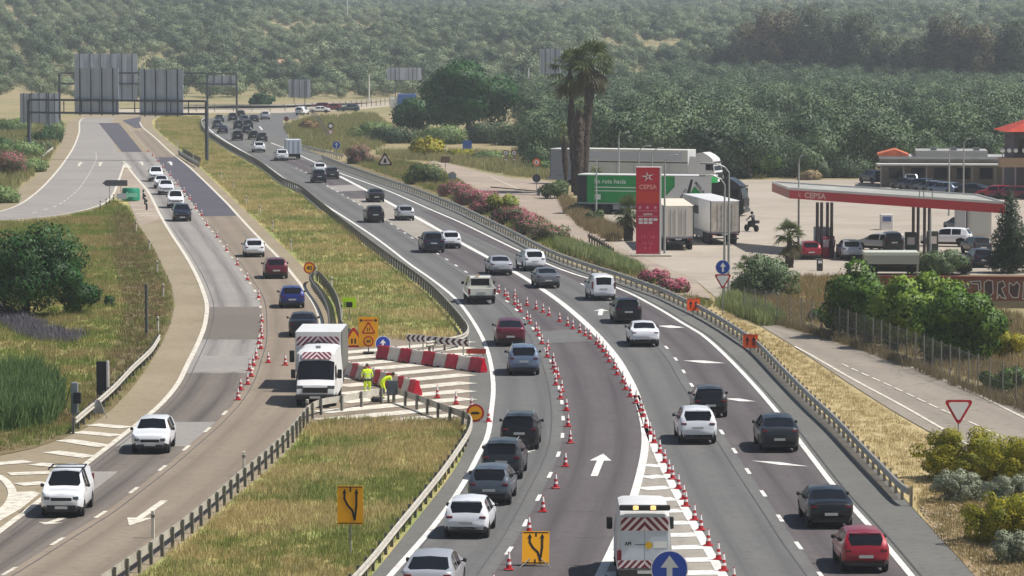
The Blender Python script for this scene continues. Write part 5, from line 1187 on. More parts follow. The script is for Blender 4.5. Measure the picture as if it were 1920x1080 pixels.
# small box lorry far up
b = G(551, 300); d3 = W2.dirn(300); ol = thing('box_lorry', 'small white box lorry beside the white suv far up the carriageway', 'lorry', b + d3*2.5 + Vector((0,0,.037)), atan2(-d3.x, d3.y)); MB().bbox(-1.02,1.02,-2.6,1.6,.8,2.75,.03).build('box_body', mat('lorry_pale', '#b6bcc4', .5), ol)
for x in (-.66,0,.66): MB().box(x-.05,x+.05,-2.64,-2.605,.9,2.65).build('door_bar', TGREY, ol)
MB().bbox(-.95,.95,1.7,3.2,.45,2.0,.1).build('cab', WH, ol); MB().box(-.9,.9,-2.5,3.0,.4,.78).build('chassis', UNDER, ol)
for x in (-.8,.8):
    for y in (-1.5,2.4): bigwheel(ol, x, y, .38, .24)
# ---------------------------------------------------------------- lorry park and filling station
TRA = mat('trailer_curtain_white', '#cfcfcb', .5, col2='#b9bab8', scale=.5, lo=.35, hi=.8, stretch=(1,1,.4)); TGREEN = mat('trailer_green', '#179a48', .5, col2='#158a40', scale=.6); TDARK = mat('trailer_dark', '#25282c', .6); DKTRUCK = mat('tractor_black', '#15181c', .35, .2, coat=.4)
def trailer(label, p, rz, L=13.6, H=4.0, curtain=TRA, roof=WH, rear=None, group=None, wheels=True, name='semi_trailer'):
    """local +Y forward, rear at y=0"""
    o = thing(name, label, 'trailer', p + Vector((0,0,.01)), rz, group); hw = 1.27
    MB().box(-hw, hw, 0, L, 1.15, H-.12).build('box_body', curtain, o); MB().bbox(-hw-.02, hw+.02, -.02, L+.02, H-.12, H, .03).build('roof', roof, o); MB().box(-hw-.015, hw+.015, 0, L, 1.0, 1.15).build('chassis_rail', TGREY, o); MB().box(-.55, .55, .3, L-.8, .75, 1.0).build('chassis', UNDER, o)
    for s in (-1, 1):
        d = MB().box(min(s*.02, s*1.2), max(s*.02, s*1.2), -.05, -.004, 1.2, H-.2).build('rear_door', rear or WH, o)
        for x in (.28, .62): MB().tube((s*x, -.07, 1.25), (s*x, -.07, H-.3), .02, n=6).build('lock_rod', TGREY, d)
        MB().box(min(s*1.2,s*1.28), max(s*1.2,s*1.28), -.06, .0, 1.0, H-.02).build('corner_post', TDARK, o); MB().box(min(s*.75,s*1.2), max(s*.75,s*1.2), -.09, -.02, .85, .98).build('tail_light', TAIL, o)
        MB().box(min(s*1.2,s*1.24), max(s*1.2,s*1.24), 3.6, L-3.6, .5, .95).build('side_guard', TGREY, o)
        for y in (1.4, 2.7, 4.0): bigwheel(o, s*1.05, y, .5, .36)
    MB().box(-1.2, 1.2, -.06, .0, .52, .62).build('under_run_bar', TDARK, o); MB().box(-.26,.26,-.08,-.05,.88,1.0).build('number_plate', PLATE, o)
    for x in (-.5,.5): MB().box(x-.08, x+.08, L-2.7, L-2.5, 0.02, 1.0).build('landing_leg', TGREY, o)
    return o
def tractor(label, p, rz, m, H=3.7):
    """local +Y forward, rear at y=0, cab at the front"""
    o = thing('tractor_unit', label, 'lorry', p + Vector((0,0,.01)), rz); hw = 1.25
    prof = [(3.0,.9),(3.0,H-.6),(3.15,H-.1),(3.9,H),(4.6,H-.35),(5.1,H-.75),(5.35,2.0),(5.5,1.3),(5.5,.55),(3.0,.55)]
    n = len(prof); mb = MB(); k = .94
    mb.add([(-hw*(k if z > 2.2 else 1), y, z) for y, z in prof] + [(hw*(k if z > 2.2 else 1), y, z) for y, z in prof], [tuple(range(n)), tuple(range(2*n-1, n-1, -1))] + [(i+n, (i+1) % n+n, (i+1) % n, i) for i in range(n)]); ob = mb.build('cab', m, o, 35)
    bm = bmesh.new(); bm.from_mesh(ob.data); bmesh.ops.recalc_face_normals(bm, faces=bm.faces); bm.to_mesh(ob.data); bm.free()
    MB().add([(-1.08,5.15,2.85),(1.08,5.15,2.85),(1.15,5.40,1.95),(-1.15,5.40,1.95)],[(0,3,2,1)]).build('windscreen', GLASS, o); MB().box(-1.15,1.15,5.2,5.42,2.82,2.95).build('sun_visor', TRIM, o)
    for s in (-1, 1):
        MB().box(min(s*1.18,s*1.262), max(s*1.18,s*1.262), 4.3, 5.0, 1.95, 2.65).build('side_window', GLASS, o); MB().bbox(min(s*1.3,s*1.5), max(s*1.3,s*1.5), 5.1, 5.3, 1.9, 2.7, .04).build('wing_mirror', TRIM, o); MB().bbox(min(s*.7,s*1.2), max(s*.7,s*1.2), 5.42, 5.53, .7, .95, .03).build('headlight', HEADL, o); MB().bbox(min(s*.8,s*1.2), max(s*.8,s*1.2), 1.6, 2.9, .5, 1.0, .1).build('fuel_tank', CHROME, o)
        bigwheel(o, s*1.03, 4.55, .5, .32); bigwheel(o, s*1.0, .9, .5, .45)
        MB().add([(s*1.2,1.9,1.0),(s*1.2,3.0,1.0),(s*1.2,3.0,H-.5),(s*1.2,2.3,H-.5)],[(0,1,2,3)]).build('side_deflector', m, o)
    MB().box(-.45,.45,0,3.0,.6,.95).build('chassis', UNDER, o); MB().box(-1.1,1.1,5.44,5.53,1.0,1.7).build('grille', TRIM, o); MB().bbox(-1.25,1.25,5.3,5.62,.35,.68,.05).build('bumper', m, o)
    return o
def along(pa, pb): a = G(*pa); b = G(*pb); return a, atan2(-(b-a).x, (b-a).y), (b-a).length
# green trailer, nose to the right
a, rz, L_ = along((1090,400),(1345,404)); f = Vector((-sin(rz), cos(rz), 0))
og = trailer('green curtain trailer with white lettering behind the red price pylon', a, rz, 13.6, 3.95, TGREEN, WH, TDARK)
og_r = MB().box(1.262,1.295,9.9,13.58,1.16,3.82).build('front_panel_white', WH, og)
MB().add([(1.298,8.3,1.2),(1.298,9.9,1.2),(1.298,9.9,2.8)],[(0,1,2)]).build('white_wedge', WH, og); MB().add([(1.3,11.2,1.75),(1.3,13.0,1.75),(1.3,11.9,2.9)],[(0,1,2)]).build('green_triangle', TGREEN, og); MB().add([(1.3,10.9,1.5),(1.3,11.3,1.5),(1.3,11.75,3.55),(1.3,11.5,3.55)],[(0,1,2,3)]).build('dark_stroke', TDARK, og)
def side_text(s, size, y, z, m, rot=0):
    me = textmesh('side_lettering', s, size, m, .008, 'LEFT'); o = obj('side_lettering', me, og, (1.3, y, z)); o.rotation_euler = (0, 0, pi/2); 
    if rot: o.rotation_euler = (rot, 0, pi/2)
    return o
LET = mat('lettering_white', '#d9e6da', .5)
MB().box(1.27,1.29,.02,.95,1.2,3.8).build('open_back_shade', TDARK, og)  # dark sheet imitating the shade inside the open back
side_text('En ruta hacia', .62, 1.7, 3.25, LET); side_text('un futuro', .62, 6.1, 3.25, LET); MB().box(1.275,1.296,1.7,6.6,2.62,2.72).build('fine_lettering', LET, og); MB().box(1.275,1.296,1.7,6.2,2.28,2.36).build('fine_lettering', LET, og); MB().box(1.275,1.296,1.75,2.35,1.45,1.98).build('white_square', LET, og)
q = side_text('MERLIN', .46, 11.95, 3.35, BLACK); q.rotation_euler = (.9, 0, pi/2); q.rotation_mode = 'XYZ'; q.matrix_local = Matrix.Translation((1.302, 11.95, 3.3)) @ Matrix.Rotation(pi/2, 4, 'Z') @ Matrix.Rotation(RAD(52), 4, 'Y')
q = side_text('LEROY', .42, 11.0, 1.6, BLACK); q.matrix_local = Matrix.Translation((1.302, 10.45, 1.5)) @ Matrix.Rotation(pi/2, 4, 'Z') @ Matrix.Rotation(RAD(-60), 4, 'Y')
tractor('black tractor unit at the right end of the green trailer', a + f*11.3, rz, DKTRUCK, 3.75)
a, rz, L_ = along((1098,346),(1303,350)); f = Vector((-sin(rz), cos(rz), 0))
ow2 = trailer('white curtain trailer with pale roof behind the green one', a, rz, 13.3, 4.25, TRA, mat('pale_roof', '#d8d6cc', .5)); MB().box(1.272,1.29,0,13.3,2.7,2.82).build('side_band', TDARK, ow2); MB().box(1.272,1.285,.8,12.6,3.0,3.9).build('upper_panel', mat('curtain_pale_grey', '#b9bdc6', .5), ow2)
for y in (2.2,4.4,6.6,8.8,11.0): MB().box(1.272,1.288,y-.03,y+.03,1.2,2.7).build('curtain_strap', TGREY, ow2)
tractor('white tractor unit with rounded roof at the end of the white curtain trailer', a + f*11.2, rz, WH, 4.0)
a, rz, L_ = along((1040,344),(1092,345)); trailer('grey trailer end showing left of the palm trunks', a, rz, 3.3, 4.15, mat('trailer_grey', '#84898f', .5), WH, TDARK, name='parked_trailer')
trailer('white box trailer seen from behind right of the price pylon', G(1272,470), RAD(1.5), 12.5, 3.75, WH, mat('cream_roof', '#ded2bd', .5), mat('door_offwhite', '#cfc8bd', .5))
oo = trailer('white box trailer with a dark side vent parked at an angle', G(1359,460), RAD(7.5), 13.2, 3.8, WH, WH, mat('door_dirty', '#c3bcb0', .55, col2='#a39a8d', scale=1.5)); MB().box(-1.3,-1.275,5.5,7.6,2.4,3.1).build('side_vent', TDARK, oo)
# motorbike with rider
o = thing('motorbike', 'dark motorbike with a rider crossing the pale forecourt', 'motorbike', G(1409,434), .6)
for y in (-.7,.7):
    t = MB(); t.lathe([(.2,-.06),(.31,-.06),(.31,.06),(.2,.06)], 16); me = t.mesh('tyre', TYRE, 40); me.transform(Matrix.Rotation(pi/2,4,'Y')); obj('wheel', me, o, (0,y,.31))
MB().bbox(-.16,.16,-.45,.45,.4,.85,.07).build('frame', DKTRUCK, o, 40); MB().path([(0,.7,.31),(0,.5,.95),(-.32,.42,1.02)], .03).build('fork', CHROME, o); MB().path([(0,.5,.95),(.32,.42,1.02)], .03).build('handlebar', CHROME, o); MB().bbox(-.14,.14,-.75,-.1,.78,.92,.05).build('seat', BLACK, o, 40); MB().bbox(-.3,.3,-.85,-.5,.75,1.05,.05).build('luggage', BLACK, o)
R_ = thing('person', 'rider in dark clothes and helmet sitting on the motorbike', 'person', G(1409,434), .6)
me = bpy.data.meshes.new('body'); vs = [(0,-.3,.95),(0,-.2,1.25),(0,-.12,1.45),(0,-.08,1.55),(.2,-.12,1.42),(.28,.1,1.2),(.3,.38,1.05),(-.2,-.12,1.42),(-.28,.1,1.2),(-.3,.38,1.05),(.13,-.2,.92),(.24,.18,.85),(.24,-.02,.4),(.26,.14,.34),(-.13,-.2,.92),(-.24,.18,.85),(-.24,-.02,.4),(-.26,.14,.34)]
me.from_pydata(vs, [(0,1),(1,2),(2,3),(2,4),(4,5),(5,6),(2,7),(7,8),(8,9),(0,10),(10,11),(11,12),(12,13),(0,14),(14,15),(15,16),(16,17)], []); k = obj('body', me, R_); k.modifiers.new('skin','SKIN')
for i, r in enumerate([.16,.15,.17,.07,.08,.06,.045,.08,.06,.045,.11,.085,.06,.05,.11,.085,.06,.05]): me.skin_vertices[0].data[i].radius = (r, r); me.skin_vertices[0].data[i].use_root = (i == 0)
k.modifiers.new('sub','SUBSURF').levels = 2; dg = bpy.context.evaluated_depsgraph_get(); nm = bpy.data.meshes.new_from_object(k.evaluated_get(dg)); k.modifiers.clear(); k.data = nm; nm.materials.clear(); nm.materials.append(mat('rider_black', '#17181c', .6)); nm.polygons.foreach_set('use_smooth', [True]*len(nm.polygons))
bm = bmesh.new(); bmesh.ops.create_uvsphere(bm, u_segments=14, v_segments=10, radius=.15); mm = bpy.data.meshes.new('helmet'); bm.to_mesh(mm); bm.free(); mm.materials.append(DKTRUCK); mm.polygons.foreach_set('use_smooth', [True]*len(mm.polygons)); obj('helmet', mm, R_, (0,-.06,1.7))
# price pylon
s = sc(480); o = thing('price_pylon', 'tall red price pylon with white star emblem and brand lettering', 'pylon sign', G(1216,480), -.06); w = 1.02; h = 7.25
PR = [mat('pylon_red', '#c01e30', .45), mat('pylon_orange', '#c8321e', .45), mat('pylon_crimson', '#b3153c', .45)]
MB().bbox(-w,w,-.2,.28,.15,h,.03).build('cabinet', mat('pylon_white', '#d2cdcb', .5), o); MB().box(-w,w-.14,-.23,-.203,4.35,h-.05).build('top_panel', PR[0], o); MB().box(-w,w-.14,-.235,-.203,4.3,5.25).build('orange_panel', PR[1], o); MB().box(-w,w-.14,-.23,-.203,.2,4.3).build('lower_panel', PR[2], o); MB().box(w-.13,w-.01,-.24,-.203,.2,h-.05).build('white_edge', mat('pylon_white', '#d2cdcb', .5), o); MB().bbox(-1.4,1.9,-.9,.9,0,.15,.04).build('plinth', mat('plinth', '#a9a092', .8), o)
for ang in range(5):
    a = RAD(90+72*ang+10); c = (-.07, 6.45); MB().add([(c[0]+.12*cos(a-.6),-.242,c[1]+.12*sin(a-.6)),(c[0]+.52*cos(a)*1.1,-.242,c[1]+.42*sin(a)),(c[0]+.12*cos(a+.6),-.242,c[1]+.12*sin(a+.6))],[(0,1,2)]).build('star_point', LET, o)
obj('brand_lettering', textmesh('brand_lettering', 'CEPSA', .5, mat('pylon_letter', '#e39a8e', .5), .012), o, (-.07,-.24,5.6))
for r, z in ((4,3.95),): 
    for x in (-.7,-.1,.55): MB().box(x-.1,x+.1,-.245,-.232,z-.1,z+.1).build('pictogram', mat('pylon_pink', '#d18a9c', .5), o)
for z in (3.25,3.68): MB().box(-.9,.74,-.245,-.232,z-.02,z+.02).build('frame_line', mat('pylon_pink', '#d18a9c', .5), o)
obj('optima_lettering', textmesh('optima_lettering', 'optima', .26, LET, .004), o, (-.07,-.24,3.42))
for j, z in enumerate((2.98,2.72)):
    for i, x in enumerate((-.78,-.38,.02,.42)):
        if j and i == 3: continue
        MB().box(x-.02,x+.3,-.245,-.232,z-.1,z+.1).build('price_box', mat('price_white', '#d9d3d2', .5), o)
for z, t_ in ((1.55,'1 7    1 8'),(1.05,'1,5  1,6'),(.65,'8   5')): obj('price_digits', textmesh('price_digits', t_, .3, mat('price_dim', '#d4667e', .5), .004), o, (-.07,-.24,z))
# canopy
CH = 4.45; FH = .9
def cat_(px, py, z): return G(px, py, z)
c1 = G(1482,372,CH); c2 = G(1882,400,CH); c3 = G(1449,359,CH); c4 = c2 + (c3-c1)
o = thing('station_canopy', 'long red and white filling station canopy on dark pillars', 'canopy', (c1.x, c1.y, 0)); r0 = Vector((c1.x, c1.y, 0)); P = [p-r0 for p in (c1,c2,c4,c3)]
mb = MB(); mb.slab([(p.x,p.y) for p in P], CH+.05, CH+FH-.12); mb.build('roof_slab', mat('canopy_roof', '#a7a79f', .8, col2='#8f8f86', scale=.4), o)
CR = mat('canopy_red', '#c40f26', .4); CE = mat('canopy_end_shaded', '#9d4a38', .5)  # left end fascia: same red, its shade painted in as darker orange-brown
def fascia(a, b, m, nm):
    d = (b-a).normalized(); n = Vector((d.y,-d.x,0)); q = MB(); t_ = .08
    for z0, z1, mm in ((CH,CH+FH-.2,0),(CH+FH-.198,CH+FH,1)): q.add([(p.x,p.y,z) for z in (z0,z1) for p in (a,b,b+n*t_,a+n*t_)],[(0,1,2,3),(4,7,6,5),(0,4,5,1),(1,5,6,2),(2,6,7,3),(3,7,4,0)], mm)
    k = q.build(nm, [m, mat('canopy_white_edge', '#d9d2cc', .5)], o); bm = bmesh.new(); bm.from_mesh(k.data); bmesh.ops.recalc_face_normals(bm, faces=bm.faces); bm.to_mesh(k.data); bm.free(); return n
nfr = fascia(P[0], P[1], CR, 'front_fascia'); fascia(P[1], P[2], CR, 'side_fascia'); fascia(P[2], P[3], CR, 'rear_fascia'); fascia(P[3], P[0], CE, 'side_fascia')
d = (P[1]-P[0]).normalized(); tm = obj('brand_lettering', textmesh('brand_lettering', 'CEPSA', .62, mat('canopy_letter', '#e9b9ae', .5), .02), o, P[0]+d*3.6+nfr*.1+Vector((0,0,CH+.34))); tm.location.z = CH+.34; tm.rotation_euler = (0,0,atan2(d.y,d.x)); tm.scale.x = 1.7
em = MB()
for i in range(4):
    a = i*pi/2+.6; em.add([(.08*cos(a-.7),0,.08*sin(a-.7)),(.32*cos(a),0,.28*sin(a)),(.08*cos(a+.7),0,.08*sin(a+.7))],[(0,1,2)])
em = em.build('star_emblem', mat('canopy_letter', '#e9b9ae', .5), o); em.location = P[0]+d*1.4+nfr*.1; em.location.z = CH+.36; em.rotation_euler = (0,0,atan2(d.y,d.x))
PIL = mat('pillar_dark', '#3d3436', .6)
for px in (1532,1540,1551,1559,1712,1721,1733,1742):
    b = G(px, 484 if px < 1600 else 478); MB().tube((b.x-r0.x,b.y-r0.y,0),(b.x-r0.x+.0,b.y-r0.y,CH+.04),.13,n=10).build('pillar', PIL, o)
def boxthing(name, label, cat, px, py, w, dp, h, m, rz=0, extra=None):
    q = thing(name, label, cat, G(px, py), rz); MB().bbox(-w/2,w/2,-dp/2,dp/2,0,h,.04).build('cabinet', m, q)
    if extra: extra(q)
    return q
GREYP = mat('pump_grey', '#9aa0a3', .5)
boxthing('kiosk', 'grey service block between the left canopy pillars', 'kiosk', 1541, 476, 1.3, 1.2, 2.2, GREYP, extra=lambda q: MB().box(-.5,.5,-.63,-.61,1.2,1.9).build('panel', mat('pump_panel', '#7f868b', .5), q))
for px, py, lab in ((1548,484,'red and white fuel pump right of the red car under the canopy'),(1558,482,'fuel pump with pale front beside the silver car')):
    boxthing('fuel_pump', lab, 'fuel pump', px, py, .55, .5, 1.7, mat('pump_red', '#9b2637', .5), extra=lambda q: (MB().box(-.22,.22,-.27,-.252,.9,1.5).build('display', mat('pump_white', '#cfc4c2', .5), q), MB().tube((.3,0,.8),(.34,0,1.4),.03).build('hose', BLACK, q)))
for px, py, lab in ((1707,484,'dark fuel pump by the middle canopy pillars'),(1748,482,'second dark fuel pump by the middle canopy pillars')):
    boxthing('fuel_pump', lab, 'fuel pump', px, py, .9, .7, 2.1, mat('pump_dark', '#39403a', .5), extra=lambda q: MB().box(-.3,.3,-.37,-.352,1.1,1.7).build('display', mat('pump_white', '#cfc4c2', .5), q))
boxthing('island_kiosk', 'small white kiosk with blue window alone on the forecourt', 'kiosk', 1662, 431, 1.15, 1.0, 1.45, mat('kiosk_white', '#cfcac4', .5), extra=lambda q: (MB().box(-.38,.38,-.52,-.502,.8,1.25).build('window', mat('kiosk_blue', '#4a5a88', .3), q), MB().box(-1.0,1.4,-.9,.8,-.0,.05).build('plinth', mat('plinth', '#a9a092', .8), q)))
boxthing('tank_block', 'grey cylindrical tank pair behind the right canopy half', 'tank', 1800, 440, .9, .9, 3.0, mat('tank_grey', '#a3a2a2', .5), extra=lambda q: MB().lathe([(.45,0),(.45,3.2),(.2,3.4)], 16, c=(.95,0)).build('tank', mat('tank_grey', '#a3a2a2', .5), q, 40))
boxthing('notice_board', 'pale notice frame with grey centre right of the tanks', 'board', 1838, 448, 2.0, .15, 2.9, mat('notice_frame', '#b9b3a8', .6), extra=lambda q: MB().box(-.85,.85,-.1,-.078,.5,2.5).build('face', mat('notice_face', '#a9aaa2', .6), q))
boxthing('litter_bin', 'small dark litter bin on the edge of the forecourt', 'bin', 1537, 508, .45, .45, .95, mat('bin_dark', '#3a372f', .6), extra=lambda q: MB().box(-.15,.15,-.24,-.226,.6,.8).build('opening', WHITE, q))
o = thing('wash_roof', 'low pale flat roof shelter in front of the pumps', 'shelter', G(1668,517), -.02); MB().bbox(-2.0,2.1,-1.2,1.3,1.55,1.85,.03).build('roof', mat('shelter_roof', '#b6b9ad', .7), o); MB().box(-2.0,2.1,-1.25,-1.21,.95,1.6).build('front_panel', mat('shelter_front', '#8b8c88', .6), o)
for x in (-1.9,2.0): 
    for y in (-1.0,1.1): MB().box(x-.06,x+.06,y-.06,y+.06,0,1.55).build('post', SPOST, o)
ST = 'cars at the filling station'
for k, c, x, y, rz, lab in (('hatch','red',1516,485,.05,'red hatchback at the left pump'),('suv','silver',1592,486,.03,'silver suv right of the left pumps'),('wagon','silver',1650,470,.9,'silver estate car behind the low pale shelter roof'),('suv','black',1670,470,.05,'black suv under the canopy left of the middle pillars'),('suv','white',1775,462,1.25,'white off roader under the right half of the canopy'),('hatch','dgrey',1830,476,.2,'dark car nearest the dark conifer at the station'),('hatch','navy',1836,500,.1,'navy car in the shade below the dark conifer'),('sedan','black',1672,514,1.5,'dark car under the low pale shelter roof'),('hatch','black',1775,514,1.45,'black car half hidden under the grey olive bush'),('hatch','slate',1800,436,.4,'grey car beyond the white off roader'),('suv','black',1895,500,.3,'black car right of the conifer trunk')):
    car(k, c, x, y, lab, rz=rz, off=0, group=ST, small=True)
PK = 'cars parked before the low building'
for k, c, x, y, rz, lab in (('suv','slate',1636,344,.4,'slate off roader at the left end of the parked row'),('van','white',1668,347,.05,'white van parked under the awning'),('suv','silver',1702,351,.1,'silver car with pale roof parked first in the dark row'),('hatch','dgrey',1698,357,.6,'dark hatchback first in the slanting parked row'),('hatch','slate',1712,359,.6,'slate hatchback second in the slanting parked row'),('suv','navy',1726,361,.6,'navy suv third in the slanting parked row'),('hatch','grey',1741,362,.6,'grey hatchback fourth in the slanting parked row'),('hatch','slate',1756,364,.6,'slate car fifth in the slanting parked row'),('wagon','bluegrey',1772,366,.6,'blue grey estate sixth in the slanting parked row'),('sedan','black',1822,368,.9,'black saloon parked right of the lamp column'),('wagon','red',1866,373,1.35,'red estate car parked at the right by the low building'),('wagon','dred',1896,374,1.35,'dark red estate car behind the red one by the low building')):
    car(k, c, x, y, lab, rz=rz, off=0, group=PK, small=True)
car('hatch','black',1442,332,'dark vehicle wreck shape at the far edge of the forecourt',rz=1.4,off=0,small=True) if False else None
# low building with awning
s = sc(360); o = thing('roadside_restaurant', 'long low building with pale awning and flat grey roof behind the parked cars', 'building', G(1770,352), -.09)
def bx(nm, m, x0, x1, y0, y1, z0, z1): return MB().box(x0,x1,y0,y1,z0,z1).build(nm, m, o)
WALL = mat('wall_beige', '#7f756b', .85, col2='#6f665d', scale=.8); ROOFG = mat('roof_grey', '#a5a4a0', .8, col2='#8d8d8a', scale=.5); TERR = mat('terracotta', '#c46a42', .8, col2='#a9553a', scale=1.2)
x0, x1 = -7.2, 9.0
bx('wall', WALL, x0, x1, 2.2, 10, 0, 3.2); bx('roof', ROOFG, x0-.2, x1+.2, 1.9, 10.2, 3.2, 3.5); bx('parapet', mat('parapet', '#94938f', .8), x0+4, x1-4, 2.0, 9.8, 3.505, 4.15); bx('awning', mat('awning_pale', '#c9c7c4', .6), x0-.5, x1+.4, -.6, 2.2, 2.55, 2.72)
for i in range(7): bx('awning_post', SPOST, x0+i*2.6-.06, x0+i*2.6+.06, -.5, -.38, 0, 2.55)
for i in range(6):
    xx = x0+.9+i*2.6; w_ = bx('window', GLASS, xx, xx+1.5, 2.15, 2.195, .9, 2.2); MB().box(xx-.06,xx+1.56,2.13,2.149,.82,.9).build('sill', WALL, w_)
bx('door', mat('door_brown', '#4b3a30', .6), x1-1.6, x1-.6, 2.12, 2.19, 0, 2.1)
for xx in (-1.5,.8,3.4): bx('roof_unit', mat('roof_unit', '#77797a', .6), xx, xx+.7, 3, 3.7, 4.16, 4.5)
pr = [(-7.6,3.52),(-4.0,3.52),(-4.0,3.7),(-5.6,4.3),(-7.6,3.75)]; MB().plate(pr, 2.0, 8.0).build('tiled_roof', TERR, o)
# restaurant tower with red roof
o = thing('restaurant_tower', 'balconied building with red tiled roof and globe lamps at the right edge', 'building', G(1925,372), 0)
bx('wall', mat('tower_wall', '#4d454a', .8), -1.4, 6, 0, 8, 0, 7.2); bx('balcony', mat('balcony_ochre', '#a98e72', .8), -3.0, 6.2, -1.4, 1.0, 3.4, 4.4); bx('pergola', mat('tower_wall', '#4d454a', .8), -2.4, 6, -1.2, -1.0, 6.6, 6.8)
MB().add([(-2.6,-1.8,7.2),(7,-1.8,7.2),(7,8.5,7.2),(-2.6,8.5,7.2),(.8,2.2,8.5),(6,2.2,8.5),(6,5,8.5),(.8,5,8.5)],[(0,1,5,4),(1,2,6,5),(2,3,7,6),(3,0,4,7),(4,5,6,7),(3,2,1,0)]).build('tiled_roof', mat('red_tile', '#b23a20', .75, col2='#98301c', scale=1.5), o)
for i in range(5): bx('window', GLASS, -.9+i*1.2, -.3+i*1.2, -.03, -.005, 4.8, 6.4); bx('column', mat('column_pale', '#8c8082', .7), -2.8+i*1.3, -2.62+i*1.3, -1.3, -1.12, 0, 3.39)
for i, x in enumerate((-2.8,-2.1,-1.4,-.5)):
    MB().tube((x,-1.3,4.4),(x,-1.3,5.0),.04).build('lamp_stem', DKGREY, o); bm = bmesh.new(); bmesh.ops.create_uvsphere(bm, u_segments=12, v_segments=8, radius=.24); mm = bpy.data.meshes.new('globe'); bm.to_mesh(mm); bm.free(); mm.materials.append(mat('globe_white', '#e8e6e2', .4)); mm.polygons.foreach_set('use_smooth', [True]*len(mm.polygons)); obj('globe_lamp', mm, o, (x,-1.3,5.2))
# graffiti wall, blocks of brick courses
o = thing('graffiti_wall', 'brick red wall with white outlined graffiti at the right edge below the station', 'wall', G(1560,570), 0); a = G(1600,576); b = G(2000,578); L_ = (b-a).length; o.location = a; o.rotation_euler = (0,0,atan2((b-a).y,(b-a).x))
MB().box(0,L_,0,.3,0,1.95).build('wall_body', mat('brick_wall', '#8a5a4c', .9, col2='#6e4a42', scale=2.2, stretch=(.6,1,3)), o); MB().box(-.05,L_+.05,-.06,.36,1.95,2.1).build('coping', mat('coping_red', '#7d3f36', .85), o); MB().box(0,L_,-.05,-.0,0,.45).build('plinth', mat('plinth_brown', '#857a62', .9), o)
GW = mat('graffiti_white', '#c6bdb8', .7); GD = mat('graffiti_dark', '#4d3a3c', .8)
gx = (1905-1600)/400*L_*.97
def graf(pts, w=.07, x=0, closed=True):
    pts = [(x+p[0], p[1]) for p in pts] + ([(x+pts[0][0], pts[0][1])] if closed else [])
    for i, k in enumerate(stroke(pts, w)): MB().plate(k, -.014-.001*(i % 3), -.002).build('graffiti_stroke', GW, o)
base = (1790-1600)/400*L_
for i, sh in enumerate(([(0,1.7),(.4,1.75),(.4,1.5),(0,1.5)], [(.5,1.55),(.9,1.6),(.9,1.3)], [(1.0,1.75),(1.7,1.78),(1.75,1.2),(1.6,1.1),(1.55,1.6),(1.15,1.6)], [(1.95,.8),(1.95,1.7),(2.2,1.85),(2.5,1.8),(2.55,1.0),(2.3,.75)], [(2.8,.6),(2.85,1.7),(3.2,1.8),(3.35,1.45),(3.1,1.3),(3.4,.6),(3.1,.7),(2.95,.9)], [(3.6,1.7),(3.6,1.0),(3.85,.7),(4.2,.7),(4.3,1.5),(4.1,1.75),(3.9,1.5)], [(4.5,.6),(4.55,1.75),(5.2,1.7),(5.3,1.2),(5.0,1.1),(5.3,.6)])):
    graf(sh, .06, base); MB().plate([(base+p[0], p[1]) for p in sh], -.0015, -.0003).build('graffiti_fill', GD, o)
# lamp posts
LP = mat('lamp_steel', '#9a9b98', .5, .3)
def lamp(label, px, py, top, arm=0, s_=None, globe=False, rz=0):
    s = sc(py); h = (py-top)/s; o = thing('lamp_post', label, 'lamp post', G(px, py), rz); MB().tube((0,0,0),(0,0,h),.1,.06,8).build('pole', LP, o, 40)
    if arm:
        pts = [(0,0,h-.02),(arm*.2,0,h+.35),(arm*.6,0,h+.6),(arm,0,h+.65)]; MB().path(pts, .045).build('arm', LP, o); MB().bbox(min(arm,arm*1.35),max(arm,arm*1.35),-.14,.14,h+.56,h+.7,.03).build('lamp_head', LP, o)
    return o
lamp('lamp post with curved arm just left of the blue arrow sign', 1358, 560, 345, -1.3); lamp('second lamp post with curved arm right behind the first', 1366, 548, 322, -1.5)
lamp('slim lamp post at the left corner of the canopy', 1497, 470, 306, .25); lamp('lamp post standing before the white curtain trailer', 1160, 400, 262, .1); lamp('lamp post with bent arm left of the price pylon', 1197, 420, 286, .9); lamp('lamp post with bent arm behind the price pylon', 1222, 420, 290, .8); lamp('lamp post with bent arm at the right edge of the price pylon', 1246, 478, 305, .8)
lamp('lamp column with twin heads before the low building', 1806, 400, 272, .5); lamp('thin lamp column left of the twin headed one', 1779, 405, 290, .1); lamp('thin pole standing before the olive bush at the station', 1744, 512, 400, 0)
lamp('dark pole with bent arm before the grey bus end', 1118, 405, 300, 0)
# vent pipes on the canopy
for px, py in ((1724,370),(1732,371),(1748,372)):
    b = G(px, py, CH+FH); oo = thing('vent_pipe', {1724:'leftmost',1732:'middle',1748:'rightmost'}[px]+' thin vent pipe standing on the canopy roof', 'pipe', b, 0, 'vent pipes'); MB().tube((0,0,0),(0,0,.6),.04).build('pipe', SPOST, oo)
# low access barrier on the track
o = thing('lifting_barrier', 'low dark barrier pole lying across the access road', 'barrier', G(920,360), 0); a = G(920,360); b = G(1010,367); MB().tube((0,0,.55),(b.x-a.x,b.y-a.y,.5),.06).build('boom', mat('boom_dark', '#5a5346', .7), o); MB().box(b.x-a.x-.15,b.x-a.x+.15,b.y-a.y-.15,b.y-a.y+.15,0,.8).build('stand', DKGREY, o)
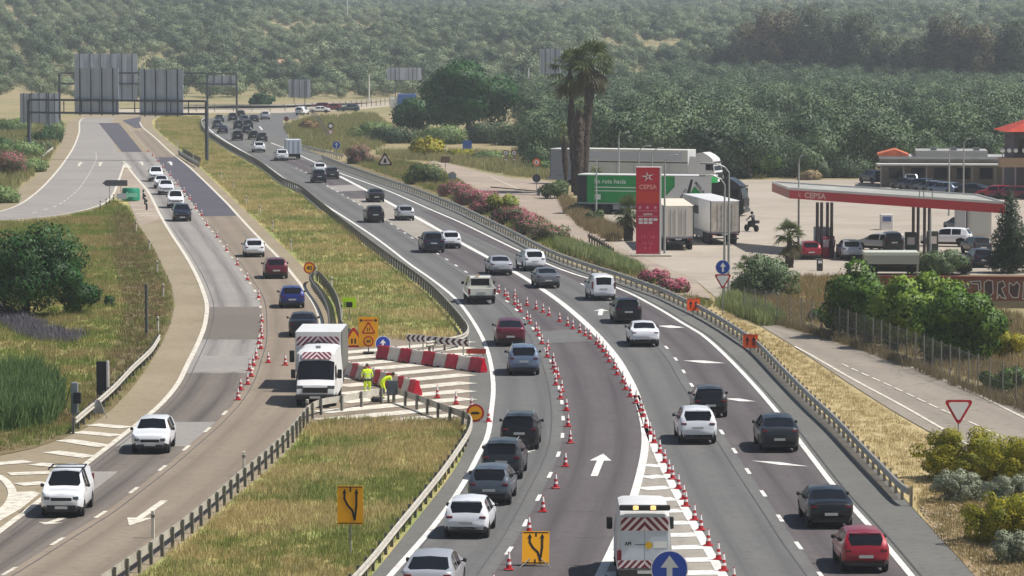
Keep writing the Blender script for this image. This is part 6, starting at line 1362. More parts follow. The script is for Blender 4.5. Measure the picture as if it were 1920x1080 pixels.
# far house in the olives
p = GT(540,133); o = thing('farmhouse', 'small farmhouse with orange roof among the olive trees', 'house', p, .2); bx('wall', mat('house_wall', '#b59a82', .85), -3, 3, -2, 2, -1, 2.2); MB().add([(-3.4,-2.4,2.2),(3.4,-2.4,2.2),(3.4,2.4,2.2),(-3.4,2.4,2.2),(-3,0,3.4),(3,0,3.4)],[(0,1,5,4),(2,3,4,5),(0,4,3),(1,2,5),(3,2,1,0)]).build('roof', mat('faded_tile', '#a8876c', .85), o); bx('window', GLASS, -.6, .6, -2.03, -2.005, .6, 1.6)
p = GT(651,44); o = thing('power_mast', 'thin pale mast on the far hillside', 'mast', p, 0); MB().tube((0,0,-1),(0,0,26),.4,.15).build('pole', mat('mast_far', '#aab0b4', .6), o)
for z in (21,24): MB().box(-2.4,2.4,-.12,.12,z-.12,z+.12).build('cross_arm', mat('mast_far', '#aab0b4', .6), o)
# lorries on the far right stretch of the crossing road
for px, py, m_, lab in ((1018,186,TGREY,'grey lorry on the far road right of the big dark tree'),(1036,186,WH,'white lorry behind the grey one on the far road')):
    o = thing('far_lorry', lab, 'lorry', G(px,py), pi/2-.2); MB().bbox(-1.2,1.2,-1.5,1.6,.8,3.0,.05).build('box_body', m_, o); MB().bbox(-1.1,1.1,1.7,3.1,.4,2.3,.1).build('cab', WH, o); MB().box(-1.0,1.0,-1.4,2.9,.3,.78).build('chassis', UNDER, o)
    for x in (-.95,.95):
        for y in (-.8,2.3): bigwheel(o, x, y, .42, .26)
o = thing('blue_truck', 'blue topped lorry half hidden behind the big dark tree', 'lorry', G(763,206), pi/2); MB().bbox(-1.2,1.2,-2,2,.9,3.4,.05).build('box_body', mat('faded_blue', '#3f66a8', .55), o); MB().bbox(-1.1,1.1,2.1,3.6,.4,2.6,.1).build('cab', WH, o); MB().box(-1,1,-1.9,3.4,.3,.88).build('chassis', UNDER, o)
# ---------------------------------------------------------------- vegetation
rng = random.Random(5)
def leafcloud(clumps, n, size, up=.25, aspect=.55, seed=1, droop=0):
    """n small leaf blades spread over clumps [(centre, radii)], facing outwards with scatter"""
    r = np.random.default_rng(seed); w = np.array([c[1][0]*c[1][1]+c[1][0]*c[1][2] for c in clumps]); w = w/w.sum()
    ci = r.choice(len(clumps), n, p=w); C = np.array([c[0] for c in clumps])[ci]; Rr = np.array([c[1] for c in clumps])[ci]
    d = r.normal(size=(n,3)); d /= np.linalg.norm(d, axis=1, keepdims=True); rad = r.random(n)**.33*.45+.6; rad = np.where(r.random(n) < .16, rad*(1+.45*r.random(n)), rad)
    P = C + d*Rr*rad[:,None]
    nrm = d + r.normal(size=(n,3))*.55; nrm[:,2] += up; nrm /= np.linalg.norm(nrm, axis=1, keepdims=True)
    t = np.cross(nrm, r.normal(size=(n,3))); t /= np.linalg.norm(t, axis=1, keepdims=True)+1e-9
    if droop: t[:,2] -= droop; t /= np.linalg.norm(t, axis=1, keepdims=True)
    b = np.cross(nrm, t); s = size*(.6+.8*r.random(n))[:,None]
    CN = d*.75 + nrm*.35; CC = np.array([c[0] for c in clumps]); mid_ = CC.mean(0); oc = P-mid_; oc /= np.linalg.norm(oc, axis=1, keepdims=True)+1e-6; CN = CN + oc*.8; CN /= np.linalg.norm(CN, axis=1, keepdims=True)+1e-9; fl = (nrm*CN).sum(1) < 0; b[fl] *= -1
    V = np.empty((n,4,3)); V[:,0] = P-t*s; V[:,1] = P-b*s*aspect; V[:,2] = P+t*s; V[:,3] = P+b*s*aspect
    return V.reshape(-1,3), np.repeat(CN, 4, axis=0)
def leafmesh(name, VN, m):
    V, CN = VN; n = len(V)//4; me = bpy.data.meshes.new(name); me.vertices.add(n*4); me.vertices.foreach_set('co', V.astype(np.float32).ravel()); me.loops.add(n*4); me.loops.foreach_set('vertex_index', np.arange(n*4, dtype=np.int32)); me.polygons.add(n); me.polygons.foreach_set('loop_start', np.arange(0, n*4, 4, dtype=np.int32)); me.polygons.foreach_set('loop_total', np.full(n, 4, dtype=np.int32)); me.materials.append(m); me.update(calc_edges=True); me.normals_split_custom_set_from_vertices([tuple(q) for q in CN]); return me
def crown_clumps(rx, ry, rz, z0, k, rc, seed, flat=.0):
    r = random.Random(seed); out = []
    while len(out) < k:
        p = Vector((r.gauss(0,1), r.gauss(0,1), r.gauss(0,1))).normalized()*(r.random()**.45)
        if p.z < -.92: continue
        q = rc*r.uniform(.65,1.3); out.append(((p.x*(rx-q*.5), p.y*(ry-q*.5), z0+rz+p.z*(rz-q*.5)), (q,q,q*.8)))
    return out
BARK = mat('bark', '#5c4c3d', .9, col2='#43372d', scale=6, bump=.5); BARK_O = mat('bark_olive', '#6b6052', .9, col2='#4a4138', scale=6)
def trunkmesh(name, h, r, limbs, m, lean=.2, seed=1):
    rr = random.Random(seed); mb = MB(); p = Vector((0,0,-.1)); pts = [p]
    for i in range(4): p = p + Vector((rr.uniform(-lean,lean)*h/6, rr.uniform(-lean,lean)*h/6, h/4)); pts.append(p)
    for i in range(4): mb.tube(pts[i], pts[i+1], r*(1-.13*i), r*(1-.13*(i+1)), 8)
    for k in range(limbs):
        a = 2*pi*k/limbs+rr.random(); q = pts[2 + k % 3]; e = q + Vector((cos(a),sin(a),.8))*h*rr.uniform(.28,.5); mid = (q+e)/2+Vector((0,0,h*.06)); mb.tube(q, mid, r*.45, r*.32, 6); mb.tube(mid, e, r*.32, r*.12, 6)
    return mb.mesh(name, m, 50)
L_OL = leafmat('olive_leaf', '#4d5f40', '#6e8059', 1.0, .1, c='#405338'); L_OLD = leafmat('olive_leaf_dark', '#3c4e35', '#5b6e4d', 1.0, .1, c='#33462f')
L_DARK = leafmat('dark_leaf', '#1e3c1c', '#3a612e', .8, .18); L_MID = leafmat('mid_leaf', '#1f3f20', '#3f6a35', .3, .16); L_GREEN = leafmat('green_leaf', '#2b4716', '#61802b', .9, .18); L_BRIGHT = leafmat('bright_leaf', '#3d601c', '#84993a', .9, .22); L_BROOM = leafmat('broom_leaf', '#6f7a24', '#a99f2c', 1.2, .3); L_GREY = leafmat('grey_leaf', '#7f8870', '#a5aa90', 1.6, .25); L_EUC = leafmat('eucalypt_leaf', '#2f3e26', '#4f5a37', .25, .08, c='#3c4831'); L_EUCB = leafmat('eucalypt_brown_leaf', '#45442a', '#62593a', .25, .08, c='#434a2f')
L_SCRUB = leafmat('scrub_leaf', '#5d7a44', '#86985f', 1.0, .22); L_OLEA = leafmat('oleander_leaf', '#4a5c36', '#66754a', 1.3, .25); L_PINK = leafmat('oleander_flower', '#bf4f6e', '#da8d9c', 2.0, .3); L_STRAW = leafmat('straw', '#a8956c', '#8f7f5c', .6, .3); L_REED = leafmat('reed', '#4b673a', '#6c8450', .6, .25); L_WEED = leafmat('bank_weed', '#6f8050', '#98a06a', .6, .3); L_LAV = leafmat('lavender_stem', '#5f5a60', '#77727a', .6, .2); L_YELL = leafmat('yellow_flower', '#b8a02a', '#d0bd3c', 2.0, .3)
def tree(name, label, px, py, rx, rz, z0, n, size, m, k=22, rc=None, th=None, tr=.16, seed=1, ry=None, cat='tree', group=None, bark=BARK, p=None, extra=None, up=.25, flowers=None):
    p = p if p is not None else G(px, py); o = thing(name, label, cat, p, 0, group); ry = ry or rx; rc = rc or rx*.36; z0 -= .3*rz if (cat != 'tree' or name in ('scrub_tree', 'hedge_bush', 'olive_bush')) else 0
    cl = crown_clumps(rx, ry, rz, z0, k, rc, seed); obj('crown' if cat == 'tree' else 'foliage', leafmesh('foliage', leafcloud(cl, n, size, up, seed=seed), m), o)
    if flowers: obj('flowers', leafmesh('flowers', leafcloud([((c[0][0],c[0][1],c[0][2]+c[1][2]*.2), tuple(v*1.05 for v in c[1])) for c in cl if c[0][2] > z0+rz*.45], flowers[1], size*.7, .8, .8, seed=seed+9), flowers[0]), o)['kind'] = 'stuff'
    if th is None: th = z0+rz*1.1
    obj('trunk' if cat == 'tree' else 'stems', trunkmesh('trunk', th, tr, 6, bark, seed=seed), o)
    return o
# big trees
s = sc(262); tree('leafy_tree', 'very large dark green tree with a broad crown in the middle distance', 880, 252, 9.2*.93, 6.7, .0, 32000, .25, L_MID, 60, 2.2, 5.5, .6, 3, ry=7)
tree('leafy_tree', 'dark lower tree joined to the left flank of the largest tree', 775, 248, 4.6, 3.1, .0, 11000, .22, L_MID, 26, 1.5, 4, .3, 4)
tree('leafy_tree', 'dense dark green tree at the left edge of the picture', 50, 596, 3.9, 3.35, .0, 26000, .10, L_DARK, 56, 1.05, 4.5, .22, 5, ry=4)
tree('leafy_tree', 'smaller green bush right in front of the dense dark left tree', 150, 590, 1.6, 1.25, .0, 7000, .09, L_DARK, 20, .55, 1.6, .1, 6, cat='tree')
tree('green_shrub', 'small dark shrub on the brown verge right of the left trees', 206, 575, .62, .5, 0, 900, .09, L_DARK, 8, .28, .6, .04, 7, cat='shrub')
tree('leafy_tree', 'rounded bright green tree leftmost behind the service road fence', 1600, 632, 2.25, 2.4, -.3, 16000, .12, L_GREEN, 44, .75, 2.6, .15, 8)
tree('leafy_tree', 'rounded yellowish green tree in the middle behind the service road fence', 1696, 654, 2.1, 2.35, -.3, 15000, .12, L_BRIGHT, 40, .7, 2.5, .14, 9)
tree('leafy_tree', 'largest bright green tree behind the service road fence left of the graffiti', 1802, 680, 2.55, 2.4, -.3, 18000, .12, L_GREEN, 46, .78, 2.8, .16, 10)
tree('leafy_tree', 'yellow tinged green tree top between the fence trees', 1748, 642, 2.0, 2.3, -.2, 12000, .12, L_BRIGHT, 32, .68, 2.2, .12, 12)
tree('broom_shrub', 'yellow broom in front of the graffiti wall', 1893, 672, 1.35, 1.15, -.1, 6000, .07, L_BROOM, 16, .4, 1, .06, 13, cat='shrub', flowers=(L_YELL, 500))
tree('green_shrub', 'low dark green shrub by the fence at the right edge', 1893, 735, 1.7, .85, -.1, 7000, .09, L_GREEN, 16, .4, .8, .05, 14, cat='shrub')
tree('green_shrub', 'low dark shrub at the foot of the leftmost fence tree', 1528, 602, .55, .45, 0, 900, .09, L_DARK, 8, .25, .5, .04, 15, cat='shrub')
# lower right broom and grey shrubs
tree('broom_shrub', 'big yellow green broom in front of the yield sign', 1815, 900, 2.6, 1.4, -.15, 32000, .05, L_BROOM, 120, .36, 1.2, .06, 16, cat='shrub', ry=1.6, up=.5)
tree('broom_shrub', 'second yellow green broom at the right edge behind the grey shrub', 1925, 915, 2.1, 1.35, -.1, 22000, .05, L_BROOM, 90, .34, 1.1, .06, 17, cat='shrub', up=.5)
tree('grey_shrub', 'blue grey shrub in front of the big broom', 1803, 940, 1.3, .8, 0, 10000, .045, L_GREY, 60, .2, .7, .04, 18, cat='shrub', up=.5)
tree('broom_shrub', 'lowest yellow broom in the bottom right corner', 1900, 1020, 2.0, 1.3, -.1, 24000, .05, L_BROOM, 90, .34, 1.1, .06, 19, cat='shrub', up=.5)
tree('grey_shrub', 'pale grey shrub behind the lowest broom at the right edge', 1900, 965, 1.3, 1.0, .15, 10000, .045, L_GREY, 60, .22, .9, .04, 20, cat='shrub', up=.5)
tree('grey_shrub', 'grey green shrub at the bottom right corner under the lowest broom', 1908, 1055, 1.1, .7, 0, 8000, .045, L_GREY, 50, .2, .5, .04, 21, cat='shrub', up=.5)
tree('leafy_tree', 'green tree filling the gap between first and middle fence trees', 1650, 640, 1.7, 2.1, -.3, 11000, .12, L_GREEN, 30, .65, 2.2, .12, 25)
# bushes round the station
tree('olive_bush', 'round olive bush behind the blue arrow sign', 1436, 558, 2.25, 1.95, -.2, 16000, .085, L_OL, 40, .7, 2, .14, 22, bark=BARK_O)
tree('olive_bush', 'grey olive bush in front of the station pumps', 1766, 515, 2.1, 1.05, .2, 10000, .085, L_OL, 30, .55, 1.6, .12, 23, bark=BARK_O)
tree('scrub', 'small grey scrub at the foot of the round olive bush', 1442, 560, .9, .45, 0, 1500, .09, L_GREY, 10, .35, .5, .04, 24, cat='shrub')
def conifer(label, px, py, h, r, seed):
    o = thing('conifer', label, 'tree', G(px, py)); cl = []
    for i in range(26):
        t = i/25; z = .5+t*(h-.6); rr_ = r*(1-t)**.8+.15; a = i*2.4
        for q in range(3): cl.append(((cos(a+q*2.1)*rr_*.5, sin(a+q*2.1)*rr_*.5, z), (rr_*.55, rr_*.55, h*.05+.15)))
    obj('crown', leafmesh('foliage', leafcloud(cl, 9000, .13, 0, .3, seed), leafmat('conifer_leaf', '#1d2f22', '#33472d', .8, .15)), o); obj('trunk', MB().tube((0,0,0),(0,0,h*.9),.2,.05).mesh('trunk', BARK), o)
conifer('dark tall conifer at the right edge in front of the canopy end', 1893, 512, 6.2, 1.75, 3)
# clipped hedge trees and oleanders beside the right carriageway
def oleander(label, px, py, rx, h, n, seed, pink=1.0, ry=None): tree('oleander', label, px, py, rx, h/2, 0, int(n*1.8), .095, L_OLEA, 26, rx*.32, h*.7, .05, seed, ry=ry, cat='shrub', flowers=(L_PINK, int(n*1.25*pink)))
oleander('round pink oleander beside the blue arrow sign far up the carriageway', 672, 307, 2.1, 2.9, 3500, 31, .6); oleander('pink oleander at the left end of the long flowering hedge', 850, 368, 2.0, 1.7, 3200, 32, 1.1); oleander('pink oleander in the middle of the long flowering hedge', 890, 384, 2.3, 2.0, 3800, 33, 1.1); oleander('faded pink oleander right of the low blue plate', 962, 420, 2.0, 1.8, 3200, 34, .7); oleander('dull oleander after the faded pink one', 1000, 440, 1.9, 1.5, 3000, 35, .4); oleander('brownish oleander at the end of the hedge by the track', 1030, 452, 1.8, 1.5, 2800, 36, .3)
oleander('pink oleander filling the hedge left of the low blue plate', 915, 400, 1.7, 1.7, 3000, 71, 1.0); oleander('pink oleander right behind the faded one beside the track', 985, 428, 1.8, 1.6, 3000, 72, .8); oleander('bright magenta oleander left half behind the rail near the first orange board', 1228, 531, 1.1, 1.2, 2600, 37, 1.4); oleander('bright magenta oleander right half behind the rail near the first orange board', 1262, 548, 1.15, 1.3, 2800, 38, 1.6); oleander('dark pink oleander at the left edge of the picture above the slip road', 8, 330, 2.6, 4.2, 4200, 39, .8)
tree('green_shrub', 'round dark green bush right of the warning triangle', 795, 345, 2.6, 1.55, -.1, 11000, .11, L_OLEA, 30, .9, 2, .1, 41, cat='shrub', flowers=(L_YELL, 700))
tree('broom_shrub', 'bright yellow broom tree above the round dark green bush', 800, 298, 2.6, 1.6, .3, 4200, .2, L_BROOM, 22, .95, 2, .12, 42, cat='shrub', flowers=(L_YELL, 900)); tree('broom_shrub', 'low yellowish scrub right of the broom tree', 862, 300, 1.9, .9, 0, 2200, .17, L_BROOM, 14, .6, 1, .06, 43, cat='shrub')
tree('yucca', 'yellow green spiky shrub among the oleanders', 942, 402, 1.7, 1.2, 0, 2200, .22, leafmat('yucca_leaf', '#6c8138', '#9a9a48', 1, .3), 14, .55, 1, .06, 44, cat='shrub')
tree('scrub', 'dark scrub bush left of the palm foot', 1040, 372, 1.6, 1.3, 0, 2400, .16, L_OLEA, 14, .6, 1, .06, 45, cat='shrub'); tree('scrub', 'scrub bush under the green trailer', 1120, 420, 1.2, .8, 0, 1500, .14, L_OLEA, 12, .45, .8, .05, 46, cat='shrub'); tree('scrub', 'leafy scrub on the bank below the palm foot', 1088, 400, 1.4, 1.1, 0, 2000, .15, L_SCRUB, 12, .5, .8, .05, 47, cat='shrub')
tree('green_shrub', 'low dark bush beyond the crossing road under the small grey sign', 493, 196, 3.0, 1.7, 0, 1600, .4, L_DARK, 14, 1.1, 2, .1, 48, cat='shrub'); tree('scrub', 'rust brown scrub on the bank above the merging lane', 582, 246, 2.4, 1.1, 0, 1800, .25, leafmat('rust_scrub', '#75593c', '#8f7a4e', .6, .25), 14, .8, 1, .06, 49, cat='shrub', ry=5)
for i, (px, py, rx, h, m_, lab) in enumerate(((700,262,4,3.2,L_SCRUB,'pale green scrub at the left below the biggest tree'),(740,268,4,3.4,L_OL,'grey scrub mass next to the pale green one below the biggest tree'),(830,270,4,3.4,L_SCRUB,'scrub mass under the right half of the biggest tree'),(905,268,4.2,4.0,L_OL,'grey olive scrub left of the four ring sign'),(960,272,4.5,4.2,L_OL,'grey olive scrub behind the four ring sign'),(1010,262,4.6,5.2,L_OLD,'darker olive left of the palms'),(1000,300,3.2,2.4,L_SCRUB,'pale scrub right of the four ring sign'),(925,305,3.2,1.6,L_SCRUB,'low scrub between blue panel and four ring sign'),(1020,325,2.4,2.0,L_SCRUB,'scrub behind the orange round sign'))):
    tree('scrub_tree', lab, px, py, rx, h/2, -.2, 7000, .16, m_, 24, rx*.36, h*.6, .12, 60+i, cat='tree', bark=BARK_O)
for i, (px, py, rx, h, m_, lab) in enumerate(((30,300,3.4,3.4,L_SCRUB,'green scrub on the left bank under the grey sign'),(85,268,3.0,2.6,L_DARK,'dark scrub on the left bank below the gantry post'),(20,248,4,3,L_SCRUB,'scrub on the upper left bank behind the direction sign'),(100,250,2,2,L_SCRUB,'narrow scrub left of the slip road head'),(-10,380,2.4,2.4,L_SCRUB,'scrub at the very left edge above the slip road'))):
    tree('scrub_tree', lab, px, py, rx, h/2, -.2, 6000, .15, m_, 20, rx*.36, h*.6, .1, 80+i, cat='tree')
for i, (px, py, rx, h, m_, lab) in enumerate(((55,322,2.6,2.2,L_SCRUB,'pale scrub below the oleander on the left bank'),(60,285,2.6,2.4,L_OL,'grey scrub in the middle of the left bank'),(10,285,3,2.6,L_DARK,'dark scrub behind the left edge oleander'),(95,238,2.2,1.6,L_OL,'grey scrub at the top of the left bank'))):
    tree('scrub_tree', lab, px, py, rx, h/2, -.2, 5000, .15, m_, 20, rx*.36, h*.6, .1, 90+i, cat='tree')
# palms
def frond(L, w, droop, n=9):
    mb = MB(); pts = []
    for i in range(n+1): t = i/n; pts.append(Vector((L*t*cos(droop*t), 0, L*(.55*t-droop*t*t*.9))))
    for a, b in zip(pts, pts[1:]): mb.tube(a, b, .03, .02, 4)
    return mb, pts
def fanpalm(name, label, px, py, h, r, seed, nf=42, fl=1.5, skirt=0.0, lean=(0,0), cat='palm tree', spread=1.0):
    rr = random.Random(seed); o = thing(name, label, cat, G(px, py)); top = Vector((lean[0], lean[1], h)); tb = MB(); nseg = 10
    for i in range(nseg):
        a = Vector((lean[0]*(i/nseg)**1.5, lean[1]*(i/nseg)**1.5, h*i/nseg)); b = Vector((lean[0]*((i+1)/nseg)**1.5, lean[1]*((i+1)/nseg)**1.5, h*(i+1)/nseg)); tb.tube(a, b, r*(1.15-.35*i/nseg), r*(1.15-.35*(i+1)/nseg), 10)
    tb.build('trunk', mat('palm_trunk', '#463b34', .9, col2='#2e2723', scale=5, stretch=(1,1,.3), bump=.6), o, 50)
    def fans(nm, m, cnt, z0, z1, el0, el1, ln):
        mb = MB()
        for i in range(cnt):
            a = rr.uniform(0, 2*pi); el = RAD(rr.uniform(el0, el1)); base = top + Vector((0,0,rr.uniform(z0,z1))); d = Vector((cos(a)*cos(el), sin(a)*cos(el), sin(el))); pl = ln*rr.uniform(.8,1.1)*spread; hub = base + d*pl*.55; mb.tube(base, hub, .035, .02, 4)
            sx = d.cross(Vector((0,0,1))).normalized(); up = sx.cross(d); K = 9; q = []
            for k in range(K):
                ph = RAD(-75+150*k/(K-1)); dd = (d*cos(ph)+sx*sin(ph)); tip = hub + dd*pl*.62 + Vector((0,0,-pl*.16*abs(sin(ph))-pl*.1)); w = up*.01 + (d*(-sin(ph))+sx*cos(ph))*.036*pl; mb.add([hub, hub+dd*pl*.3-w, tip, hub+dd*pl*.3+w], [(0,1,2,3)])
        mb.build(nm, m, o)
    fans('fronds', leafmat('palm_leaf', '#3c4c2a', '#66703c', .8, .25), nf, -.3, .3, -35, 80, fl)
    fans('lower_fronds', leafmat('palm_leaf_old', '#4a4a30', '#6d6440', .8, .25), nf//2, -.9, -.2, -75, -20, fl*.95)
    if skirt:
        mb = MB(); npz = int(skirt*150)
        for i in range(npz):
            t = rr.random(); z = h-.6-t*skirt; f_ = z/h; c = Vector((lean[0]*f_**1.5, lean[1]*f_**1.5, z)) if h < 12 or t < .12 or z < h-3.5 or lean[0] > 0 else Vector((lean[0]*f_**1.5, lean[1]*f_**1.5, z-3)); a = rr.uniform(0, 2*pi); R_o = r*(1.05+.45*(1-t)*rr.random()); d = Vector((cos(a), sin(a), 0)); p0 = c+d*r*.9; p1 = c+d*R_o*1.15-Vector((0,0,rr.uniform(.6,1.3))); sx = Vector((-sin(a), cos(a), 0))*rr.uniform(.08,.2); mb.add([p0-sx*.4, p0+sx*.4, p1+sx, p1-sx], [(0,1,2,3)])
        mb.build('dead_frond_skirt', leafmat('dead_frond', '#41372f', '#584b3e', .8, .1), o)
    return o
fanpalm('tall_palm', 'left tall palm with shaggy dark trunk behind the trailers', 1076, 360, 13.6, .27, 1, 38, 2.8, 8.5, (-.45,0)); fanpalm('tall_palm', 'right taller palm with wide crown behind the trailers', 1094, 362, 14.4, .34, 2, 52, 2.7, 11, (.85,.3))
fanpalm('tall_palm', 'small dark palm head growing low on the left trunk', 1062, 358, 6.6, .2, 3, 14, 1.0, 3, (-.3,0)); fanpalm('tall_palm', 'third palm stem hidden between the two tall ones', 1084, 366, 9.6, .4, 4, 10, .9, 9.0, (.1,0))
fanpalm('small_palm', 'short palm beside the price pylon', 1178, 452, 2.7, .28, 5, 34, 1.35, 1.8); fanpalm('small_palm', 'short palm in front of the left canopy pillars', 1480, 502, 2.5, .22, 6, 38, 1.25, 1.2); fanpalm('small_palm', 'low palm sprouting behind the round olive bush', 1400, 540, 1.3, .2, 7, 26, 1.1, .4)
fanpalm('small_palm', 'green palm tuft on the white trailer side of the tall palms', 1118, 372, 2.6, .2, 8, 24, 1.0, .6)

# ---- scattered stuff by geometry nodes
def scatter(name, pts, variants, label=None, kind='stuff', zs=(.8, 1.2), parent=None, seed=1):
    """pts: (x,y,z[,scale]); variants: meshes, picked at random per point"""
    r = random.Random(seed); me = bpy.data.meshes.new(name); me.from_pydata([p[:3] for p in pts], [], [])
    for nm, ty, val in (('sc', 'FLOAT', [(p[3] if len(p) > 3 else 1)*r.uniform(*zs) for p in pts]), ('rt', 'FLOAT', [r.uniform(0, 6.28) for _ in pts]), ('vi', 'INT', [p[4] if len(p) > 4 else r.randrange(len(variants)) for p in pts])):
        a = me.attributes.new(nm, ty, 'POINT'); a.data.foreach_set('value', val)
    o = obj(name, me, parent); o['kind'] = kind
    if label: o['label'] = label
    col = bpy.data.collections.new(name + '_variants')
    for i, v in enumerate(variants):
        vo = bpy.data.objects.new('%s_%02d' % (name, i), v); col.objects.link(vo)
    ng = bpy.data.node_groups.new(name, 'GeometryNodeTree'); ng.interface.new_socket('Geometry', in_out='INPUT', socket_type='NodeSocketGeometry'); ng.interface.new_socket('Geometry', in_out='OUTPUT', socket_type='NodeSocketGeometry')
    N = ng.nodes; gi = N.new('NodeGroupInput'); go = N.new('NodeGroupOutput'); ip = N.new('GeometryNodeInstanceOnPoints'); ci = N.new('GeometryNodeCollectionInfo'); ci.inputs['Collection'].default_value = col; ci.inputs['Separate Children'].default_value = True; ci.inputs['Reset Children'].default_value = True
    def na(n, t):
        k = N.new('GeometryNodeInputNamedAttribute'); k.data_type = t; k.inputs['Name'].default_value = n; return k.outputs[0]
    cx = N.new('ShaderNodeCombineXYZ'); L = ng.links; L.new(na('rt','FLOAT'), cx.inputs[2]); e2r = N.new('FunctionNodeEulerToRotation'); L.new(cx.outputs[0], e2r.inputs[0])
    ip.inputs['Pick Instance'].default_value = True
    L.new(gi.outputs[0], ip.inputs['Points']); L.new(ci.outputs[0], ip.inputs['Instance']); L.new(na('vi','INT'), ip.inputs['Instance Index']); L.new(e2r.outputs[0], ip.inputs['Rotation'])
    cs = N.new('ShaderNodeCombineXYZ'); sa = na('sc','FLOAT')
    for i in range(3): L.new(sa, cs.inputs[i])
    L.new(cs.outputs[0], ip.inputs['Scale']); L.new(ip.outputs[0], go.inputs[0])
    md = o.modifiers.new('scatter', 'NODES'); md.node_group = ng; return o
def pip_pts(pxpoly, dens, n_max=60000, holes=(), world=False, seed=3, z=.01):
    r = random.Random(seed); P = [Vector(p) for p in pxpoly] if world else [G(a, b) for a, b in pxpoly]
    poly = [(p.x, p.y) for p in P]; xs = [p[0] for p in poly]; ys = [p[1] for p in poly]; A = abs(sum(poly[i][0]*poly[i-1][1]-poly[i-1][0]*poly[i][1] for i in range(len(poly))))/2
    H = [[(p.x, p.y) for p in (G(a, b) for a, b in h)] for h in holes]; out = []; want = min(n_max, int(A*dens)); tries = 0
    while len(out) < want and tries < want*30:
        tries += 1; q = (r.uniform(min(xs), max(xs)), r.uniform(min(ys), max(ys)))
        if inpoly(q, poly) and not any(inpoly(q, h) and r.random() < .72 for h in H): out.append((q[0], q[1], z))
    return out
def tuft(seed, n, h, spread, w, m, lean=.45):
    r = random.Random(seed); mb = MB()
    for i in range(n):
        a = r.uniform(0, 2*pi); rad = spread*r.random()**.5; x, y = rad*cos(a), rad*sin(a); hh = h*r.uniform(.5,1.15); b = r.uniform(0, 2*pi); dx, dy = cos(b)*lean*hh*r.random(), sin(b)*lean*hh*r.random(); c = r.uniform(0, pi); ux, uy = cos(c)*w, sin(c)*w
        mb.add([(x-ux,y-uy,0),(x+ux,y+uy,0),(x+dx*.4+ux*.8,y+dy*.4+uy*.8,hh*.6),(x+dx,y+dy,hh),(x+dx*.4-ux*.8,y+dy*.4-uy*.8,hh*.6)], [(0,1,2,3,4)])
    return mb.mesh('tuft', m)
def grassmat(name, g1, g2, dry, s=.08, lo=.42, hi=.6):
    """blade colour drifts from green to straw over the verge"""
    m, t, n, p = newmat(name); p.inputs['Roughness'].default_value = .8; p.inputs['Specular IOR Level'].default_value = .15; pos = n.new('ShaderNodeNewGeometry').outputs['Position']; oi = n.new('ShaderNodeObjectInfo')
    nz = n.new('ShaderNodeTexNoise'); nz.inputs['Scale'].default_value = s; nz.inputs['Detail'].default_value = 5; nz.inputs['Roughness'].default_value = .65; t.links.new(pos, nz.inputs['Vector'])
    ad = n.new('ShaderNodeMath'); ad.operation = 'MULTIPLY_ADD'; ad.inputs[1].default_value = .14; t.links.new(oi.outputs['Random'], ad.inputs[0]); t.links.new(nz.outputs['Fac'], ad.inputs[2])
    mr = n.new('ShaderNodeMapRange'); mr.inputs[1].default_value = lo+.07; mr.inputs[2].default_value = hi+.07; t.links.new(ad.outputs[0], mr.inputs[0])
    x1 = n.new('ShaderNodeMix'); x1.data_type = 'RGBA'; x1.inputs[6].default_value = (*hx(g1),1); x1.inputs[7].default_value = (*hx(g2),1); t.links.new(oi.outputs['Random'], x1.inputs[0])
    x2 = n.new('ShaderNodeMix'); x2.data_type = 'RGBA'; x2.inputs[7].default_value = (*hx(dry),1); t.links.new(x1.outputs[2], x2.inputs[6]); t.links.new(mr.outputs[0], x2.inputs[0]); t.links.new(x2.outputs[2], p.inputs['Base Color'])
    tr = n.new('ShaderNodeBsdfTranslucent'); t.links.new(x2.outputs[2], tr.inputs[0]); ms = n.new('ShaderNodeMixShader'); ms.inputs[0].default_value = .3; t.links.new(p.outputs[0], ms.inputs[1]); t.links.new(tr.outputs[0], ms.inputs[2]); t.links.new(ms.outputs[0], n['Material Output'].inputs[0]); MATS[name] = m; return m
GM = grassmat('median_grass', '#818d4e', '#999c5e', '#c2af80', .13, .43, .55); GL = grassmat('left_grass', '#718342', '#8b9650', '#a6956a', .13, .45, .58); GD_ = grassmat('dry_grass_blades', '#b09e72', '#bdab80', '#c8b88e', .2)
TM = [tuft(i, 15, .09+.06*i, .26, .012, GM) for i in range(5)]; TL = [tuft(i+10, 15, .1+.07*i, .28, .012, GL) for i in range(5)]; TD = [tuft(i+20, 14, .08+.05*i, .26, .01, GD_) for i in range(4)]
MED1 = [(292,228),(302,219),(374,219),(375,230),(377,247),(392,262),(426,286),(457,303),(486,320),(527,351),(561,367),(595,395),(643,425),(682,462),(729,498),(768,526),(806,557),(836,590),(856,616),(864,634),(800,640),(700,638),(650,634),(640,615),(632,575),(612,548),(596,524),(575,500),(520,447),(456,388),(388,322),(346,285),(306,254),(292,240)]
MED2 = [(585,796),(610,788),(690,786),(866,792),(868,815),(850,863),(818,910),(780,959),(727,1025),(689,1074),(640,1128),(560,1240),(80,1240),(200,1130),(284,1070),(328,1037),(393,986),(460,925),(511,884),(559,836)]
scatter('median_grass', pip_pts(MED1, 4.5, 26000, seed=4), TM, 'green and straw coloured grass on the long median', zs=(.7,1.5), seed=2)
scatter('island_grass', pip_pts(MED2, 17, 30000, seed=5), TM, 'green and straw coloured grass on the lower island', zs=(.6,1.25), seed=3)
LV = [(180,395),(120,409),(60,416),(-80,420),(-420,700),(-420,860),(-40,855),(60,836),(120,816),(160,796),(205,762),(240,726),(270,686),(294,648),(312,610),(320,575),(316,540),(299,500),(279,460),(256,425),(240,392),(215,378)]
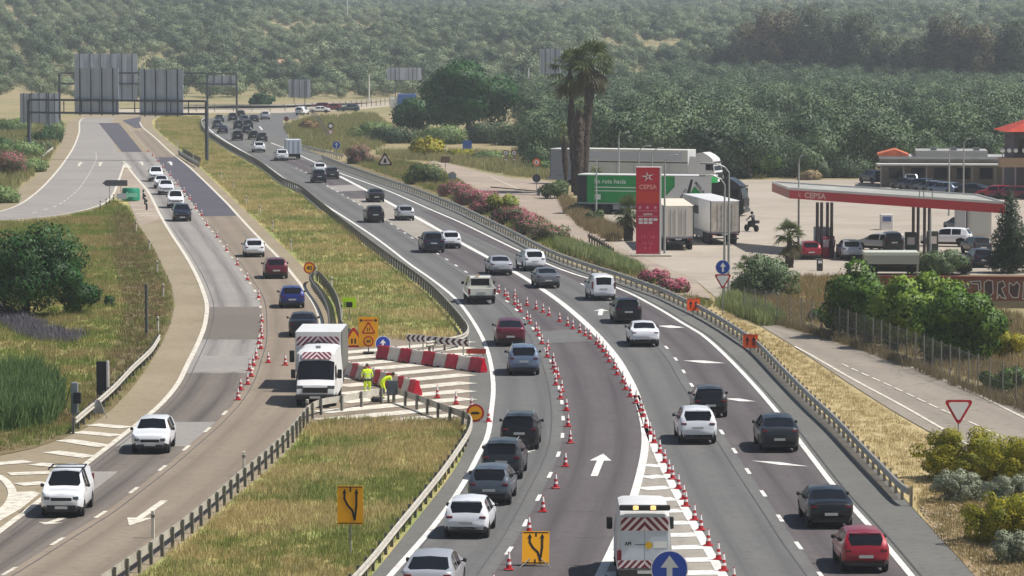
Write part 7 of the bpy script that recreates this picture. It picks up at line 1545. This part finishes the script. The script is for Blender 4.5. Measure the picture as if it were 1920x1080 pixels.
scatter('verge_grass', pip_pts(LV, 6.5, 30000, seed=6, holes=[[(215,400),(240,400),(262,440),(300,510),(318,575),(290,650),(240,720),(200,760),(170,740),(215,650),(232,580),(215,500)]]), TL, 'rough green grass on the left verge', zs=(.7,1.4), seed=4)
scatter('verge_grass_dry', pip_pts([(215,400),(240,400),(262,440),(300,510),(318,575),(290,650),(240,720),(190,770),(100,812),(0,835),(-60,840),(100,790),(170,740),(215,650),(232,580),(215,500)], 4, 9000, seed=7), [tuft(i+30, 12, .22, .26, .011, grassmat('brown_blades', '#77694a', '#7d7449', '#7b6c50', .2)) for i in range(3)], 'thin brown grass on the left verge edge', seed=5)
RV = [(1345,580),(1400,608),(1429,620),(1480,650),(1593,726),(1680,782),(1761,828),(1860,890),(2000,980),(2000,1120),(1890,1120),(1815,1048),(1755,983),(1716,935),(1680,897),(1632,847),(1584,796),(1536,750),(1487,700),(1438,652),(1408,630),(1373,606)]
scatter('dry_verge_grass', pip_pts(RV, 9, 16000, seed=8), TD, 'pale dry grass between the right rail and the service road', zs=(.5,1.1), seed=6)
SB = [(655,302),(690,316),(735,331),(780,346),(825,364),(868,381),(902,398),(972,433),(1043,470),(1113,496),(1166,512),(1219,531),(1290,560),(1325,578),(1335,570),(1280,554),(1195,504),(1125,477),(1066,446),(1005,409),(945,386),(900,366),(855,338),(812,316),(740,300)]
scatter('bank_grass', pip_pts(SB, 5, 9000, seed=9), TL, 'mixed grass and weeds under the oleanders', zs=(.9,2.0), seed=7)
scatter('bank_grass_tall', pip_pts([(1040,455),(1080,468),(1130,480),(1190,505),(1210,520),(1160,508),(1100,490),(1050,470)], 16, 3000, seed=10), [tuft(i+40, 18, .8, .3, .02, L_WEED) for i in range(3)], 'tall green weeds along the rail below the pylon', seed=8)
scatter('bank_weeds', pip_pts([(1345,575),(1372,560),(1440,585),(1470,608),(1432,612),(1400,600)], 14, 2600, seed=11), [tuft(i+44, 18, .8, .3, .02, L_WEED) for i in range(3)], 'green weeds at the foot of the blue arrow sign', seed=9)
scatter('reed_patch', pip_pts([(-60,745),(0,715),(60,712),(105,735),(118,770),(90,800),(0,812),(-80,815)], 14, 7000, seed=12), [tuft(i+50, 16, 1.25, .3, .022, L_REED) for i in range(3)], 'tall green reeds at the left edge', seed=10)
scatter('lavender_patch', pip_pts([(-60,570),(0,578),(50,600),(100,622),(160,632),(140,645),(60,640),(0,612),(-60,600)], 9, 2400, seed=13), [tuft(i+54, 16, .55, .3, .014, L_LAV) for i in range(3)], 'grey violet flower stems at the left edge', seed=11)
scatter('straw_bank', pip_pts([(1050,375),(1085,385),(1110,412),(1160,432),(1180,445),(1150,455),(1095,430),(1062,400)], 6, 1800, seed=14), [tuft(i+60, 16, .75, .35, .016, L_STRAW) for i in range(3)], 'dry straw on the bank below the palms', seed=12)
scatter('straw_bank', pip_pts([(840,305),(900,318),(960,330),(1040,338),(1055,345),(1000,300),(900,290),(700,290),(760,300)], 1.6, 2500, seed=15), [tuft(i+64, 16, 1.1, .45, .03, leafmat('pale_scrub_grass', '#878c58', '#a9a273', .2, .3)) for i in range(3)], 'pale tall grass above the access road', seed=13)
scatter('dry_bank', pip_pts([(1380,560),(1500,522),(1600,522),(1560,600),(1440,598)], 4, 1600, seed=16), [tuft(i+68, 14, .5, .3, .014, L_STRAW) for i in range(3)], 'dry grass slope left of the fence trees', seed=14)
scatter('far_bank_grass', pip_pts([(560,228),(600,222),(700,215),(760,260),(690,285),(640,292),(600,286),(560,275),(530,240)], .5, 2500, seed=17), [tuft(i+72, 16, .9, .5, .04, leafmat('far_scrub_grass', '#7b8250', '#9c9866', .1, .3)) for i in range(3)], 'rough grass on the bank above the merging lane', seed=15)
scatter('gravel', pip_pts([(1720,950),(1745,985),(1805,1050),(1870,1120),(1960,1120),(1900,1000),(1800,935)], 9, 2200, seed=18), [MB().lathe([(.03,0),(.07,.03),(.05,.07),(.01,.085)], 6).mesh('stone', mat('stone_pale', '#b0a18c', .9))], 'pale stones on the bottom right bank', zs=(.3,1.0), seed=16)
scatter('bank_tufts', pip_pts([(1716,935),(1745,985),(1805,1050),(1870,1120),(1960,1120),(1920,960),(1780,900)], 9, 3000, seed=24), [tuft(i+98, 12, .1+.08*i, .22, .01, grassmat('bank_tuft_%d' % i, '#8a8455', '#9c8d62', '#a8966c', .4)) for i in range(3)], 'thin dry tufts on the bottom right bank', zs=(.5,1.3), seed=25)

scatter('fence_weeds', pip_pts([(1445,600),(1500,612),(1560,628),(1640,655),(1720,685),(1780,709),(1840,733),(1930,760),(1930,778),(1840,745),(1780,721),(1720,697),(1640,667),(1560,640),(1500,622),(1445,608)], 18, 9000, seed=19), [tuft(i+90, 12, .5, .25, .01, leafmat('fence_weed', '#7d6f5c', '#8f8262', .4, .25)) for i in range(3)], 'dry weeds along the foot of the service road fence', zs=(.4,1.2), seed=17)
scatter('fence_grass', pip_pts([(1430,600),(1520,606),(1600,630),(1700,665),(1800,705),(1930,750),(1930,600),(1860,585),(1600,585),(1560,602)], 7, 12000, seed=20), [tuft(i+94, 14, .25+.15*i, .3, .014, grassmat('fence_grass_%d' % i, '#8a7d5c', '#98885f', '#a39370', .2)) for i in range(3)], 'grey brown weeds behind the service road fence', zs=(.6,1.4), seed=18)
scatter('left_bank_grass', pip_pts([(112,232),(108,268),(84,308),(34,350),(-20,385),(-160,385),(-160,235),(40,228)], 1.6, 9000, seed=26), [tuft(i+110, 14, .3+.25*i, .5, .03, leafmat('left_bank_grass', '#6c7a48', '#9a9464', .12, .25)) for i in range(3)], 'rough grass on the bank left of the slip road', zs=(.7,1.4), seed=27)
# ---- olive groves
def olive_variant(seed, n, size, m, rx=2.3, rz=1.75):
    r = random.Random(seed); cl = crown_clumps(rx*r.uniform(.85,1.15), rx*r.uniform(.85,1.15), rz, .35, 15, rx*.40, seed); return leafmesh('olive_crown', leafcloud(cl, n, size, .3, seed=seed), m)
OV = [olive_variant(200+i, 3000, .12, L_OL if i % 3 else L_OLD, 2.6, 2.0) for i in range(7)]; OT = trunkmesh('olive_trunk', 1.9, .22, 5, BARK_O, .5, 9)
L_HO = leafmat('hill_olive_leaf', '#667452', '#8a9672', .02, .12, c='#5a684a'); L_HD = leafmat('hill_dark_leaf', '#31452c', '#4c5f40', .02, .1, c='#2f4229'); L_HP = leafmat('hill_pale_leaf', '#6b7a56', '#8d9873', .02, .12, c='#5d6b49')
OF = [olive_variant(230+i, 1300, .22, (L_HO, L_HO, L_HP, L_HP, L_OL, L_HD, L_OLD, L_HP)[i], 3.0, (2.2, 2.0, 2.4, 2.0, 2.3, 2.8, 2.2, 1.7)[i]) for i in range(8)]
GROVE = [(1000,330),(1060,322),(1130,318),(1350,335),(1640,334),(1700,340),(2150,372),(2700,372),(2700,178),(1840,178),(1700,172),(1560,168),(1420,163),(1290,160),(1180,175),(1120,187),(1000,192),(985,200),(985,250)]
def grove_points():
    P = [G(a, b) for a, b in GROVE]; poly = [(p.x, p.y) for p in P]; out = []; r = random.Random(77); sp = 6.9; y = 440; row = 0
    while y < 1130:
        x = -20 + (row % 2)*sp/2
        while x < 240:
            q = (x + r.uniform(-1.3,1.3), y + r.uniform(-1.3,1.3))
            if inpoly(q, poly) and -q[1]*.155 < q[0] < q[1]*.2 + 12: out.append(q)
            x += sp
        y += sp*.92; row += 1
    return out
gp = sorted(grove_points(), key=lambda q: q[1] + (4000 if q[0] > q[1]*.142 else 0)); NEAR = gp[:300]; REST = gp[300:]
r = random.Random(31)
for i, q in enumerate(NEAR):
    s_ = r.choice((.8,.95,1.1,1.25,1.5,1.7)); o = bpy.data.objects.new('olive_tree', None); COL.objects.link(o); o.location = (q[0], q[1], 0); o.rotation_euler = (0,0,r.uniform(0,6.28)); o.scale = (s_*r.uniform(.95,1.12), s_, s_*r.uniform(.95,1.2))
    tag(o, 'grey green olive tree in the dense grove beyond the station', 'olive tree', 'olive trees of the near grove'); obj('crown', OV[i % 7], o); obj('trunk', OT, o)
scatter('olive_grove', [(q[0], q[1], TZ(*q)) for q in REST], OV, 'rest of the grey green olive grove beyond the station', zs=(.8,1.7), seed=21)
# hillside groves, one mass
def hill_points():
    r = random.Random(41); out = []; y = 925
    while y < 4250:
        sp = 8.2 if y < 1700 else 8.8; half = y*.17+25; x = -half
        while x < half:
            q = (x + r.uniform(-2.2,2.2), y + r.uniform(-2.2,2.2)); px = 960 + F*q[0]/q[1]
            z = TZ(*q)
            ok = True
            if y < 1010 and px > 1000: ok = False
            if y < 1100 and 1150 < px: ok = False
            g_ = noise.noise(Vector((q[0]*.012, q[1]*.006, 3.3)))
            if g_ > .42: ok = r.random() < .35
            if y < 990 and px < 500: ok = ok and r.random() < .55
            if ok:
                g2 = noise.noise(Vector((q[0]*.02, q[1]*.007, 9.1))) + .35*noise.noise(Vector((q[0]*.07, q[1]*.04, 5.2))); u = r.random()
                vi = r.choice((5,6,4,1)) if g2 < -.16 else (r.choice((3,7,2,0)) if g2 > .2 else r.randrange(8)); sz = (1.25 if u < .12 else 1.0)*(1.0 + .35*max(-.6, min(.8, g2))*-1)
                out.append((q[0], q[1], z - .1, sz, vi))
            x += sp
        y += sp*1.0
    return out
hp = hill_points(); scatter('hillside_grove', hp, OF, 'olive groves covering the hills to the top of the picture', zs=(.6,1.2), seed=22)
scatter('grove_weeds', [(q[0]+r.uniform(-3,3), q[1]+r.uniform(-3,3), 0) for q in gp for _ in range(3)], [tuft(i+80, 18, .7, .8, .05, leafmat('grove_weed', '#6f7a45', '#96905a', .1, .3)) for i in range(3)], 'weeds between the near olive trees', seed=23)
# eucalyptus stand
def euc(label, px, py, w, h, seed, brown=False):
    p = G(px, py); o = thing('eucalyptus_tree', label, 'tree', p, 0, 'tall trees before the hillside'); r_ = random.Random(seed); cl = []
    for i in range(64):
        t = r_.random(); z = h*(.06+.88*t); rad = w*(1-.55*abs(t-.5)*1.6)*r_.random()**.5; a = r_.uniform(0, 6.28); q = w*r_.uniform(.26,.46); cl.append(((rad*cos(a), rad*sin(a), z), (q, q, q*1.25)))
    obj('crown', leafmesh('foliage', leafcloud(cl, 15000, .3, .1, .5, seed, .4), L_EUCB if brown else L_EUC), o); obj('trunk', trunkmesh('trunk', h*.8, .5, 6, BARK_O, .15, seed), o)
for i, (px, py, w, h, br, lab) in enumerate(((1320,163,6,9,0,'low dark crown at the left end of the tall tree line'),(1405,166,6.5,17,1,'brownish tall tree at the left of the tall tree line'),(1455,168,7,21,1,'tallest brownish crown of the left group in the tall tree line'),(1510,168,7,22,0,'tallest green crown of the left group in the tall tree line'),(1565,169,6.5,19,0,'green crown right of the tallest in the tall tree line'),(1612,171,6,20,0,'narrow green crown closing the left group of the tall tree line'),(1668,173,5.5,14,0,'lower crown in the dip of the tall tree line'),(1715,175,5.5,13,0,'second lower crown in the dip of the tall tree line'),(1775,178,7,20,1,'reddish brown crown of the right group in the tall tree line'),(1825,180,6.5,17,1,'shorter brown crown of the right group in the tall tree line'),(1905,180,6.5,18,0,'dark crown at the right edge in the tall tree line'),(1360,165,5,11,0,'dark low crown second from the left in the tall tree line'),(1480,163,6,17,0,'dark crown filling the left group of the tall tree line'),(1745,175,5,15,0,'dark crown left of the reddish brown one'))):
    euc(lab, px, py, w, h, 300+i, br)
# hedge row at the far side of the forecourt
for i, (px, py, rx, h, m_, lab) in enumerate(((1370,333,3.4,3.6,L_OLD,'dark bush at the left of the forecourt back hedge'),(1420,332,3.4,4.2,L_GREEN,'second bush of the forecourt back hedge'),(1480,331,3.6,4.0,L_OLD,'bush of the forecourt back hedge behind the canopy corner'),(1535,333,2.6,3.0,L_OLD,'bush of the forecourt back hedge beside the scrub heap'),(1590,333,3.2,3.2,L_OLD,'bush of the forecourt back hedge nearest the parked row'),(1520,337,1.6,1.5,L_STRAW,'dry brown scrub heap at the back of the forecourt'))):
    tree('hedge_bush', lab, px, py, rx, h/2, -.2, 6500, .14, m_, 22, rx*.36, h*.6, .1, 340+i, cat='tree' if h > 2 else 'shrub')
# ---------------------------------------------------------------- haze: one closed box of pale air round camera and scene
def haze():
    hm = bpy.data.materials.new('haze_air'); hm.use_nodes = True; n = hm.node_tree.nodes; n.clear(); out = n.new('ShaderNodeOutputMaterial'); v = n.new('ShaderNodeVolumePrincipled')
    v.inputs['Color'].default_value = (.80,.88,1.0,1); v.inputs['Density'].default_value = HAZE_D; v.inputs['Anisotropy'].default_value = .2
    hm.node_tree.links.new(v.outputs[0], out.inputs['Volume'])
    mb = MB(); mb.box(-2300, 2300, -250, 4500, -3, 175); o = mb.build('haze', hm); o['kind'] = 'stuff'; o['label'] = 'pale summer haze in the air'
HAZE_D = .00016
haze()
